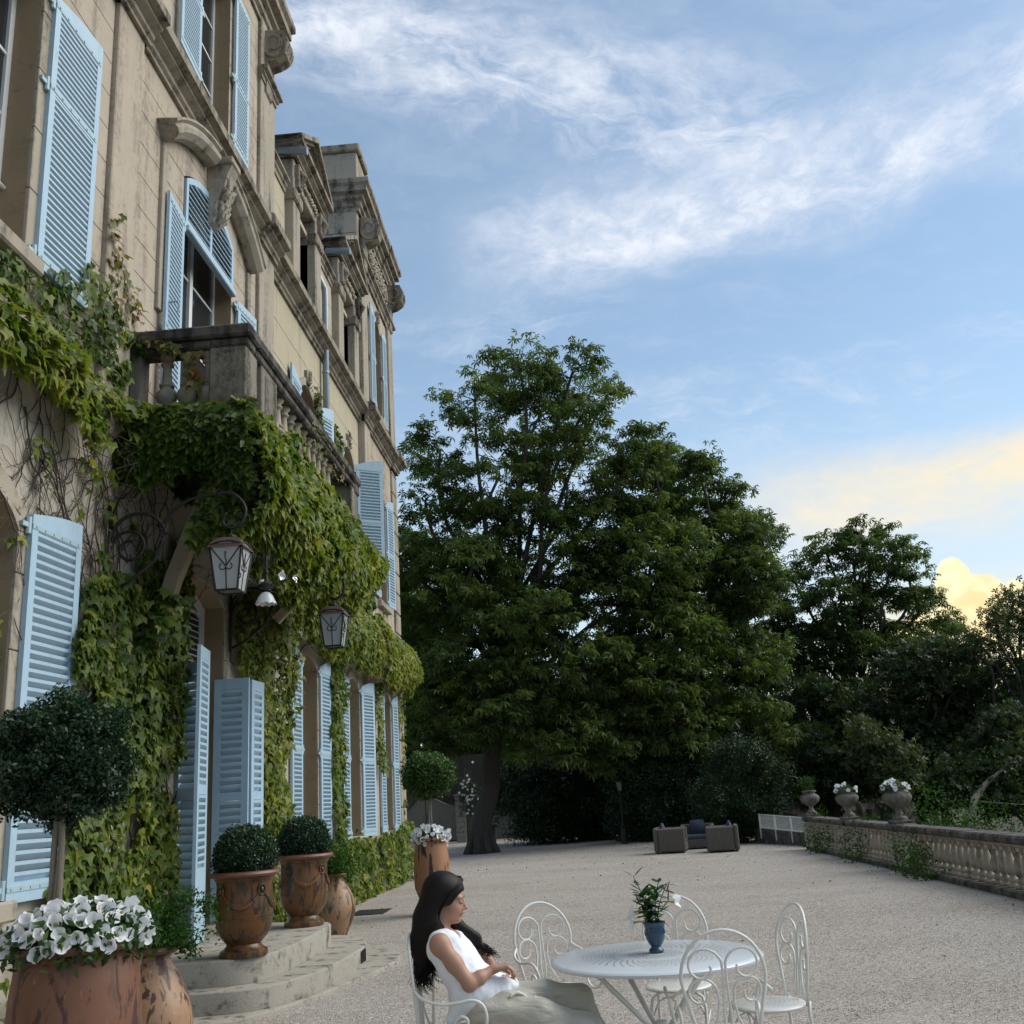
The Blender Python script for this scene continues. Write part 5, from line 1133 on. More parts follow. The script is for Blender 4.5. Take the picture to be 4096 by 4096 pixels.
def flower_mound(center, R, n, r, zsq, leafn, leaf_size, face=Vector((.3,-1,.5)), parent=None, small=False, fill=True):
    cx, cy, cz = center; P = rng.normal(0, 1, (leafn, 3)); P /= np.linalg.norm(P, axis=1)[:, None]; P[:, 2] = np.abs(P[:, 2])*1.0-.25
    P = P*(.5+.5*rng.random((leafn, 1))**.5)*np.array([R, R, R*zsq]) + np.array(center)
    t = parent; o = scatter('foliage', SPV, SPF, pack(rotmats(leafn, rng.normal(0,.8,leafn), rng.normal(0,.8,leafn), rng.random(leafn)*6.28), leaf_size*(.6+.8*rng.random(leafn)), P), rng.random(leafn), M_PETLEAF, t)
    if t.get('_off'): o.matrix_parent_inverse = Matrix.Translation(-t.location)
    placed = []
    tries = 0
    while len(placed) < n and tries < n*60:
        tries += 1
        d = Vector((random.gauss(0,1), random.gauss(0,1), abs(random.gauss(0,.9))-.1)).normalized(); p = Vector((cx+d.x*R*1.04, cy+d.y*R*1.04, cz+d.z*R*zsq*1.15))
        if any((p-q).length < r*1.25 for q in placed): continue
        placed.append(p); nrm = (d*.8+face.normalized()*.75+Vector((random.gauss(0,.3), random.gauss(0,.3), random.gauss(0,.3)))).normalized()
        f = bpy.data.objects.new('flower', random.choice(FLm)); COL.objects.link(f); f.parent = t
        if t.get('_off'): f.matrix_parent_inverse = Matrix.Translation(-t.location)
        s = r*random.uniform(.78,1.15); f.matrix_basis = Matrix.Translation(p) @ nrm.to_track_quat('Z','Y').to_matrix().to_4x4() @ Matrix.Rotation(random.uniform(0,6.28),4,'Z') @ Matrix.Scale(s,4)
        if not small:
            q = bpy.data.objects.new('flower_throat', THm); COL.objects.link(q); q.parent = f
    return placed
up_ = [(.13,0),(.13,.05),(.10,.07),(.07,.11),(.05,.16),(.06,.2),(.13,.25),(.21,.32),(.24,.40),(.235,.45),(.19,.50),(.145,.53),(.15,.56),(.185,.585),(.185,.61),(.16,.62),(.14,.56),(.0,.55)]
def urn(y, s, lab, flowers, leafy):
    t = thing('stone_urn', lab, 'urn', (5.66, y, .79), group='urns on the balustrade', worldverts=True); x0, z0 = 5.66, .79
    MB().bbox(x0-.17*s, x0+.17*s, y-.17*s, y+.17*s, z0+.001, z0+.05*s, .012).build('plinth', M_URN, t)
    mb = MB(); seg = 48; base = 0
    for r, z in up_:
        fl = 1.0 if (z < .2 or z > .5) else .0
        for k in range(seg):
            a = 2*PI*k/seg; rr = r*s*(1 + (0 if fl else .055*abs(math.sin(a*8))-.02)); mb.v.append((x0+rr*math.cos(a), y+rr*math.sin(a), z0+.045*s+z*s*.93))
    for i in range(len(up_)-1):
        for k in range(seg): a = i*seg+k; b_ = i*seg+(k+1) % seg; mb.f.append((a, b_, b_+seg, a+seg))
    smooth_angle(mb.build('bowl', M_URN, t), 40)
    p = thing('potted_petunias' if flowers else 'potted_shrub', leafy, 'plant', (x0, y, z0+.6*s), worldverts=True)
    if flowers: flower_mound((x0, y, z0+.58*s), .20*s, flowers, .058, .55, 90, .07, parent=p, small=True)
    else:
        n = 130; P = np.stack([x0+rng.normal(-.02,.09,n), y+rng.normal(0,.1,n), z0+.6+.32*rng.random(n)], 1); P[:20,0]-=.18; P[:20,2]-=.15
        scatter('foliage', SPV, SPF, pack(rotmats(n, rng.normal(0,.6,n), rng.normal(0,.6,n), rng.random(n)*6.28), .07*(.6+.6*rng.random(n)), P), rng.random(n), M_GRASSY, p).matrix_parent_inverse = Matrix.Translation(-p.location)
random.seed(2)
urn(26.65, .98, 'farthest stone urn on the balustrade, at its end', 0, 'leafy yellow-green plant in the farthest urn')
urn(22.95, 1.0, 'middle one of the three ribbed stone urns', 9, 'few white petunias in the middle urn')
urn(19.35, 1.05, 'nearest of the three ribbed stone urns', 20, 'white petunias filling the nearest urn')
plants('weeds', [(5.38,y_,.0) for y_ in (25.7,25.0,24.6,21.9,21.5,18.6,18.1,17.7,17.2)], .16, 46, .09, M_GRASSY, 'green weeds growing through the foot of the balustrade', h=.42)
plants('weeds', [(5.75,y_,.72) for y_ in (22.0,21.8,26.2)], .12, 20, .08, M_GRASSY, 'small green shoots behind the balustrade coping', h=.14)
# white metal railing
t = thing('white_railing', 'white metal railing with vertical bars beyond the end of the balustrade', 'railing', (5.4, 29.3, .2), worldverts=True)
A = Vector((5.02, 30.7, .43)); Bq = Vector((5.80, 27.9, .34)); H_ = .36
for z in (0, H_): MB().tube([A+Vector((0,0,z)), Bq+Vector((0,0,z))], .02, 6).build('rail', M_WHITEM, t)
for k in range(46): p = A.lerp(Bq, (k+.5)/46); MB().tube([p, p+Vector((0,0,H_))], .009, 4).build('bar', M_WHITEM, t)
for k in (0, .33, .66, 1): p = A.lerp(Bq, k); MB().box(p.x-.025, p.x+.025, p.y-.025, p.y+.025, p.z-.3, p.z+H_+.02).build('post', M_WHITEM, t)
MB().prism([(A.x-.1,-.1),(Bq.x+.3,-.5),(Bq.x+.3,Bq.z-.03),(A.x-.1,A.z-.03)], lambda u, v, w: (u, A.y+(Bq.y-A.y)*(u-A.x)/(Bq.x-A.x)+w, v), .0, .25).build('kerb', M_RAIL, t)

# ================================================================== GATE AND OUTBUILDING
M_TAUPE = simple('taupe_paint', (.145,.135,.12), .6, 0, .06); M_GREYW = stone('grey_rendered_wall', (.13,.12,.11), (.09,.082,.075), (.04,.04,.04), .5, .7, .4)
GY = 46.0
t = thing('garden_gate', 'taupe double gate with curved top rail closing the drive', 'gate', (-6.7, GY, 0), worldverts=True)
for s, x0, x1, zl, zr in ((0,-7.9,-6.98,1.35,2.0),(1,-6.94,-5.66,1.98,1.55)):
    top = [(x0+(x1-x0)*i/10, zl+(zr-zl)*(.5-.5*math.cos(PI*i/10))) for i in range(11)]
    MB().prism([(x0,.12),(x1,.12)]+top[::-1], lambda u, v, w: (u, w, v), GY, GY+.05).build('gate_leaf', M_TAUPE, t)
    for a, b_ in ((x0+.12, (x0+x1)/2-.06), ((x0+x1)/2+.06, x1-.12)):
        for z0, z1 in ((.25,.75),(.9,1.25)): MB().bbox(a, b_, GY-.02, GY+.0, z0, z1, .01).build('gate_panel', M_TAUPE, t)
    MB().tube([(u, GY-.01, v) for u, v in top], .035, 6).build('top_rail', M_TAUPE, t)
MB().tube([(-6.9,GY-.05,1.0),(-6.9,GY-.05,1.25)],.015,5).box(-6.9,-6.7,GY-.06,GY-.04,1.1,1.13).build('handle', M_IRON, t)
t = thing('gate_pillar', 'pale block-built gate pillar with a flat cap', 'pillar', (-5.42, GY, 0), worldverts=True)
M_PIL = stone('gate_pillar_stone', (.30,.285,.255), (.24,.225,.2), (.12,.11,.1), .55, .8, .3)
for k in range(9): MB().bbox(-5.62, -5.2, GY-.2, GY+.2, .215*k+.004, .215*(k+1)-.004, .012).build('block', M_PIL, t)
MB().bbox(-5.68, -5.14, GY-.26, GY+.26, 1.94, 2.03, .02).build('cap', M_PIL, t)
t = thing('panel_fence', 'dark grey solid panel fence right of the gate pillar', 'fence', (-4.3, GY, 0), worldverts=True)
for k in range(3): MB().bbox(-5.15+.63*k, -4.535+.63*k, GY, GY+.05, .08, 1.85, .01).build('panel', simple('grey_fence%d' % k, (.085,.085,.082), .7), t)
MB().bbox(-3.26, -3.18, GY-.03, GY+.06, 0, 1.9, .01).build('post', M_GREYW, t)
t = thing('outbuilding', 'low grey outbuilding with a tiled lean-to roof behind the gate', 'building', (-8, 50, 0), worldverts=True)
MB().box(-12, -4.6, 50, 54, -.1, 3.9).build('wall', M_GREYW, t)
MB().box(-9.5, -7.0, 48.6, 49.96, -.1, 2.35).build('lean_to_wall', M_GREYW, t)
MB().bbox(-9.4,-7.35,49.9,50.05,3.0,3.2,.02).build('lintel', M_PIL, t)
M_TILE = simple('clay_tile', (.20,.115,.08), .85, 0, .35, 9)
tm_ = MB().tube([(0,0,0),(0,-.42,-.16)], [.07,.085], 8).mesh('roof_tile', M_TILE, True)
for r in range(4):
    for c in range(13):
        q = bpy.data.objects.new('roof_tile', tm_); COL.objects.link(q); q.parent = t; q.matrix_parent_inverse = Matrix.Translation(-t.location); q.location = (-9.4+.19*c, 49.9-.38*r, 2.86-.13*r)
MB().box(-7.9,-7.2,48.56,48.6,.6,2.1).build('dark_window', M_GLASS, t)
for x, z, r, lab, mtx in ((-3.75,0,.28,'green-grey lidded bin beside the tree trunk', simple('bin_green',(.07,.10,.095),.6)),):
    t = thing('garden_bin', lab, 'bin', (x, 41.5, 0)); MB().lathe([(r*.8,0),(r,.7),(r*.96,.7)], 16).build('body', mtx, t, smooth=False)
    MB().lathe([(r*1.06,.70),(r*1.06,.76),(r*.5,.82),(0,.83)], 16).build('lid', mtx, t); MB().box(-.08,.08,-.02,.02,.83,.87).build('handle', M_POTF, t)
t = thing('rose_bush', 'white-flowering climber spilling over the gate pillar', 'climbing plant', (-4.9, GY-.25, 1.5), worldverts=True)
n = 260; P = np.stack([-5.0+.35*rng.normal(0,1,n)*.7, GY-.3+.1*rng.normal(0,1,n), 2.0+.5*rng.normal(0,1,n)], 1); scatter('foliage', SPV, SPF, pack(rotmats(n, rng.normal(0,.8,n), rng.normal(0,.8,n), rng.random(n)*6.28), .13*np.ones(n), P), rng.random(n), M_HEDGE, t).matrix_parent_inverse = Matrix.Translation(-t.location)
for k in range(34):
    f = bpy.data.objects.new('flower', FLm[k % 3]); COL.objects.link(f); f.parent = t; f.matrix_parent_inverse = Matrix.Translation(-t.location); f.matrix_basis = Matrix.Translation((-5.0+random.gauss(0,.2), GY-.45, 2.0+random.gauss(0,.42))) @ Vector((.2,-1,.3)).to_track_quat('Z','Y').to_matrix().to_4x4() @ Matrix.Scale(.055, 4)
# lamp post
t = thing('lamp_post', 'dark cast-iron lamp post with a small lantern in front of the hedge', 'lamp post', (1.27, 35.5, 0))
MB().lathe([(.13,0),(.13,.08),(.09,.12),(.085,.5),(.11,.53),(.05,.6),(.032,.7),(.028,1.62),(.05,1.66),(.03,1.7)], 12).build('post', M_IRON, t, smooth=False)
MB().lathe([(.06,1.7),(.11,2.0)], 6, cap=True).build('glass', simple('old_lamp_glass', (.22,.19,.15), .3), t)
MB().lathe([(.17,2.0),(.17,2.02),(.06,2.13),(.05,2.18),(.015,2.22),(.015,2.3)], 6).build('cap', M_IRON, t)
for k in range(6): a = 2*PI*k/6; MB().tube([(.063*math.cos(a),.063*math.sin(a),1.7),(.115*math.cos(a),.115*math.sin(a),2.0)], .009, 4).build('bar', M_IRON, t)
# wicker armchairs
m_, tt, b, pos = mat('grey_wicker')
w1 = tt.new('ShaderNodeTexWave', wave_type='BANDS', bands_direction='Z'); tt.link(pos, w1.inputs['Vector']); w1.inputs['Scale'].default_value = 26; w1.inputs['Distortion'].default_value = .6
w2 = tt.new('ShaderNodeTexWave', wave_type='BANDS', bands_direction='DIAGONAL'); tt.link(tt.scale(pos, 1, 1, 0), w2.inputs['Vector']); w2.inputs['Scale'].default_value = 13
tt.link(tt.mix(tt.math('MULTIPLY', w1.outputs['Fac'], w2.outputs['Fac']), (.11,.092,.075), (.20,.172,.145)), b.inputs['Base Color']); tt.link(tt.bump(tt.math('ADD', w1.outputs['Fac'], w2.outputs['Fac']), .8, .01), b.inputs['Normal']); b.inputs['Roughness'].default_value = .8; M_WICK = m_
M_CUSH = simple('slate_blue_cushion', (.045,.06,.085), .9, 0, .15)
def pillow(mb, c, s):
    bm = bmesh.new(); bmesh.ops.create_cube(bm, size=2); bmesh.ops.subdivide_edges(bm, edges=bm.edges, cuts=5, use_grid_fill=True)
    for v_ in bm.verts:
        x, y, z = v_.co; k = (1-abs(x)**3*.55)*(1-abs(z)**3*.55); v_.co = Vector((c[0]+x*s[0]*(1-.06*abs(z)**2), c[1]+y*s[1]*k*(.5+.5*(1-x*x)*(1-z*z)), c[2]+z*s[2]*(1-.06*x*x)))
    bm.verts.index_update(); mb.add([v_.co[:] for v_ in bm.verts], [tuple(v_.index for v_ in f.verts) for f in bm.faces]); bm.free(); return mb
def wicker(loc, rz, lab, w=.9, pillows=1):
    t = thing('wicker_armchair', lab, 'armchair', loc, rz, 'wicker armchairs under the trees'); h = .66
    MB().bbox(-w/2, w/2, .30, .42, .04, h, .03).build('back', M_WICK, t)
    for s in (-1, 1): MB().bbox(*sorted((s*w/2, s*(w/2-.12))), -.42, .298, .04, h-.02, .03).build('armrest', M_WICK, t)
    MB().bbox(-w/2+.122, w/2-.122, -.40, .298, .05, .26, .02).build('seat_base', M_WICK, t)
    MB().bbox(-w/2+.13, w/2-.13, -.39, .29, .262, .38, .03).build('seat_cushion', M_CUSH, t)
    for k in range(pillows): smooth_angle(pillow(MB(), ((k-.5*(pillows-1))*.36, .2, .57), (.21,.09,.2)).build('back_cushion', M_CUSH, t), 60)
    for sx in (-1, 1):
        for sy in (-1, 1): MB().box(sx*(w/2-.07)-.03, sx*(w/2-.07)+.03, sy*.34-.03, sy*.34+.03, 0, .04).build('foot', M_IRON, t)
wicker((2.28, 28.8, 0), R_(80), 'left of the three grey wicker armchairs, turned side-on', .86)
wicker((3.15, 30.1, 0), R_(-8), 'wicker armchair facing the terrace, half hidden behind the right one', .95)
wicker((3.56, 28.0, 0), R_(-97), 'right of the three grey wicker armchairs with a dark blue cushion', .88)

# ================================================================== POTS
def topiary_ball(c, r, n, leaf, t, mt=M_BOX, sq=1.0, fray=.06):
    """clipped ball of small box leaves: dense shell over an inner dark mass"""
    d = rng.normal(0, 1, (n, 3)); d /= np.linalg.norm(d, axis=1)[:, None]; lump = 1+fray*np.array([mnoise.noise(Vector(v_)*2.6+Vector(c)) + .5*mnoise.noise(Vector(v_)*6) for v_ in d])
    P = np.array(c) + d*(r*lump*(1-.24*rng.random(n)**1.6))[:, None]*np.array([1,1,sq])
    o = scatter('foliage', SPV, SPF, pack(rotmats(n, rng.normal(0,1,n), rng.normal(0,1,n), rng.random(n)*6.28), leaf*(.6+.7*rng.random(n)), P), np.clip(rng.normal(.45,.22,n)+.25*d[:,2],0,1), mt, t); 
    if t.get('_off'): o.matrix_parent_inverse = Matrix.Translation(-t.location)
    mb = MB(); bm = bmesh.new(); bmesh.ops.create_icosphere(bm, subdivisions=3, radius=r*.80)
    mb.add([(v_.co.x+c[0], v_.co.y+c[1], v_.co.z*sq+c[2]) for v_ in bm.verts], [tuple(v_.index for v_ in f.verts) for f in bm.faces]); bm.free(); mb.build('shade_core', M_HEDGED, t, smooth=True, kind='stuff')  # solid core whose dark colour stands in for shade inside the crown
M_HEDGED = simple('shaded_inner_leaves', (.008,.016,.007), 1)  # near-black leaf green, inner shade put into the colour
def anduze(prof, mt, rimmt, loc, lab, seg=48, garland=True, gz_=.62, R=.26, name='terracotta_pot'):
    t = thing(name, lab, 'pot', loc); z_r = prof[-1][1]
    smooth_angle(MB().lathe(prof, seg).build('body', mt, t), 30)
    rr = prof[-1][0]
    smooth_angle(MB().lathe([(rr,z_r+.001),(rr+.035,z_r+.012),(rr+.045,z_r+.03),(rr+.035,z_r+.048),(rr-.0,z_r+.055),(rr-.035,z_r+.05),(rr-.04,z_r-.06),(0,z_r-.07)], seg, cap=False).build('rim', rimmt, t), 40)
    return t
def garlands(t, mt, Rf, zt, drop, n=4, rot=0):
    for q in range(n):
        a0 = rot+2*PI*q/n; a1 = rot+2*PI*(q+1)/n; mb = MB(); pts = []; m2 = 22
        for i in range(m2+1):
            k = i/m2; a = a0+(a1-a0)*k; z = zt-drop*(1-(2*k-1)**2); pts.append((Rf(z)*math.cos(a), Rf(z)*math.sin(a), z))
        mb.tube(pts, [.006+.014*math.sin(PI*i/m2)**2 for i in range(m2+1)], 6)
        for i in range(5, m2-4):
            for s in (-1, 0, 1): p = pts[i]; mb.lathe([(0,-.012),(.011,0),(0,.012)], 6, (p[0]*1.012, p[1]*1.012, p[2]+s*.018))
        mb.build('garland', mt, t, smooth=True)
        p = (Rf(zt)*math.cos(a0)*1.01, Rf(zt)*math.sin(a0)*1.01, zt-.02); u = Vector((-math.sin(a0), math.cos(a0), 0)); mb = MB()
        mb.tube([Vector(p)+u*.035*math.cos(w)+Vector((0,0,.045*math.sin(w))) for w in [2*PI*i/12 for i in range(12)]], .009, 5, closed=True); mb.lathe([(0,-.03),(.02,-.01),(.02,.01),(0,.03)], 8, p); mb.build('medallion', mt, t, smooth=True)
pot_prof = [(.20,0),(.205,.02),(.20,.05),(.17,.065),(.15,.085),(.145,.10),(.165,.12),(.175,.135),(.19,.15),(.225,.2),(.238,.26),(.243,.30),(.246,.302),(.246,.31),(.242,.312),(.242,.32),(.246,.322),(.246,.33),(.242,.332),(.246,.36),(.245,.42),(.24,.50),(.237,.58),(.24,.60),(.244,.602),(.244,.61),(.25,.615),(.262,.64)]
def Rpot(z): return float(np.interp(z, [p[1] for p in pot_prof[8:]], [p[0] for p in pot_prof[8:]]))+.004
t = anduze(pot_prof, M_POTG, M_RIMT, (-3.10, 9.46, .43), 'brown glazed garlanded pot on the near corner of the steps'); t.scale = (1.03,1.03,1.03); garlands(t, M_POTG, Rpot, .56, .16, 4, -PI/2-.62)
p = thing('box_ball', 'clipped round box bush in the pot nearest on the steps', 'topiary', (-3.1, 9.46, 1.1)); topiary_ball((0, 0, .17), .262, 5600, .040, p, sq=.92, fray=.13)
t = anduze(pot_prof, M_POTG2, M_RIMT, (-3.14, 11.62, .43), 'honey-brown glazed garlanded pot on the far corner of the steps'); t.scale = (1.06,1.06,1.08); garlands(t, M_POTG2, Rpot, .56, .16, 4, -PI/2-.45)
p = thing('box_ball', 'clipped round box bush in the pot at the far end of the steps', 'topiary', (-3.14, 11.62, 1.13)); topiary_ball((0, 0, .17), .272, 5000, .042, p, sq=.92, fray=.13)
jar_prof = [(.13,0),(.14,.02),(.17,.1),(.22,.22),(.25,.34),(.25,.42),(.225,.54),(.17,.66),(.12,.74),(.105,.78),(.11,.80)]
t = anduze(jar_prof, M_POTJ, M_RIMT, (-2.80, 6.75, 0), 'old bulging oil jar with peeling glaze squeezed beside the big pot', name='oil_jar'); t.scale = (1.02,1.02,1.0)
p = thing('trailing_plant', 'small leafy plant trailing out of the nearest oil jar', 'plant', (-2.80, 6.75, .8), worldverts=True)
n = 420; P = np.stack([-2.82+rng.normal(0,.12,n)+.1*rng.random(n), 6.75+rng.normal(0,.12,n), .86+.16*np.abs(rng.normal(0,.8,n))], 1)
k = 60; s_ = rng.random(k); P = np.concatenate([P, np.stack([-2.72+.36*s_+rng.normal(0,.015,k), 6.72+0*s_+rng.normal(0,.02,k), .98+.16*np.sin(s_*3)-.02*s_+rng.normal(0,.02,k)], 1)]); k2 = 40; s_ = rng.random(k2); P = np.concatenate([P, np.stack([-2.70+.2*s_, 6.7+0*s_, .9-.1*s_+rng.normal(0,.02,k2)], 1)]); n = len(P)
scatter('foliage', SPV, SPF, pack(rotmats(n, rng.normal(0,.8,n), rng.normal(0,.8,n), rng.random(n)*6.28), .05*(.6+.7*rng.random(n)), P), rng.random(n), M_GRASSY, p).matrix_parent_inverse = Matrix.Translation(-p.location)
MB().tube([(-2.8,6.75,.85),(-2.68,6.72,1.02),(-2.5,6.7,1.1),(-2.38,6.7,1.12)], .004, 4).tube([(-2.8,6.75,.85),(-2.7,6.72,.92),(-2.55,6.7,.86)], .004, 4).build('stems', M_STEMW, p, kind='stuff')
t = anduze(jar_prof, M_POTJ, M_RIMT, (-3.42, 14.2, 0), 'old bulging oil jar standing on the gravel behind the steps', name='oil_jar'); t.scale = (1.1,1.1,.95)
p = thing('trailing_plant', 'low leafy plant in the oil jar behind the steps', 'plant', (-3.42, 14.2, .75), worldverts=True)
n = 330; P = np.stack([-3.42+rng.normal(0,.13,n), 14.2+rng.normal(0,.13,n), .80+.17*np.abs(rng.normal(0,1,n))], 1); scatter('foliage', SPV, SPF, pack(rotmats(n, rng.normal(0,.8,n), rng.normal(0,.8,n), rng.random(n)*6.28), .07*(.6+.7*rng.random(n)), P), rng.random(n), M_GRASSY, p).matrix_parent_inverse = Matrix.Translation(-p.location)
# big terracotta pot with the standard box tree
BPX, BPY = -2.74, 5.62
big = [(.24,0),(.26,.02),(.25,.08),(.28,.14),(.335,.3),(.345,.45),(.335,.62),(.322,.80),(.305,.92),(.292,.95),(.297,.975)]
t = anduze(big, M_POTR, M_POTR, (BPX, BPY, 0), 'huge rust-brown terracotta pot in the lower left corner', 64)
t = thing('white_petunias', 'mound of white petunias around the stem in the huge pot', 'flowers', (BPX, BPY, .93), worldverts=True); random.seed(8)
flower_mound((BPX+.01, BPY, 1.035), .335, 96, .045, .44, 900, .085, face=Vector((.35,-.9,.35)), parent=t)
t = thing('box_standard_tree', 'standard box tree with a dark round head above the huge pot', 'topiary', (BPX, BPY, .9), worldverts=True); BPX -= .135
MB().tube([(BPX-.03, BPY, .9), (BPX-.035, BPY+.01, 1.2), (BPX-.03, BPY, 1.5), (BPX-.02, BPY, 1.8)], [.021,.019,.018,.018], 8).build('stem', M_STEMW, t, smooth=True)
MB().tube([(BPX+.02, BPY, .9), (BPX+.015, BPY-.01, 1.2), (BPX+.01, BPY, 1.5), (BPX-.0, BPY, 1.8)], [.022,.020,.018,.018], 8).build('stem', M_STEMW, t, smooth=True)
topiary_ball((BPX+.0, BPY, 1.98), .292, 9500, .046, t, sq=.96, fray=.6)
# tall flaking pot
FX, FY = -2.42, 16.4
far = [(.20,0),(.20,.05),(.12,.09),(.10,.13),(.13,.17),(.22,.27),(.27,.40),(.28,.6),(.27,.85),(.245,1.02),(.24,1.06),(.25,1.08)]
t = anduze(far, M_POTF, M_POTF, (FX, FY, 0), 'tall flaking terracotta pot with dark peeling patches behind the woman')
t = thing('white_petunias', 'white petunias crowding the rim of the tall flaking pot', 'flowers', (FX, FY, 1.12), worldverts=True); flower_mound((FX, FY, 1.12), .27, 60, .055, .55, 200, .07, parent=t, small=True)
t = thing('box_standard_tree', 'small standard box tree with a pale stem in the tall flaking pot', 'topiary', (FX, FY, 1.1), worldverts=True)
MB().tube([(FX+.0, FY, 1.1), (FX-.01, FY, 1.4), (FX+.02, FY, 1.85)], [.022,.018,.018], 7).build('stem', M_STEMW, t, smooth=True); MB().tube([(FX+.04, FY, 1.1), (FX+.02, FY, 1.5), (FX+.035, FY, 1.85)], .012, 6).build('stem', M_STEMW, t, smooth=True)
M_BOXY = m_leaf('young_box_leaf', [(0,(.02,.05,.014)),(.5,(.05,.105,.022)),(1,(.12,.19,.04))], .25); topiary_ball((FX+.02, FY, 2.06), .36, 3600, .075, t, M_BOXY, sq=.85, fray=.3)

def smooth_path(P, m_=4):
    P = [Vector(p) for p in P]; out_ = []
    for i in range(len(P)-1):
        p0, p1, p2, p3 = P[max(0,i-1)], P[i], P[i+1], P[min(len(P)-1,i+2)]
        for k in range(m_):
            s = k/m_; out_.append(.5*((2*p1)+(-p0+p2)*s+(2*p0-5*p1+4*p2-p3)*s*s+(-p0+3*p1-3*p2+p3)*s**3))
    out_.append(P[-1]); return out_
# ================================================================== LANTERNS
def scroll(c, r0, r1, a0, a1, n=22, plane='xz', y=0):
    out_ = []
    for i in range(n+1): k = i/n; a = a0+(a1-a0)*k; r = r0+(r1-r0)*k; out_.append((c[0]+r*math.cos(a), y, c[1]+r*math.sin(a)))
    return out_
def lantern(x, y, z, lab, s=1.0):
    """z = top hook height; hangs on an iron scroll bracket fixed to the wall"""
    t = thing('wall_lantern', lab, 'lantern', (x, y, z), group='lanterns on scroll brackets'); xw = XA-x+.05; w1, w0, h = .155*s, .105*s, .42*s; zt = -.16*s
    # bracket
    B_ = MB(); B_.box(xw-.012, xw+.012, -.02, .02, -.55, .35)
    B_.tube(scroll((xw+.26, -.02), .26, .30, PI*.95, PI*.05, 20), .019, 7).tube(scroll((xw+.20, -.08), .19, .05, PI*1.0, -PI*1.9, 34), .016, 6)
    B_.tube([(xw+.02,0,-.5),(xw+.2,0,-.42),(xw+.45,0,-.22),(xw+.52,0,-.05),(xw+.56,0,.12)], .016, 6)
    B_.tube(smooth_path([(xw+.50,0,.10),(xw+.62,0,.26),(xw+.78,0,.36),(-.06,0,.40),(.07,0,.34),(.14,0,.22),(.10,0,.08),(0,0,.04),(-.08,0,.1),(-.05,0,.2)]), .016, 7)
    for s_ in (-1, 1): B_.tube([(xw+.01,0,.25),(xw+.02+.05*s_,0,.42),(xw+.03+.12*s_,0,.46),(xw+.03+.15*s_,0,.38)], .009, 5)
    B_.tube([(xw,0,-.5),(xw-.0,0,-.66),(xw+.05,0,-.72)], .009, 5)
    B_.build('scroll_bracket', M_IRON, t, smooth=True, recalc=False)
    MB().tube([(0,0,.05),(0,0,-.02)], .008, 6).lathe([(.012,-.02),(.05*s,-.035),(.055*s,-.05),(.03*s,-.06)], 12).build('hook', M_IRON, t)
    mb = MB(); seg = 4; n = 6; rows = []
    for i in range(n+1):
        k = i/n; r = .045*s+(w1*1.12-.045*s)*k**.8; z0 = -.06*s-(.12*s)*k**1.7; rows.append((r, z0))
    cap = []
    for r, z0 in rows: cap.append([(-r,-r,z0),(r,-r,z0),(r,r,z0),(-r,r,z0)])
    for c4 in cap: mb.v += c4
    for i in range(n):
        for k in range(4): a = i*4+k; b_ = i*4+(k+1) % 4; mb.f.append((a, b_, b_+4, a+4))
    mb.build('roof', M_RUST, t)
    zb = zt-h; C4 = [(-1,-1),(1,-1),(1,1),(-1,1)]
    for k in range(4):
        a, b_ = C4[k], C4[(k+1) % 4]; T = [(a[0]*w1, a[1]*w1, zt), (b_[0]*w1, b_[1]*w1, zt), (b_[0]*w0, b_[1]*w0, zb), (a[0]*w0, a[1]*w0, zb)]
        mid = ((a[0]+b_[0])/2*w1, (a[1]+b_[1])/2*w1, zt+.035*s); T2 = [T[0], mid, T[1], T[2], T[3]]
        g = MB(); g.v = [tuple(c_*.985 if i_ < 2 else c_ for i_, c_ in enumerate(p_)) for p_ in T2] + [tuple(c_*.95 if i_ < 2 else c_ for i_, c_ in enumerate(p_)) for p_ in T2]; g.f = [(0,1,2,3,4),(9,8,7,6,5)] + [(i, (i+1) % 5, 5+(i+1) % 5, 5+i) for i in range(5)]; g.build('pane', M_FROST, t)
        f = MB(); f.tube([T[0], T[3]], .011*s, 5).tube([T[3], T[2]], .010*s, 5).tube([T[0], tuple((Vector(T[0])*.5+Vector(mid)*.5)+Vector((0,0,.012*s))), mid, tuple((Vector(T[1])*.5+Vector(mid)*.5)+Vector((0,0,.012*s))), T[1]], .009*s, 5)
        m1 = (Vector(T[2])+Vector(T[3]))/2; m0 = (Vector(T[0])+Vector(T[1]))/2; ctr = m1.lerp(m0, .52); u = (Vector(T[1])-Vector(T[0])).normalized(); up2 = (m0-m1).normalized()
        f.tube([m1, ctr], .006*s, 5).tube([T[0], ctr], .006*s, 5).tube([T[1], ctr], .006*s, 5)
        for sg in (-1, 1): f.tube([ctr+u*sg*(.03*s+.03*s*math.cos(q))+up2*(-.0*s-.03*s*math.sin(q)) for q in [PI-PI*1.35*i/10 for i in range(11)]], .005*s, 5)
        f.tube([ctr, ctr+up2*.05*s+u*.006*s, ctr+up2*.09*s-u*.006*s, ctr+up2*.14*s], .005*s, 5)
        for fr_ in (.12, .72):
            e = Vector(T[1]).lerp(Vector(T[2]), fr_); o_ = Vector((b_[0], b_[1], 0)).normalized()
            f.tube([e+o_*(.025*s+.022*s*math.cos(q))+Vector((0,0,.022*s*math.sin(q))) for q in [PI-PI*1.6*i/9 for i in range(10)]], .005*s, 5)
        f.build('iron_frame', M_IRON, t, recalc=False)
    return t
lantern(-3.16, 9.12, 4.235, 'nearer iron lantern hanging on a scroll bracket under the ivy')
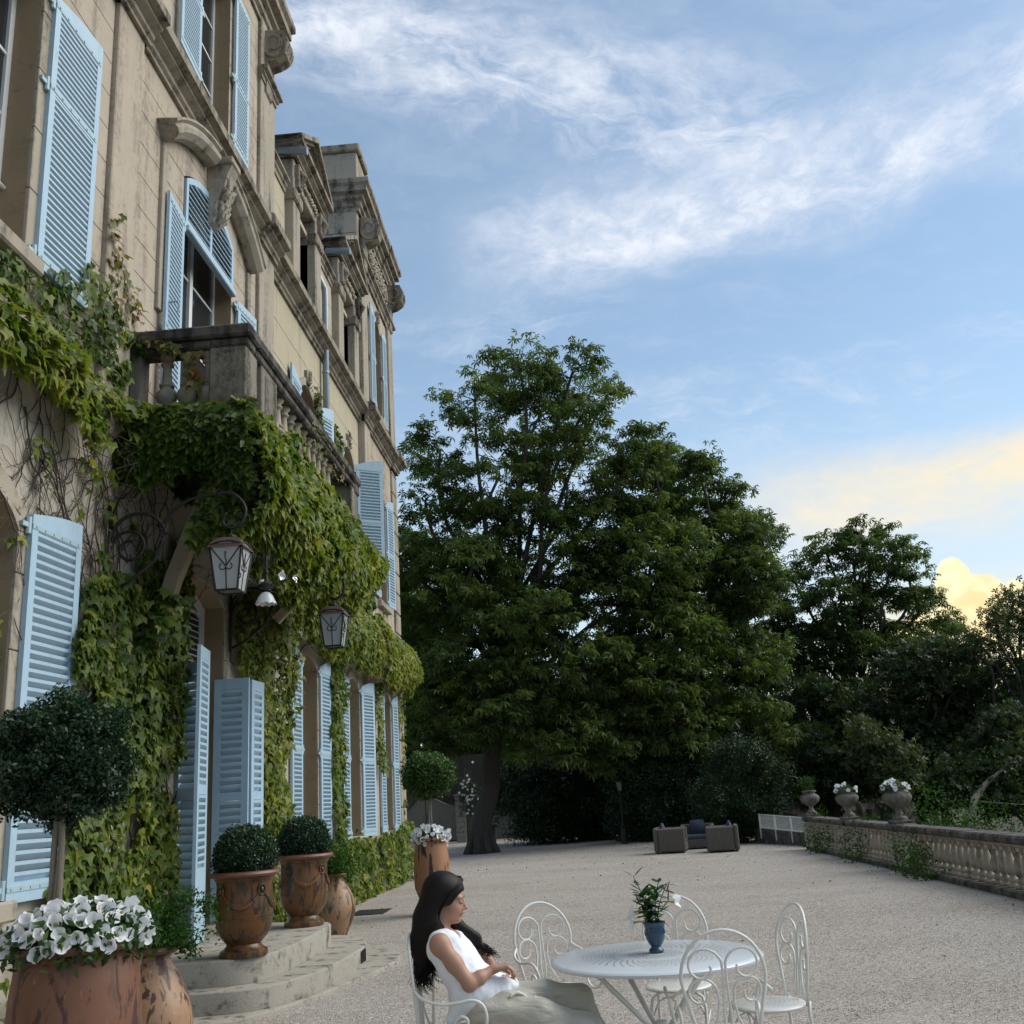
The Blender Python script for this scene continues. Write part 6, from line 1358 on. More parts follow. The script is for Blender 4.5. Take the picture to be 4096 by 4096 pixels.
lantern(-3.0, 12.6, 4.20, 'farther iron lantern hanging on a scroll bracket beyond the door')
# hanging chandelier
t = thing('chandelier', 'dark hanging lamp with a ribbed glass shade and flower-shaped side lamps', 'chandelier', (-2.93, 9.49, 3.60)); t.scale = (.66,.66,.66); 
MB().tube([(0,0,.75),(0,0,1.2)], .006, 5).lathe([(.02,.2),(.10,.22),(.115,.27),(.07,.30),(.03,.33),(.025,.42),(.04,.46),(.02,.52),(.015,.72)], 14).build('stem', M_IRON, t)
mb = MB()
for k in range(8): a = 2*PI*k/8; mb.tube([(0,0,.36),(.04*math.cos(a),.04*math.sin(a),.5),(.10*math.cos(a),.10*math.sin(a),.62),(.13*math.cos(a),.13*math.sin(a),.70),(.10*math.cos(a),.10*math.sin(a),.73),(.08*math.cos(a),.08*math.sin(a),.68)], .005, 4)
mb.build('leaf_scrolls', M_IRON, t, kind='stuff', recalc=False)
mb = MB(); seg = 40; pr2 = [(.035,.16),(.06,.15),(.10,.10),(.13,.03),(.155,-.02)]
for i, (r, z) in enumerate(pr2):
    for k in range(seg): a = 2*PI*k/seg; rr = r*(1+.035*math.cos(a*20)); mb.v.append((rr*math.cos(a), rr*math.sin(a), z+(.012*math.cos(a*10) if i == 4 else 0)))
for i in range(4):
    for k in range(seg): a = i*seg+k; b_ = i*seg+(k+1) % seg; mb.f.append((a, b_, b_+seg, a+seg))
mb.build('glass_shade', M_SHADEG, t, smooth=True)
for a, rr in ((-2.6,.26),(-.5,.26),(.25,.36),(2.0,.28)):
    x, y = rr*math.cos(a), rr*math.sin(a); MB().tube([(0,0,.3),(x*.4,y*.4,.24),(x*.8,y*.8,.34),(x,y,.36)], .007, 5).build('arm', M_IRON, t, recalc=False)
    q = bpy.data.objects.new('flower_shade', FLm[1].copy()); COL.objects.link(q); q.data.materials[0] = M_SHADEG; q.parent = t; q.matrix_basis = Matrix.Translation((x*1.12, y*1.12, .37)) @ Vector((math.cos(a), math.sin(a), -.1)).to_track_quat('Z','Y').to_matrix().to_4x4() @ Matrix.Diagonal((.075,.075,.11,1))

# ================================================================== TABLE AND CHAIRS
TX, TY, TH = .335, 6.08, .74
t = thing('garden_table', 'round white enamelled metal garden table with a pattern of punched holes', 'table', (TX, TY, 0))
mb = MB().lathe([(0,TH-.004),(.56,TH-.006),(.578,TH-.012),(.586,TH-.02),(.583,TH-.032),(.572,TH-.036),(.565,TH-.026),(0,TH-.012)], 96, cap=False); smooth_angle(mb.build('tabletop', M_TABLE, t), 50)
hm = MB()
def slot(r, a, l, w, tw): 
    c = Vector((r*math.cos(a), r*math.sin(a), TH-.0035)); u = Vector((math.cos(a+tw), math.sin(a+tw), 0)); v_ = Vector((-u.y, u.x, 0)); b_ = len(hm.v)
    hm.v += [tuple(c+u*l), tuple(c+v_*w), tuple(c-u*l), tuple(c-v_*w)]; hm.f.append((b_, b_+1, b_+2, b_+3))
for i in range(9):
    r = .235+.021*i; n = 46
    for k in range(n): slot(r, 2*PI*k/n+.05*i, .0085, .0040, .9)
for i in range(6):
    r = .055+.018*i; n = 26+3*i
    for k in range(n): slot(r, 2*PI*k/n+.07*i, .0062, .0032, .9)
hm.v = [(x, y, z+.0012) for x, y, z in hm.v]; hm.build('punched_pattern', M_HOLE, t, kind='stuff', recalc=False)
for k in range(4):
    a = PI/4+PI/2*k-.25; ca, sa = math.cos(a), math.sin(a)
    MB().tube([(.42*ca,.42*sa,TH-.03),(.12*ca,.12*sa,.42),(.045*ca,.045*sa,.36),(.04*ca,.04*sa,.26),(.08*ca,.08*sa,.2),(.36*ca,.36*sa,.0)], .0145, 8).build('leg', M_WHITEM, t, smooth=True, recalc=False)
mb = MB().tube([(.34*math.cos(2*PI*i/40), .34*math.sin(2*PI*i/40), TH-.04) for i in range(40)], .008, 6, closed=True); mb.build('under_ring', M_WHITEM, t)
MB().lathe([(.03,.22),(.05,.24),(.05,.38),(.03,.4)], 14).build('hub', M_WHITEM, t)
def spiral(cx, cz, r0, r1, a0, a1, n=20): return [(cx+(r0+(r1-r0)*i/n)*math.cos(a0+(a1-a0)*i/n), cz+(r0+(r1-r0)*i/n)*math.sin(a0+(a1-a0)*i/n)) for i in range(n+1)]
def back_point(u, v):
    """(u across, v height above ground) -> 3D, the back leans and curves slightly"""
    return (u, -.185-.10*(v-.45)+.10*(u/.2)**2*.35, v)
def make_chair(lab, loc, rz, arms):
    """faces local +y, back at -y"""
    t = thing('garden_armchair' if arms else 'garden_chair', lab, 'chair', loc, rz, 'white wrought-iron chairs around the table')
    smooth_angle(MB().lathe([(0,.448),(.185,.45),(.2,.446),(.206,.44),(.203,.43),(.195,.426),(0,.44)], 48, cap=False).build('seat', M_WHITEM, t), 50)
    hm_ = MB()
    for i in range(6):
        r = .045+.024*i; n = 14+5*i
        for k in range(n):
            a = 2*PI*k/n+.1*i; c = Vector((r*math.cos(a), r*math.sin(a), .4515)); u = Vector((math.cos(a+.9), math.sin(a+.9), 0)); v_ = Vector((-u.y,u.x,0)); b_ = len(hm_.v); hm_.v += [tuple(c+u*.005), tuple(c+v_*.0022), tuple(c-u*.005), tuple(c-v_*.0022)]; hm_.f.append((b_,b_+1,b_+2,b_+3))
    hm_.build('punched_pattern', M_HOLE, t, kind='stuff', recalc=False)
    # hoop of the back
    W2, top, zb = .205, .94, .44; hoop = [(-.135, zb), (-.165, .55), (-.195, .66)] + [(W2*math.cos(a), .72+.22*math.sin(a)) for a in [PI-PI*i/20 for i in range(21)]] + [(.195, .66), (.165, .55), (.135, zb)]
    MB().tube([back_point(u, v) for u, v in hoop], .0085, 8).build('back_hoop', M_WHITEM, t, smooth=True, recalc=False)
    for s in (-1, 1):
        up2 = spiral(s*.098, .785, .088, .03, PI/2+(.05 if s > 0 else -.05)*0 + (PI*.55 if s < 0 else -PI*.55), (PI/2-PI*1.25*1.0) if s < 0 else (PI/2+PI*1.25), 24)
        a0, a1 = (PI*1.02, -PI*.95) if s > 0 else (-PI*.02, PI*1.95)
        c1 = [(s*.012, .46), (s*.018, .56), (s*.01, .66), (s*.008, .74)] + spiral(s*.10, .775, .095, .035, PI if s > 0 else 0, (PI-PI*2.05) if s > 0 else PI*2.05, 30)[1:]
        MB().tube([back_point(u, v) for u, v in c1], .0065, 6).build('upper_scroll', M_WHITEM, t, smooth=True, recalc=False)
        c2 = [(s*.10, .455), (s*.05, .54), (s*.035, .62)] + spiral(s*.118, .655, .080, .026, PI if s > 0 else 0, (PI-PI*2.1) if s > 0 else PI*2.1, 28)[1:]
        MB().tube([back_point(u, v) for u, v in c2], .0065, 6).build('lower_scroll', M_WHITEM, t, smooth=True, recalc=False)
    for sx in (-1, 1):
        MB().tube([(sx*.135,-.185,.46),(sx*.14,-.175,.40),(sx*.15,-.19,.2),(sx*.17,-.23,.005)], .009, 7).build('leg', M_WHITEM, t, smooth=True, recalc=False)
        MB().tube([(sx*.10,.16,.43),(sx*.15,.165,.40),(sx*.162,.175,.34),(sx*.155,.17,.2),(sx*.17,.2,.005)], .009, 7).build('leg', M_WHITEM, t, smooth=True, recalc=False)
        MB().tube([(sx*.155,.165,.30),(sx*.12,.13,.37),(sx*.06,.1,.40),(sx*.02,.08,.36),(sx*.03,.09,.32)], .0055, 6).build('leg_scroll', M_WHITEM, t, smooth=True, recalc=False)
        MB().tube([(sx*.165,-.19,.25),(sx*.18,-.02,.29),(sx*.165,.17,.25)], .0055, 6).build('stretcher', M_WHITEM, t, smooth=True, recalc=False)
        if arms:
            p0 = back_point(sx*.195, .68); A_ = [p0, (sx*.235,-.12,.645), (sx*.25,-.02,.62), (sx*.255,.07,.625), (sx*.25,.15,.635), (sx*.24,.2,.61), (sx*.225,.215,.55), (sx*.215,.2,.49), (sx*.21,.15,.445), (sx*.2,.09,.44), (sx*.195,.045,.47), (sx*.195,.04,.52), (sx*.2,.07,.55), (sx*.2,.105,.54), (sx*.2,.11,.515)]
            MB().tube(smooth_path(A_), .0085, 8).build('armrest', M_WHITEM, t, smooth=True, recalc=False)
    return t
def face(loc, tx, ty): return math.atan2(ty-loc[1], tx-loc[0])-PI/2
CA = make_chair('iron chair with arms standing left of the table behind the seated woman', (-.25, 6.95, 0), R_(-152), True)
copy_tree(CA, (.60, 5.52, 0), R_(3), 'foreground iron chair with scroll back turned to the camera')
CW = copy_tree(CA, (-.76, 5.86, 0), R_(-97), 'iron armchair in which the woman is sitting')
CB = make_chair('iron chair without arms behind the far side of the table', (.50, 6.86, 0), R_(172), False)
copy_tree(CB, (.93, 6.16, 0), R_(103), 'iron chair seen edge-on at the right of the table')
# blue vase with a flowering plant
t = thing('blue_vase', 'small blue glazed pot standing on the table', 'pot', (.345, 6.13, TH)); vp = [(.041,0),(.042,.012),(.03,.022),(.028,.03),(.04,.045),(.052,.07),(.056,.1),(.054,.128),(.058,.132),(.058,.142),(.063,.15),(.063,.158),(.054,.158),(.05,.13),(0,.13)]
MB().lathe([(r*1.0, z*1.0) for r, z in vp], 32).build('body', M_BLUEPOT, t); smooth_angle(t.children[0], 40)
mb = MB(); 
for q in range(4):
    a0 = PI/2*q-.4; mb.tube([(.0565*math.cos(a0+PI/2*i/10), .0565*math.sin(a0+PI/2*i/10), .118-.028*(1-(i/5-1)**2)) for i in range(11)], .003, 5)
mb.build('garland', M_BLUEPOT, t, kind='stuff')
t = thing('mandevilla_plant', 'leafy plant with white trumpet flowers in the blue pot', 'plant', (.345, 6.13, TH+.14), worldverts=True)
LVv = [(0,0,0),(.12,.17,.02),(.0,.42,.06),(-.02,.75,.04),(0,1.0,-.06),(-.12,.17,.02),(.17,.45,.0),(-.17,.45,.0),(.10,.78,0),(-.10,.78,0)]
LFv = [(0,1,6,2),(0,2,7,5),(2,6,8,3),(2,3,9,7),(3,8,4),(3,4,9)]
M_MAND = m_leaf('mandevilla_leaf', [(0,(.012,.045,.012)),(.6,(.03,.09,.018)),(1,(.07,.15,.03))], .3, .3)
mlm = []
for q in range(3):
    me = bpy.data.meshes.new('leaf'); me.from_pydata(LVv, [], LFv); at = me.attributes.new('rnd','FLOAT','POINT'); at.data.foreach_set('value', [.2+.3*q]*len(LVv)); me.materials.append(M_MAND); me.shade_smooth(); mlm.append(me)
random.seed(12); vx, vy, vz = .345, 6.13, TH+.14
for k in range(9):
    a = random.uniform(0, 6.28); L = random.uniform(.12, .24) if k else .26; lean = random.uniform(.15, .6); pts = [Vector((vx+.02*math.cos(a), vy+.02*math.sin(a), vz)), Vector((vx+.04*math.cos(a), vy+.04*math.sin(a), vz+L*.5)), Vector((vx+lean*L*math.cos(a)*.8, vy+lean*L*math.sin(a)*.8, vz+L))]
    MB().tube(smooth_path(pts), .003, 4).build('stem', M_MAND, t, recalc=False)
    for j in range(7):
        s_ = .2+.8*j/6; p = smooth_path(pts, 8)[min(16, int(s_*16))]
        for sgn in (0, PI):
            o = bpy.data.objects.new('leaf', random.choice(mlm)); COL.objects.link(o); o.parent = t; o.matrix_parent_inverse = Matrix.Translation(-t.location)
            o.matrix_basis = Matrix.Translation(p) @ Matrix.Rotation(a+j*1.3+sgn+random.uniform(-.3,.3), 4, 'Z') @ Matrix.Rotation(random.uniform(-.5,.75), 4, 'X') @ Matrix.Scale(random.uniform(.060,.10), 4)
for (dx, dy, dz, nx, ny, nz_) in ((-.105,-.02,.075,-1,-.3,.25),(-.115,-.02,.02,-1,-.4,-.3),(.125,.0,.115,.9,-.4,.35)):
    MB().tube([(vx+dx*.3, vy, vz+dz*.6), (vx+dx*.7, vy+dy, vz+dz+.005), (vx+dx, vy+dy, vz+dz)], [.003,.005,.008], 6).build('flower_tube', M_THROAT, t)
    f = bpy.data.objects.new('flower', FLm[0]); COL.objects.link(f); f.parent = t; f.matrix_parent_inverse = Matrix.Translation(-t.location); f.matrix_basis = Matrix.Translation((vx+dx*1.1, vy+dy, vz+dz)) @ Vector((nx,ny,nz_)).to_track_quat('Z','Y').to_matrix().to_4x4() @ Matrix.Diagonal((.042,.042,.07,1))
M_BUD = simple('flower_bud', (.16,.07,.06), .6)
for (dx, dz, ex, ez) in ((.09,.12,.10,.19),(-.07,.11,-.09,.17),(.085,.17,.11,.23)): MB().tube([(vx+dx,vy,vz+dz),((vx*2+dx+ex)/2,vy-.01,vz+(dz+ez)/2),(vx+ex,vy,vz+ez)], [.002,.005,.001], 5).build('bud', M_BUD, t)

# ================================================================== THE SEATED WOMAN (distance-field sculpt, meshed with surface nets)
class Field:
    def __init__(s, lo, hi, h):
        s.lo = np.array(lo, np.float32); s.h = h; s.n = [int((b-a)/h)+2 for a, b in zip(lo, hi)]
        s.F = np.full(s.n, 1.0, np.float32); s.ax = [s.lo[i]+h*np.arange(s.n[i], dtype=np.float32) for i in range(3)]
    def _win(s, lo, hi, pad):
        sl = []
        for i in range(3):
            a = max(0, int((lo[i]-pad-s.lo[i])/s.h)); b = min(s.n[i], int((hi[i]+pad-s.lo[i])/s.h)+2); sl.append(slice(a, max(a, b)))
        return tuple(sl)
    def _apply(s, sl, d, k, sub=False):
        if d.size == 0: return
        f = s.F[sl]
        if sub: h = np.clip(.5-.5*(f+d)/k, 0, 1); s.F[sl] = f*(1-h)+(-d)*h+k*h*(1-h)
        else: h = np.clip(.5+.5*(f-d)/k, 0, 1); s.F[sl] = f*(1-h)+d*h-k*h*(1-h)
    def cone(s, a, b, r1, r2, k=.02, sub=False):
        a = np.array(a, float); b = np.array(b, float); pad = k*2+.03; lo = np.minimum(a-r1, b-r2); hi = np.maximum(a+r1, b+r2); sl = s._win(lo, hi, pad)
        X, Y, Z = np.meshgrid(*[s.ax[i][sl[i]] for i in range(3)], indexing='ij'); ba = b-a; L = ba@ba
        t = np.clip(((X-a[0])*ba[0]+(Y-a[1])*ba[1]+(Z-a[2])*ba[2])/max(L, 1e-9), 0, 1)
        d = np.sqrt((X-a[0]-t*ba[0])**2+(Y-a[1]-t*ba[1])**2+(Z-a[2]-t*ba[2])**2)-(r1+(r2-r1)*t); s._apply(sl, d, k, sub); return s
    def ell(s, c, r, k=.02, R=None, sub=False):
        c = np.array(c, float); r = np.array(r, float); m_ = r.max(); sl = s._win(c-m_, c+m_, k*2+.03)
        X, Y, Z = np.meshgrid(*[s.ax[i][sl[i]] for i in range(3)], indexing='ij'); P = np.stack([X-c[0], Y-c[1], Z-c[2]], -1)
        if R is not None: P = P @ np.array(R)
        q = P/r; k0 = np.sqrt((q**2).sum(-1)); k1 = np.sqrt(((P/(r*r))**2).sum(-1)); d = np.where(k1 > 1e-6, k0*(k0-1)/np.maximum(k1, 1e-6), -r.min()); s._apply(sl, d, k, sub); return s
    def mesh(s):
        F = s.F; ins = F < 0; nx, ny, nz_ = F.shape; V = np.zeros((nx-1, ny-1, nz_-1, 3), np.float32); C = np.zeros((nx-1, ny-1, nz_-1), np.float32)
        cor = [(i, j, k) for i in (0,1) for j in (0,1) for k in (0,1)]; sub = lambda A, c: A[c[0]:c[0]+nx-1, c[1]:c[1]+ny-1, c[2]:c[2]+nz_-1]
        for a in cor:
            for b in cor:
                if a < b and sum(abs(p-q) for p, q in zip(a, b)) == 1:
                    fa, fb = sub(F, a), sub(F, b); m_ = (fa < 0) != (fb < 0); t = np.where(m_, fa/np.where(m_, fa-fb, 1), 0)
                    for q in range(3): V[..., q] += np.where(m_, a[q]+t*(b[q]-a[q]), 0)
                    C += m_
        act = C > 0; idx = -np.ones(C.shape, np.int64); idx[act] = np.arange(act.sum()); g = np.argwhere(act)
        P = (V[act]/C[act][:, None]+g)*s.h+s.lo; Q = []
        for ax in range(3):
            o1, o2 = [(1,2),(2,0),(0,1)][ax]; sh = [slice(1, None)]*3; s0 = [slice(1, n_-1) for n_ in F.shape]; s0[ax] = slice(0, F.shape[ax]-1); s1 = list(s0); s1[ax] = slice(1, F.shape[ax])
            A = ins[tuple(s0)]; B = ins[tuple(s1)]; e = np.argwhere(A != B); 
            if not len(e): continue
            off = np.array([1 if i != ax else 0 for i in range(3)]); e2 = e+off; flip = A[tuple(e.T)]
            d1 = np.zeros(3, int); d1[o1] = 1; d2 = np.zeros(3, int); d2[o2] = 1
            q = [idx[tuple((e2-d1-d2).T)], idx[tuple((e2-d2).T)], idx[tuple(e2.T)], idx[tuple((e2-d1).T)]]
            q = np.stack(q, 1); q[~flip] = q[~flip][:, ::-1]; Q.append(q)
        Q = np.concatenate(Q); Q = Q[(Q >= 0).all(1)]; return P.astype(float), Q
def sdf_obj(name, P, Q, mt, par, smooth=True):
    me = bpy.data.meshes.new(name); me.vertices.add(len(P)); me.vertices.foreach_set('co', np.asarray(P).ravel().astype(np.float32)); me.loops.add(Q.size); me.loops.foreach_set('vertex_index', Q.ravel().astype(np.int32))
    me.polygons.add(len(Q)); me.polygons.foreach_set('loop_start', (np.arange(len(Q))*4).astype(np.int32)); me.polygons.foreach_set('loop_total', np.full(len(Q), 4, np.int32)); me.update(calc_edges=True); me.validate()
    if smooth: me.shade_smooth()
    me.materials.append(mt); return link(name, me, par)
def relax(P, Q, it=2, lam=.5):
    for _ in range(it):
        S = np.zeros_like(P); N_ = np.zeros(len(P))
        for a, b in ((0,1),(1,2),(2,3),(3,0)):
            np.add.at(S, Q[:, a], P[Q[:, b]]); np.add.at(S, Q[:, b], P[Q[:, a]]); np.add.at(N_, Q[:, a], 1); np.add.at(N_, Q[:, b], 1)
        P = P+lam*(S/np.maximum(N_, 1)[:, None]-P)
    return P
m_, tt, b, pos = mat('skin'); tt.link(tt.mix(tt.noise(pos, 14, 3), (.40,.225,.15), (.34,.18,.115)), b.inputs['Base Color']); b.inputs['Roughness'].default_value = .5; b.inputs['Subsurface Weight'].default_value = .12; b.inputs['Subsurface Radius'].default_value = (.02,.008,.004); M_SKIN = m_
M_LIP = simple('lips', (.30,.11,.09), .45, 0, .05); M_HAIR = simple('black_hair', (.006,.0045,.0042), .45, 0, .4, 60, .3, .2)
m_, tt, b, pos = mat('white_linen'); nzf = tt.noise(tt.scale(pos, 6, 6, 2.5), 2.2, 5, .6); tt.link(tt.mix(nzf, (.80,.82,.86), (.70,.73,.79)), b.inputs['Base Color']); b.inputs['Roughness'].default_value = .85; tt.link(tt.bump(tt.noise(pos, 28, 4, .6), .25, .01), b.inputs['Normal']); M_LINEN = m_
m_, tt, b, pos = mat('sage_satin'); tt.link(tt.mix(tt.noise(pos, 5, 3), (.47,.45,.37), (.38,.365,.295)), b.inputs['Base Color']); b.inputs['Roughness'].default_value = .42; b.inputs['Sheen Weight'].default_value = .3; tt.link(tt.bump(tt.noise(tt.scale(pos, 2.2, 9, 7), 2.4, 4, .55, .8), .55, .03), b.inputs['Normal']); M_SATIN = m_; M_SASH = simple('pale_sash', (.62,.60,.52), .5)
WY = 5.86
WO = thing('person', 'woman with long black hair in a white sleeveless top and sage trousers sitting sideways', 'person', (-.68, WY, 0), worldverts=True)
WO['label'] = 'seated woman with long black hair, white sleeveless top and sage satin trousers, looking down'
HC = np.array([-.782, WY, 1.112]); pt = R_(11)
Fw = np.array([math.cos(pt), -.03, -math.sin(pt)]); Up = np.array([math.sin(pt), 0, math.cos(pt)]); Lt = np.array([.03, 1, 0])
RH = np.stack([Fw, Lt, Up], 1)
def hp(u, v, w): return HC+Fw*u+Lt*v+Up*w
B = Field((-1.0, 5.52, -.02), (.26, 6.2, 1.27), .0046)
E_ = lambda u, v, w, r, k=.015, sub=False: B.ell(hp(u, v, w), r, k, RH, sub)
E_(-.012,0,.022,(.096,.074,.088)); E_(.028,0,-.038,(.064,.060,.078),.02); B.cone(hp(-.02,0,-.07), hp(.055,0,-.104), .046, .024, .02)
for s in (-1, 1): E_(.045,s*.032,-.045,(.036,.030,.034),.015); E_(.066,s*.034,.014,(.022,.024,.012),.01)
B.cone(hp(.082,0,.002), hp(.106,0,-.036), .008, .0095, .012); E_(.107,0,-.039,(.011,.0085,.009),.006)
for s in (-1, 1): E_(.096,s*.010,-.044,(.009,.007,.007),.005)
for s in (-1, 1): E_(.092,s*.031,-.006,(.016,.016,.010),.012,True)
for s in (-1, 1): E_(.074,s*.031,-.008,(.0135,.0135,.0125),.004)
E_(.088,0,-.066,(.010,.020,.0062),.006); E_(.085,0,-.077,(.010,.018,.0066),.006); E_(.076,0,-.103,(.016,.018,.015),.012); B.cone(hp(.10,-.016,-.0715), hp(.10,.016,-.0715), .0022, .0022, .004, True)
B.cone(hp(-.035,0,-.05), (-.828, WY, .945), .050, .052, .03)
# torso
B.cone((-.815,WY-.10,.905), (-.815,WY+.10,.905), .045, .045, .03)
for s in (-1, 1): B.cone((-.79,WY+s*.065,.85), (-.645,WY+s*.06,.62), .085, .095, .05)
for s in (-1, 1): B.ell((-.725,WY+s*.07,.80), (.055,.05,.055), .04)
B.ell((-.61,WY,.575), (.12,.165,.10), .05)
# right (near) arm
sh, el_, wr = (-.812,WY-.165,.895), (-.662,WY-.205,.705), (-.545,WY-.135,.755)
B.ell(sh, (.052,.045,.055), .03); B.cone(sh, (-.735,WY-.19,.80), .046, .041, .03); B.cone((-.735,WY-.19,.80), el_, .041, .034, .03); B.ell((-.658,WY-.205,.698), (.034,.032,.033), .02)
B.cone(el_, (-.61,WY-.175,.725), .034, .035, .02); B.cone((-.61,WY-.175,.725), wr, .034, .022, .02)
def hand(wr, d, nrm, lat, curl, thumb_side, k=.006, spread=.0):
    wr, d, nrm, lat = [np.array(q, float) for q in (wr, d, nrm, lat)]
    B.cone(wr, wr+d*.02, .021, .022, .012)
    for j in range(4): o = lat*(j-1.5)*.0165; B.cone(wr+d*.015+o*.6, wr+d*.078+o, .0145, .0115, .010)
    Ls = [(.034,.022,.017), (.039,.025,.018), (.036,.023,.018), (.028,.018,.016)]
    for j in range(4):
        jj = j if thumb_side > 0 else 3-j; p = wr+d*.080+lat*(j-1.5)*.0185; a = curl[0]+.08*jj; dd = d*math.cos(a)-nrm*math.sin(a)+lat*(j-1.5)*spread
        for q, L in enumerate(Ls[jj]):
            p2 = p+dd/np.linalg.norm(dd)*L; B.cone(p, p2, .0088-.0008*q, .0080-.0008*q, k); p = p2; a += curl[1]; dd = d*math.cos(a)-nrm*math.sin(a)
    s_ = -1.5 if thumb_side > 0 else 1.5
    p0 = wr+d*.02+lat*s_*.013; p1 = wr+d*.052+lat*s_*.028-nrm*.012; p2 = p1+d*.026-nrm*.016+lat*s_*.002; p3 = p2+d*.016-nrm*.016
    B.cone(p0, p1, .0125, .0105, .008); B.cone(p1, p2, .010, .009, .004); B.cone(p2, p3, .009, .0075, .004)
nn = lambda v: np.array(v, float)/np.linalg.norm(v)
d_ = nn((.92,.22,.12)); lat = nn((-.25,.97,.0)); nm = np.cross(d_, lat); nm = nm/np.linalg.norm(nm)
if nm[2] < 0: nm = -nm
hand(wr, d_, nm, lat, (.62,.62), -1, spread=.06)
# left (far) arm
sl_, ell_, wl = (-.812,WY+.165,.895), (-.625,WY+.235,.795), (-.545,WY+.10,.69)
B.ell(sl_, (.05,.045,.052), .03); B.cone(sl_, ell_, .044, .035, .03); B.cone(ell_, wl, .035, .022, .02)
d2 = nn((.75,-.62,-.05)); lat2 = nn((.62,.78,0)); nm2 = np.array((0,0,1.)); hand(wl, d2, nm2, lat2, (.2,.35), 1)
# legs and feet
kn, kf = (-.085,WY-.125,.455), (-.10,WY+.14,.525); an, af = (.10,WY-.14,.08), (.02,WY+.16,.08)
B.cone((-.60,WY-.085,.56), kn, .078, .052, .04); B.cone(kn, an, .05, .033, .03); B.cone((-.60,WY+.085,.56), kf, .078, .052, .04); B.cone(kf, af, .05, .033, .03)
for a in (an, af): B.cone((a[0]-.02,a[1],.035), (a[0]+.12,a[1],.022), .034, .022, .02)
P, Q = B.mesh(); P = relax(P, Q, 1, .4); sdf_obj('body', P, Q, M_SKIN, WO)
MB().lathe([(0,-1),(.5,-.86),(.86,-.5),(1,0),(.86,.5),(.5,.86),(0,1)], 14).xf(Matrix.Translation(hp(.0895,0,-.0665)) @ Matrix(RH.tolist()).to_4x4() @ Matrix.Diagonal((.0102,.0195,.0052,1))).build('lips', M_LIP, WO, smooth=True)
MB().lathe([(0,-1),(.5,-.86),(.86,-.5),(1,0),(.86,.5),(.5,.86),(0,1)], 14).xf(Matrix.Translation(hp(.0865,0,-.0768)) @ Matrix(RH.tolist()).to_4x4() @ Matrix.Diagonal((.0102,.0178,.0058,1))).build('lips', M_LIP, WO, smooth=True)
for s in (-1, 1):
    MB().tube([hp(.0865,s*.016,.0125), hp(.0855,s*.026,.0185), hp(.076,s*.042,.0195), hp(.060,s*.053,.013)], [.0022,.0032,.0028,.0010], 6).build('eyebrow', M_HAIR, WO, smooth=True)
    MB().tube([hp(.0845,s*.0185,-.0125), hp(.0880,s*.027,-.0155), hp(.0845,s*.037,-.0150), hp(.075,s*.046,-.0110)], [.0010,.0018,.0018,.0008], 6).build('eyelashes', M_HAIR, WO, smooth=True)
# top
def fold(P, amp, fs, seed, mask=None):
    nrm = np.zeros_like(P); out_ = P.copy()
    for i in range(len(P)):
        v = Vector((P[i,0]*fs[0], P[i,1]*fs[1], P[i,2]*fs[2]+seed)); out_[i] += np.array(mnoise.noise_vector(v))*amp
    return out_
T = Field((-1.0, 5.6, .42), (-.32, 6.12, 1.0), .006)
for s in (-1, 1):
    T.cone((-.80,WY+s*.07,.865), (-.66,WY+s*.075,.65), .098, .115, .05); T.cone((-.66,WY+s*.075,.65), (-.50,WY+s*.07,.655), .098, .052, .05)
    T.cone((-.835,WY+s*.12,.925), (-.80,WY+s*.12,.86), .030, .05, .03); T.ell((-.715,WY+s*.07,.80), (.065,.06,.065), .04)
T.cone((-.70,WY-.08,.60), (-.765,WY-.10,.53), .085, .03, .06); T.cone((-.70,WY+.08,.60), (-.75,WY+.10,.54), .085, .03, .06); T.cone((-.56,WY-.09,.65), (-.445,WY-.07,.655), .05, .024, .04); T.cone((-.56,WY+.09,.65), (-.445,WY+.07,.655), .05, .024, .04)
# neckline and armholes
T.ell((-.775,WY,.985), (.085,.075,.10), .012, None, True); T.cone((-.86,WY-.20,.95), (-.775,WY-.22,.82), .055, .062, .012, True); T.cone((-.86,WY+.20,.95), (-.775,WY+.22,.82), .055, .062, .012, True)
P, Q = T.mesh(); P = relax(P, Q, 1, .5); P = fold(P, .011, (6, 9, 5), 3); P = fold(P, .009, (14, 20, 9), 9); P = fold(P, .003, (40, 50, 26), 5); sdf_obj('top', P, Q, M_LINEN, WO)
# trousers
L_ = Field((-.82, 5.55, .03), (.34, 6.2, .80), .0075)
L_.ell((-.60,WY,.565), (.125,.185,.105), .05)
L_.cone((-.60,WY-.09,.56), (-.30,WY-.14,.515), .105, .088, .03); L_.cone((-.30,WY-.14,.515), kn, .088, .072, .03); L_.cone(kn, (an[0]+.02,an[1],.12), .072, .095, .03)
L_.cone((-.60,WY+.09,.565), (-.30,WY+.13,.56), .105, .085, .03); L_.cone((-.30,WY+.13,.56), kf, .085, .072, .03); L_.cone(kf, (af[0]+.02,af[1],.12), .078, .095, .03)
L_.cone((-.50,WY-.02,.60), (-.38,WY+.02,.585), .05, .035, .05)
P, Q = L_.mesh(); P = relax(P, Q, 2, .5); P = fold(P, .018, (3.2, 8, 7), 1); P = fold(P, .011, (6, 16, 13), 4); P = fold(P, .004, (14, 34, 30), 6); sdf_obj('trousers', P, Q, M_SATIN, WO)
sash = smooth_path([(-.46,WY-.165,.625),(-.42,WY-.15,.640),(-.385,WY-.14,.625),(-.36,WY-.135,.60),(-.335,WY-.14,.612),(-.32,WY-.15,.60),(-.345,WY-.165,.57),(-.365,WY-.16,.585)])
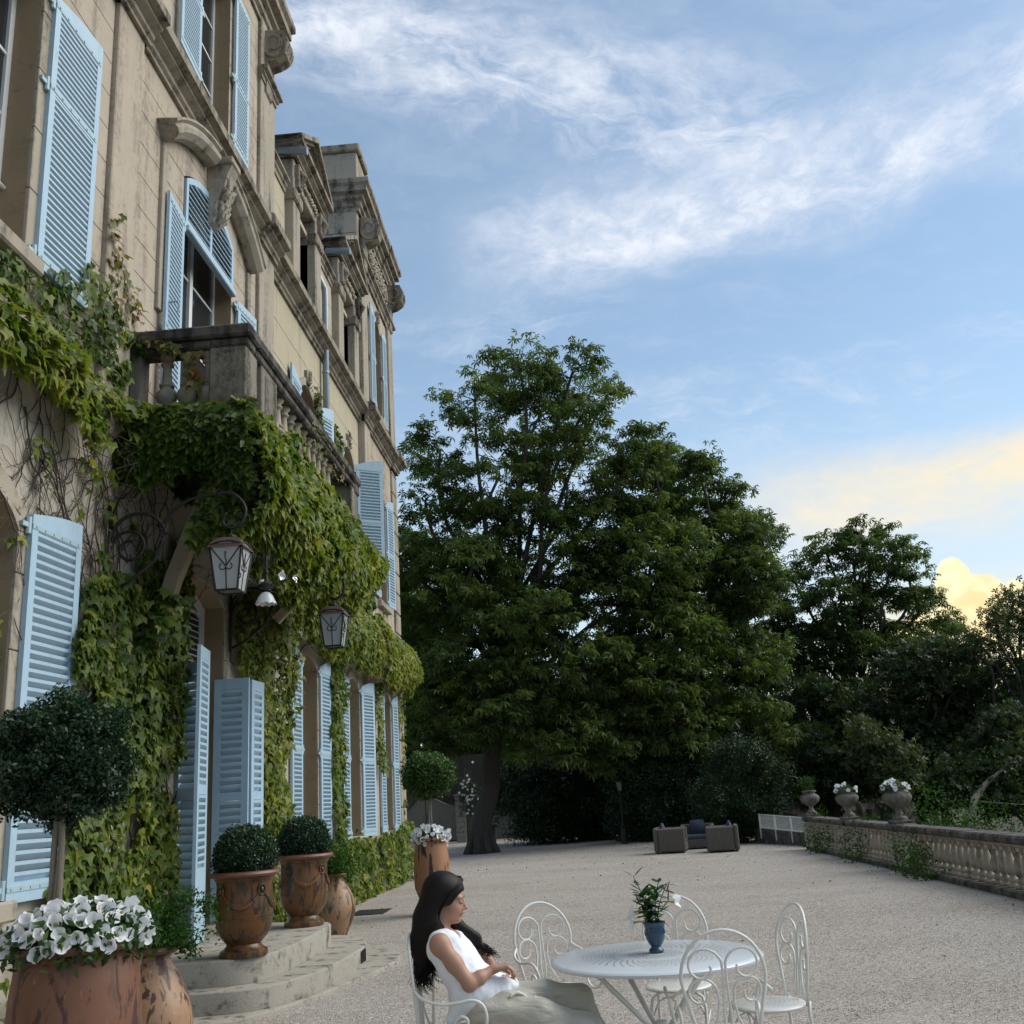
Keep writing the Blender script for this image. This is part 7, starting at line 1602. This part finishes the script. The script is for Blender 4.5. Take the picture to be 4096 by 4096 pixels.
MB().tube(sash, [.006+.005*math.sin(i) ** 2 for i in range(len(sash))], 6).build('drawstring', M_SASH, WO, smooth=True)
# hair
H = Field((-1.1, 5.66, .58), (-.55, 6.12, 1.27), .006)
H.ell(hp(-.022,0,.036), (.108,.088,.094), .02, RH); H.cone(hp(-.05,-.012,.03), (-.885,WY-.02,1.0), .095, .088, .04); H.cone((-.885,WY-.02,1.0), (-.925,WY-.02,.86), .088, .070, .04); H.cone((-.925,WY-.02,.86), (-.925,WY-.02,.75), .066, .034, .04)
H.cone(hp(-.03,-.062,-.01), (-.865,WY-.075,.99), .038, .042, .03); H.cone((-.865,WY-.075,.99), (-.90,WY-.07,.88), .042, .04, .03)
H.cone(hp(.0,.066,-.01), (-.765,WY+.11,.95), .032, .045, .03); H.cone((-.765,WY+.11,.95), (-.665,WY+.135,.875), .045, .036, .03); H.cone((-.665,WY+.135,.875), (-.60,WY+.13,.825), .034, .016, .02)
H.ell(hp(.085,0,-.045), (.062,.085,.090), .01, RH, True); H.cone(hp(.03,-.09,-.085), hp(.03,.0,-.095), .055, .055, .01, True)
P, Q = H.mesh(); P = relax(P, Q, 2, .5)
for i in range(len(P)):
    k = min(1, max(0, (1.06-P[i,2])/.3)); P[i,0] += .020*k*math.sin(P[i,2]*34+P[i,1]*16)+.010*k*math.sin(P[i,1]*60+P[i,2]*9); P[i,1] += .012*k*math.sin(P[i,2]*28+2)
sdf_obj('hair', P, Q, M_HAIR, WO)
random.seed(4); mb = MB()
def strand(P, r):
    ph = random.uniform(0, 1.4); P = [Vector(p)+Vector((1,.5,0))*.020*min(1, max(0, (1.06-Vector(p).z)/.3))*math.sin(Vector(p).z*34+ph) for p in P]; mb.tube(smooth_path(P, 5), [r*(1-.7*i/((len(P)-1)*5)) for i in range((len(P)-1)*5+1)], 4, caps=False)
for k in range(330):
    s = random.random()**.9; j = lambda a: random.gauss(0, a); e = random.uniform(.67, .80)
    x3, x4 = -.835-.135*s, -.865-.11*s
    strand([hp(.070-.155*s, random.uniform(-.012,.004), .110-.012*abs(s-.4)+.008*math.sin(s*3)), hp(.070-.15*s, -.052, .086-.012*s), hp(.028-.125*s, -.090+j(.003), .025-.01*s), Vector((-.815-.125*s+j(.004), WY-.098+.03*s+j(.004), 1.04)), Vector((x3+j(.006), WY-.095+.03*s+j(.006), .93)), Vector((x4+j(.012), WY-.08+.05*s+j(.012), .80)), Vector((x4+.01+j(.02), WY-.06+.05*s+j(.02), e))], .0042)
for k in range(120):
    s = random.random(); j = lambda a: random.gauss(0, a)
    strand([hp(.055-.10*s, .004, .118), hp(.060-.09*s, .06, .08), hp(.025-.06*s, .088+j(.003), .0), Vector((-.775-.03*s+j(.006), WY+.125+j(.006), 1.0)), Vector((-.745-.03*s+j(.008), WY+.14+j(.01), .935)), Vector((-.665-.03*s+j(.01), WY+.15+j(.012), .875)), Vector((-.60+j(.02), WY+.135+j(.015), .825+j(.012))), Vector((-.575+j(.02), WY+.12+j(.015), .80+j(.015)))], .0036)
for k in range(26):
    a = random.uniform(0, 1); x = -.90-.05*a; z = random.uniform(.66,.72); strand([Vector((x, WY-.04, .84)), Vector((x-.02, WY-.04+random.gauss(0,.02), z+.05)), Vector((x+.02+random.gauss(0,.02), WY-.04, z)), Vector((x+.05+random.gauss(0,.02), WY-.05, z-.03))], .003)
mb.build('hair_strands', M_HAIR, WO, smooth=True, kind='stuff', recalc=False)
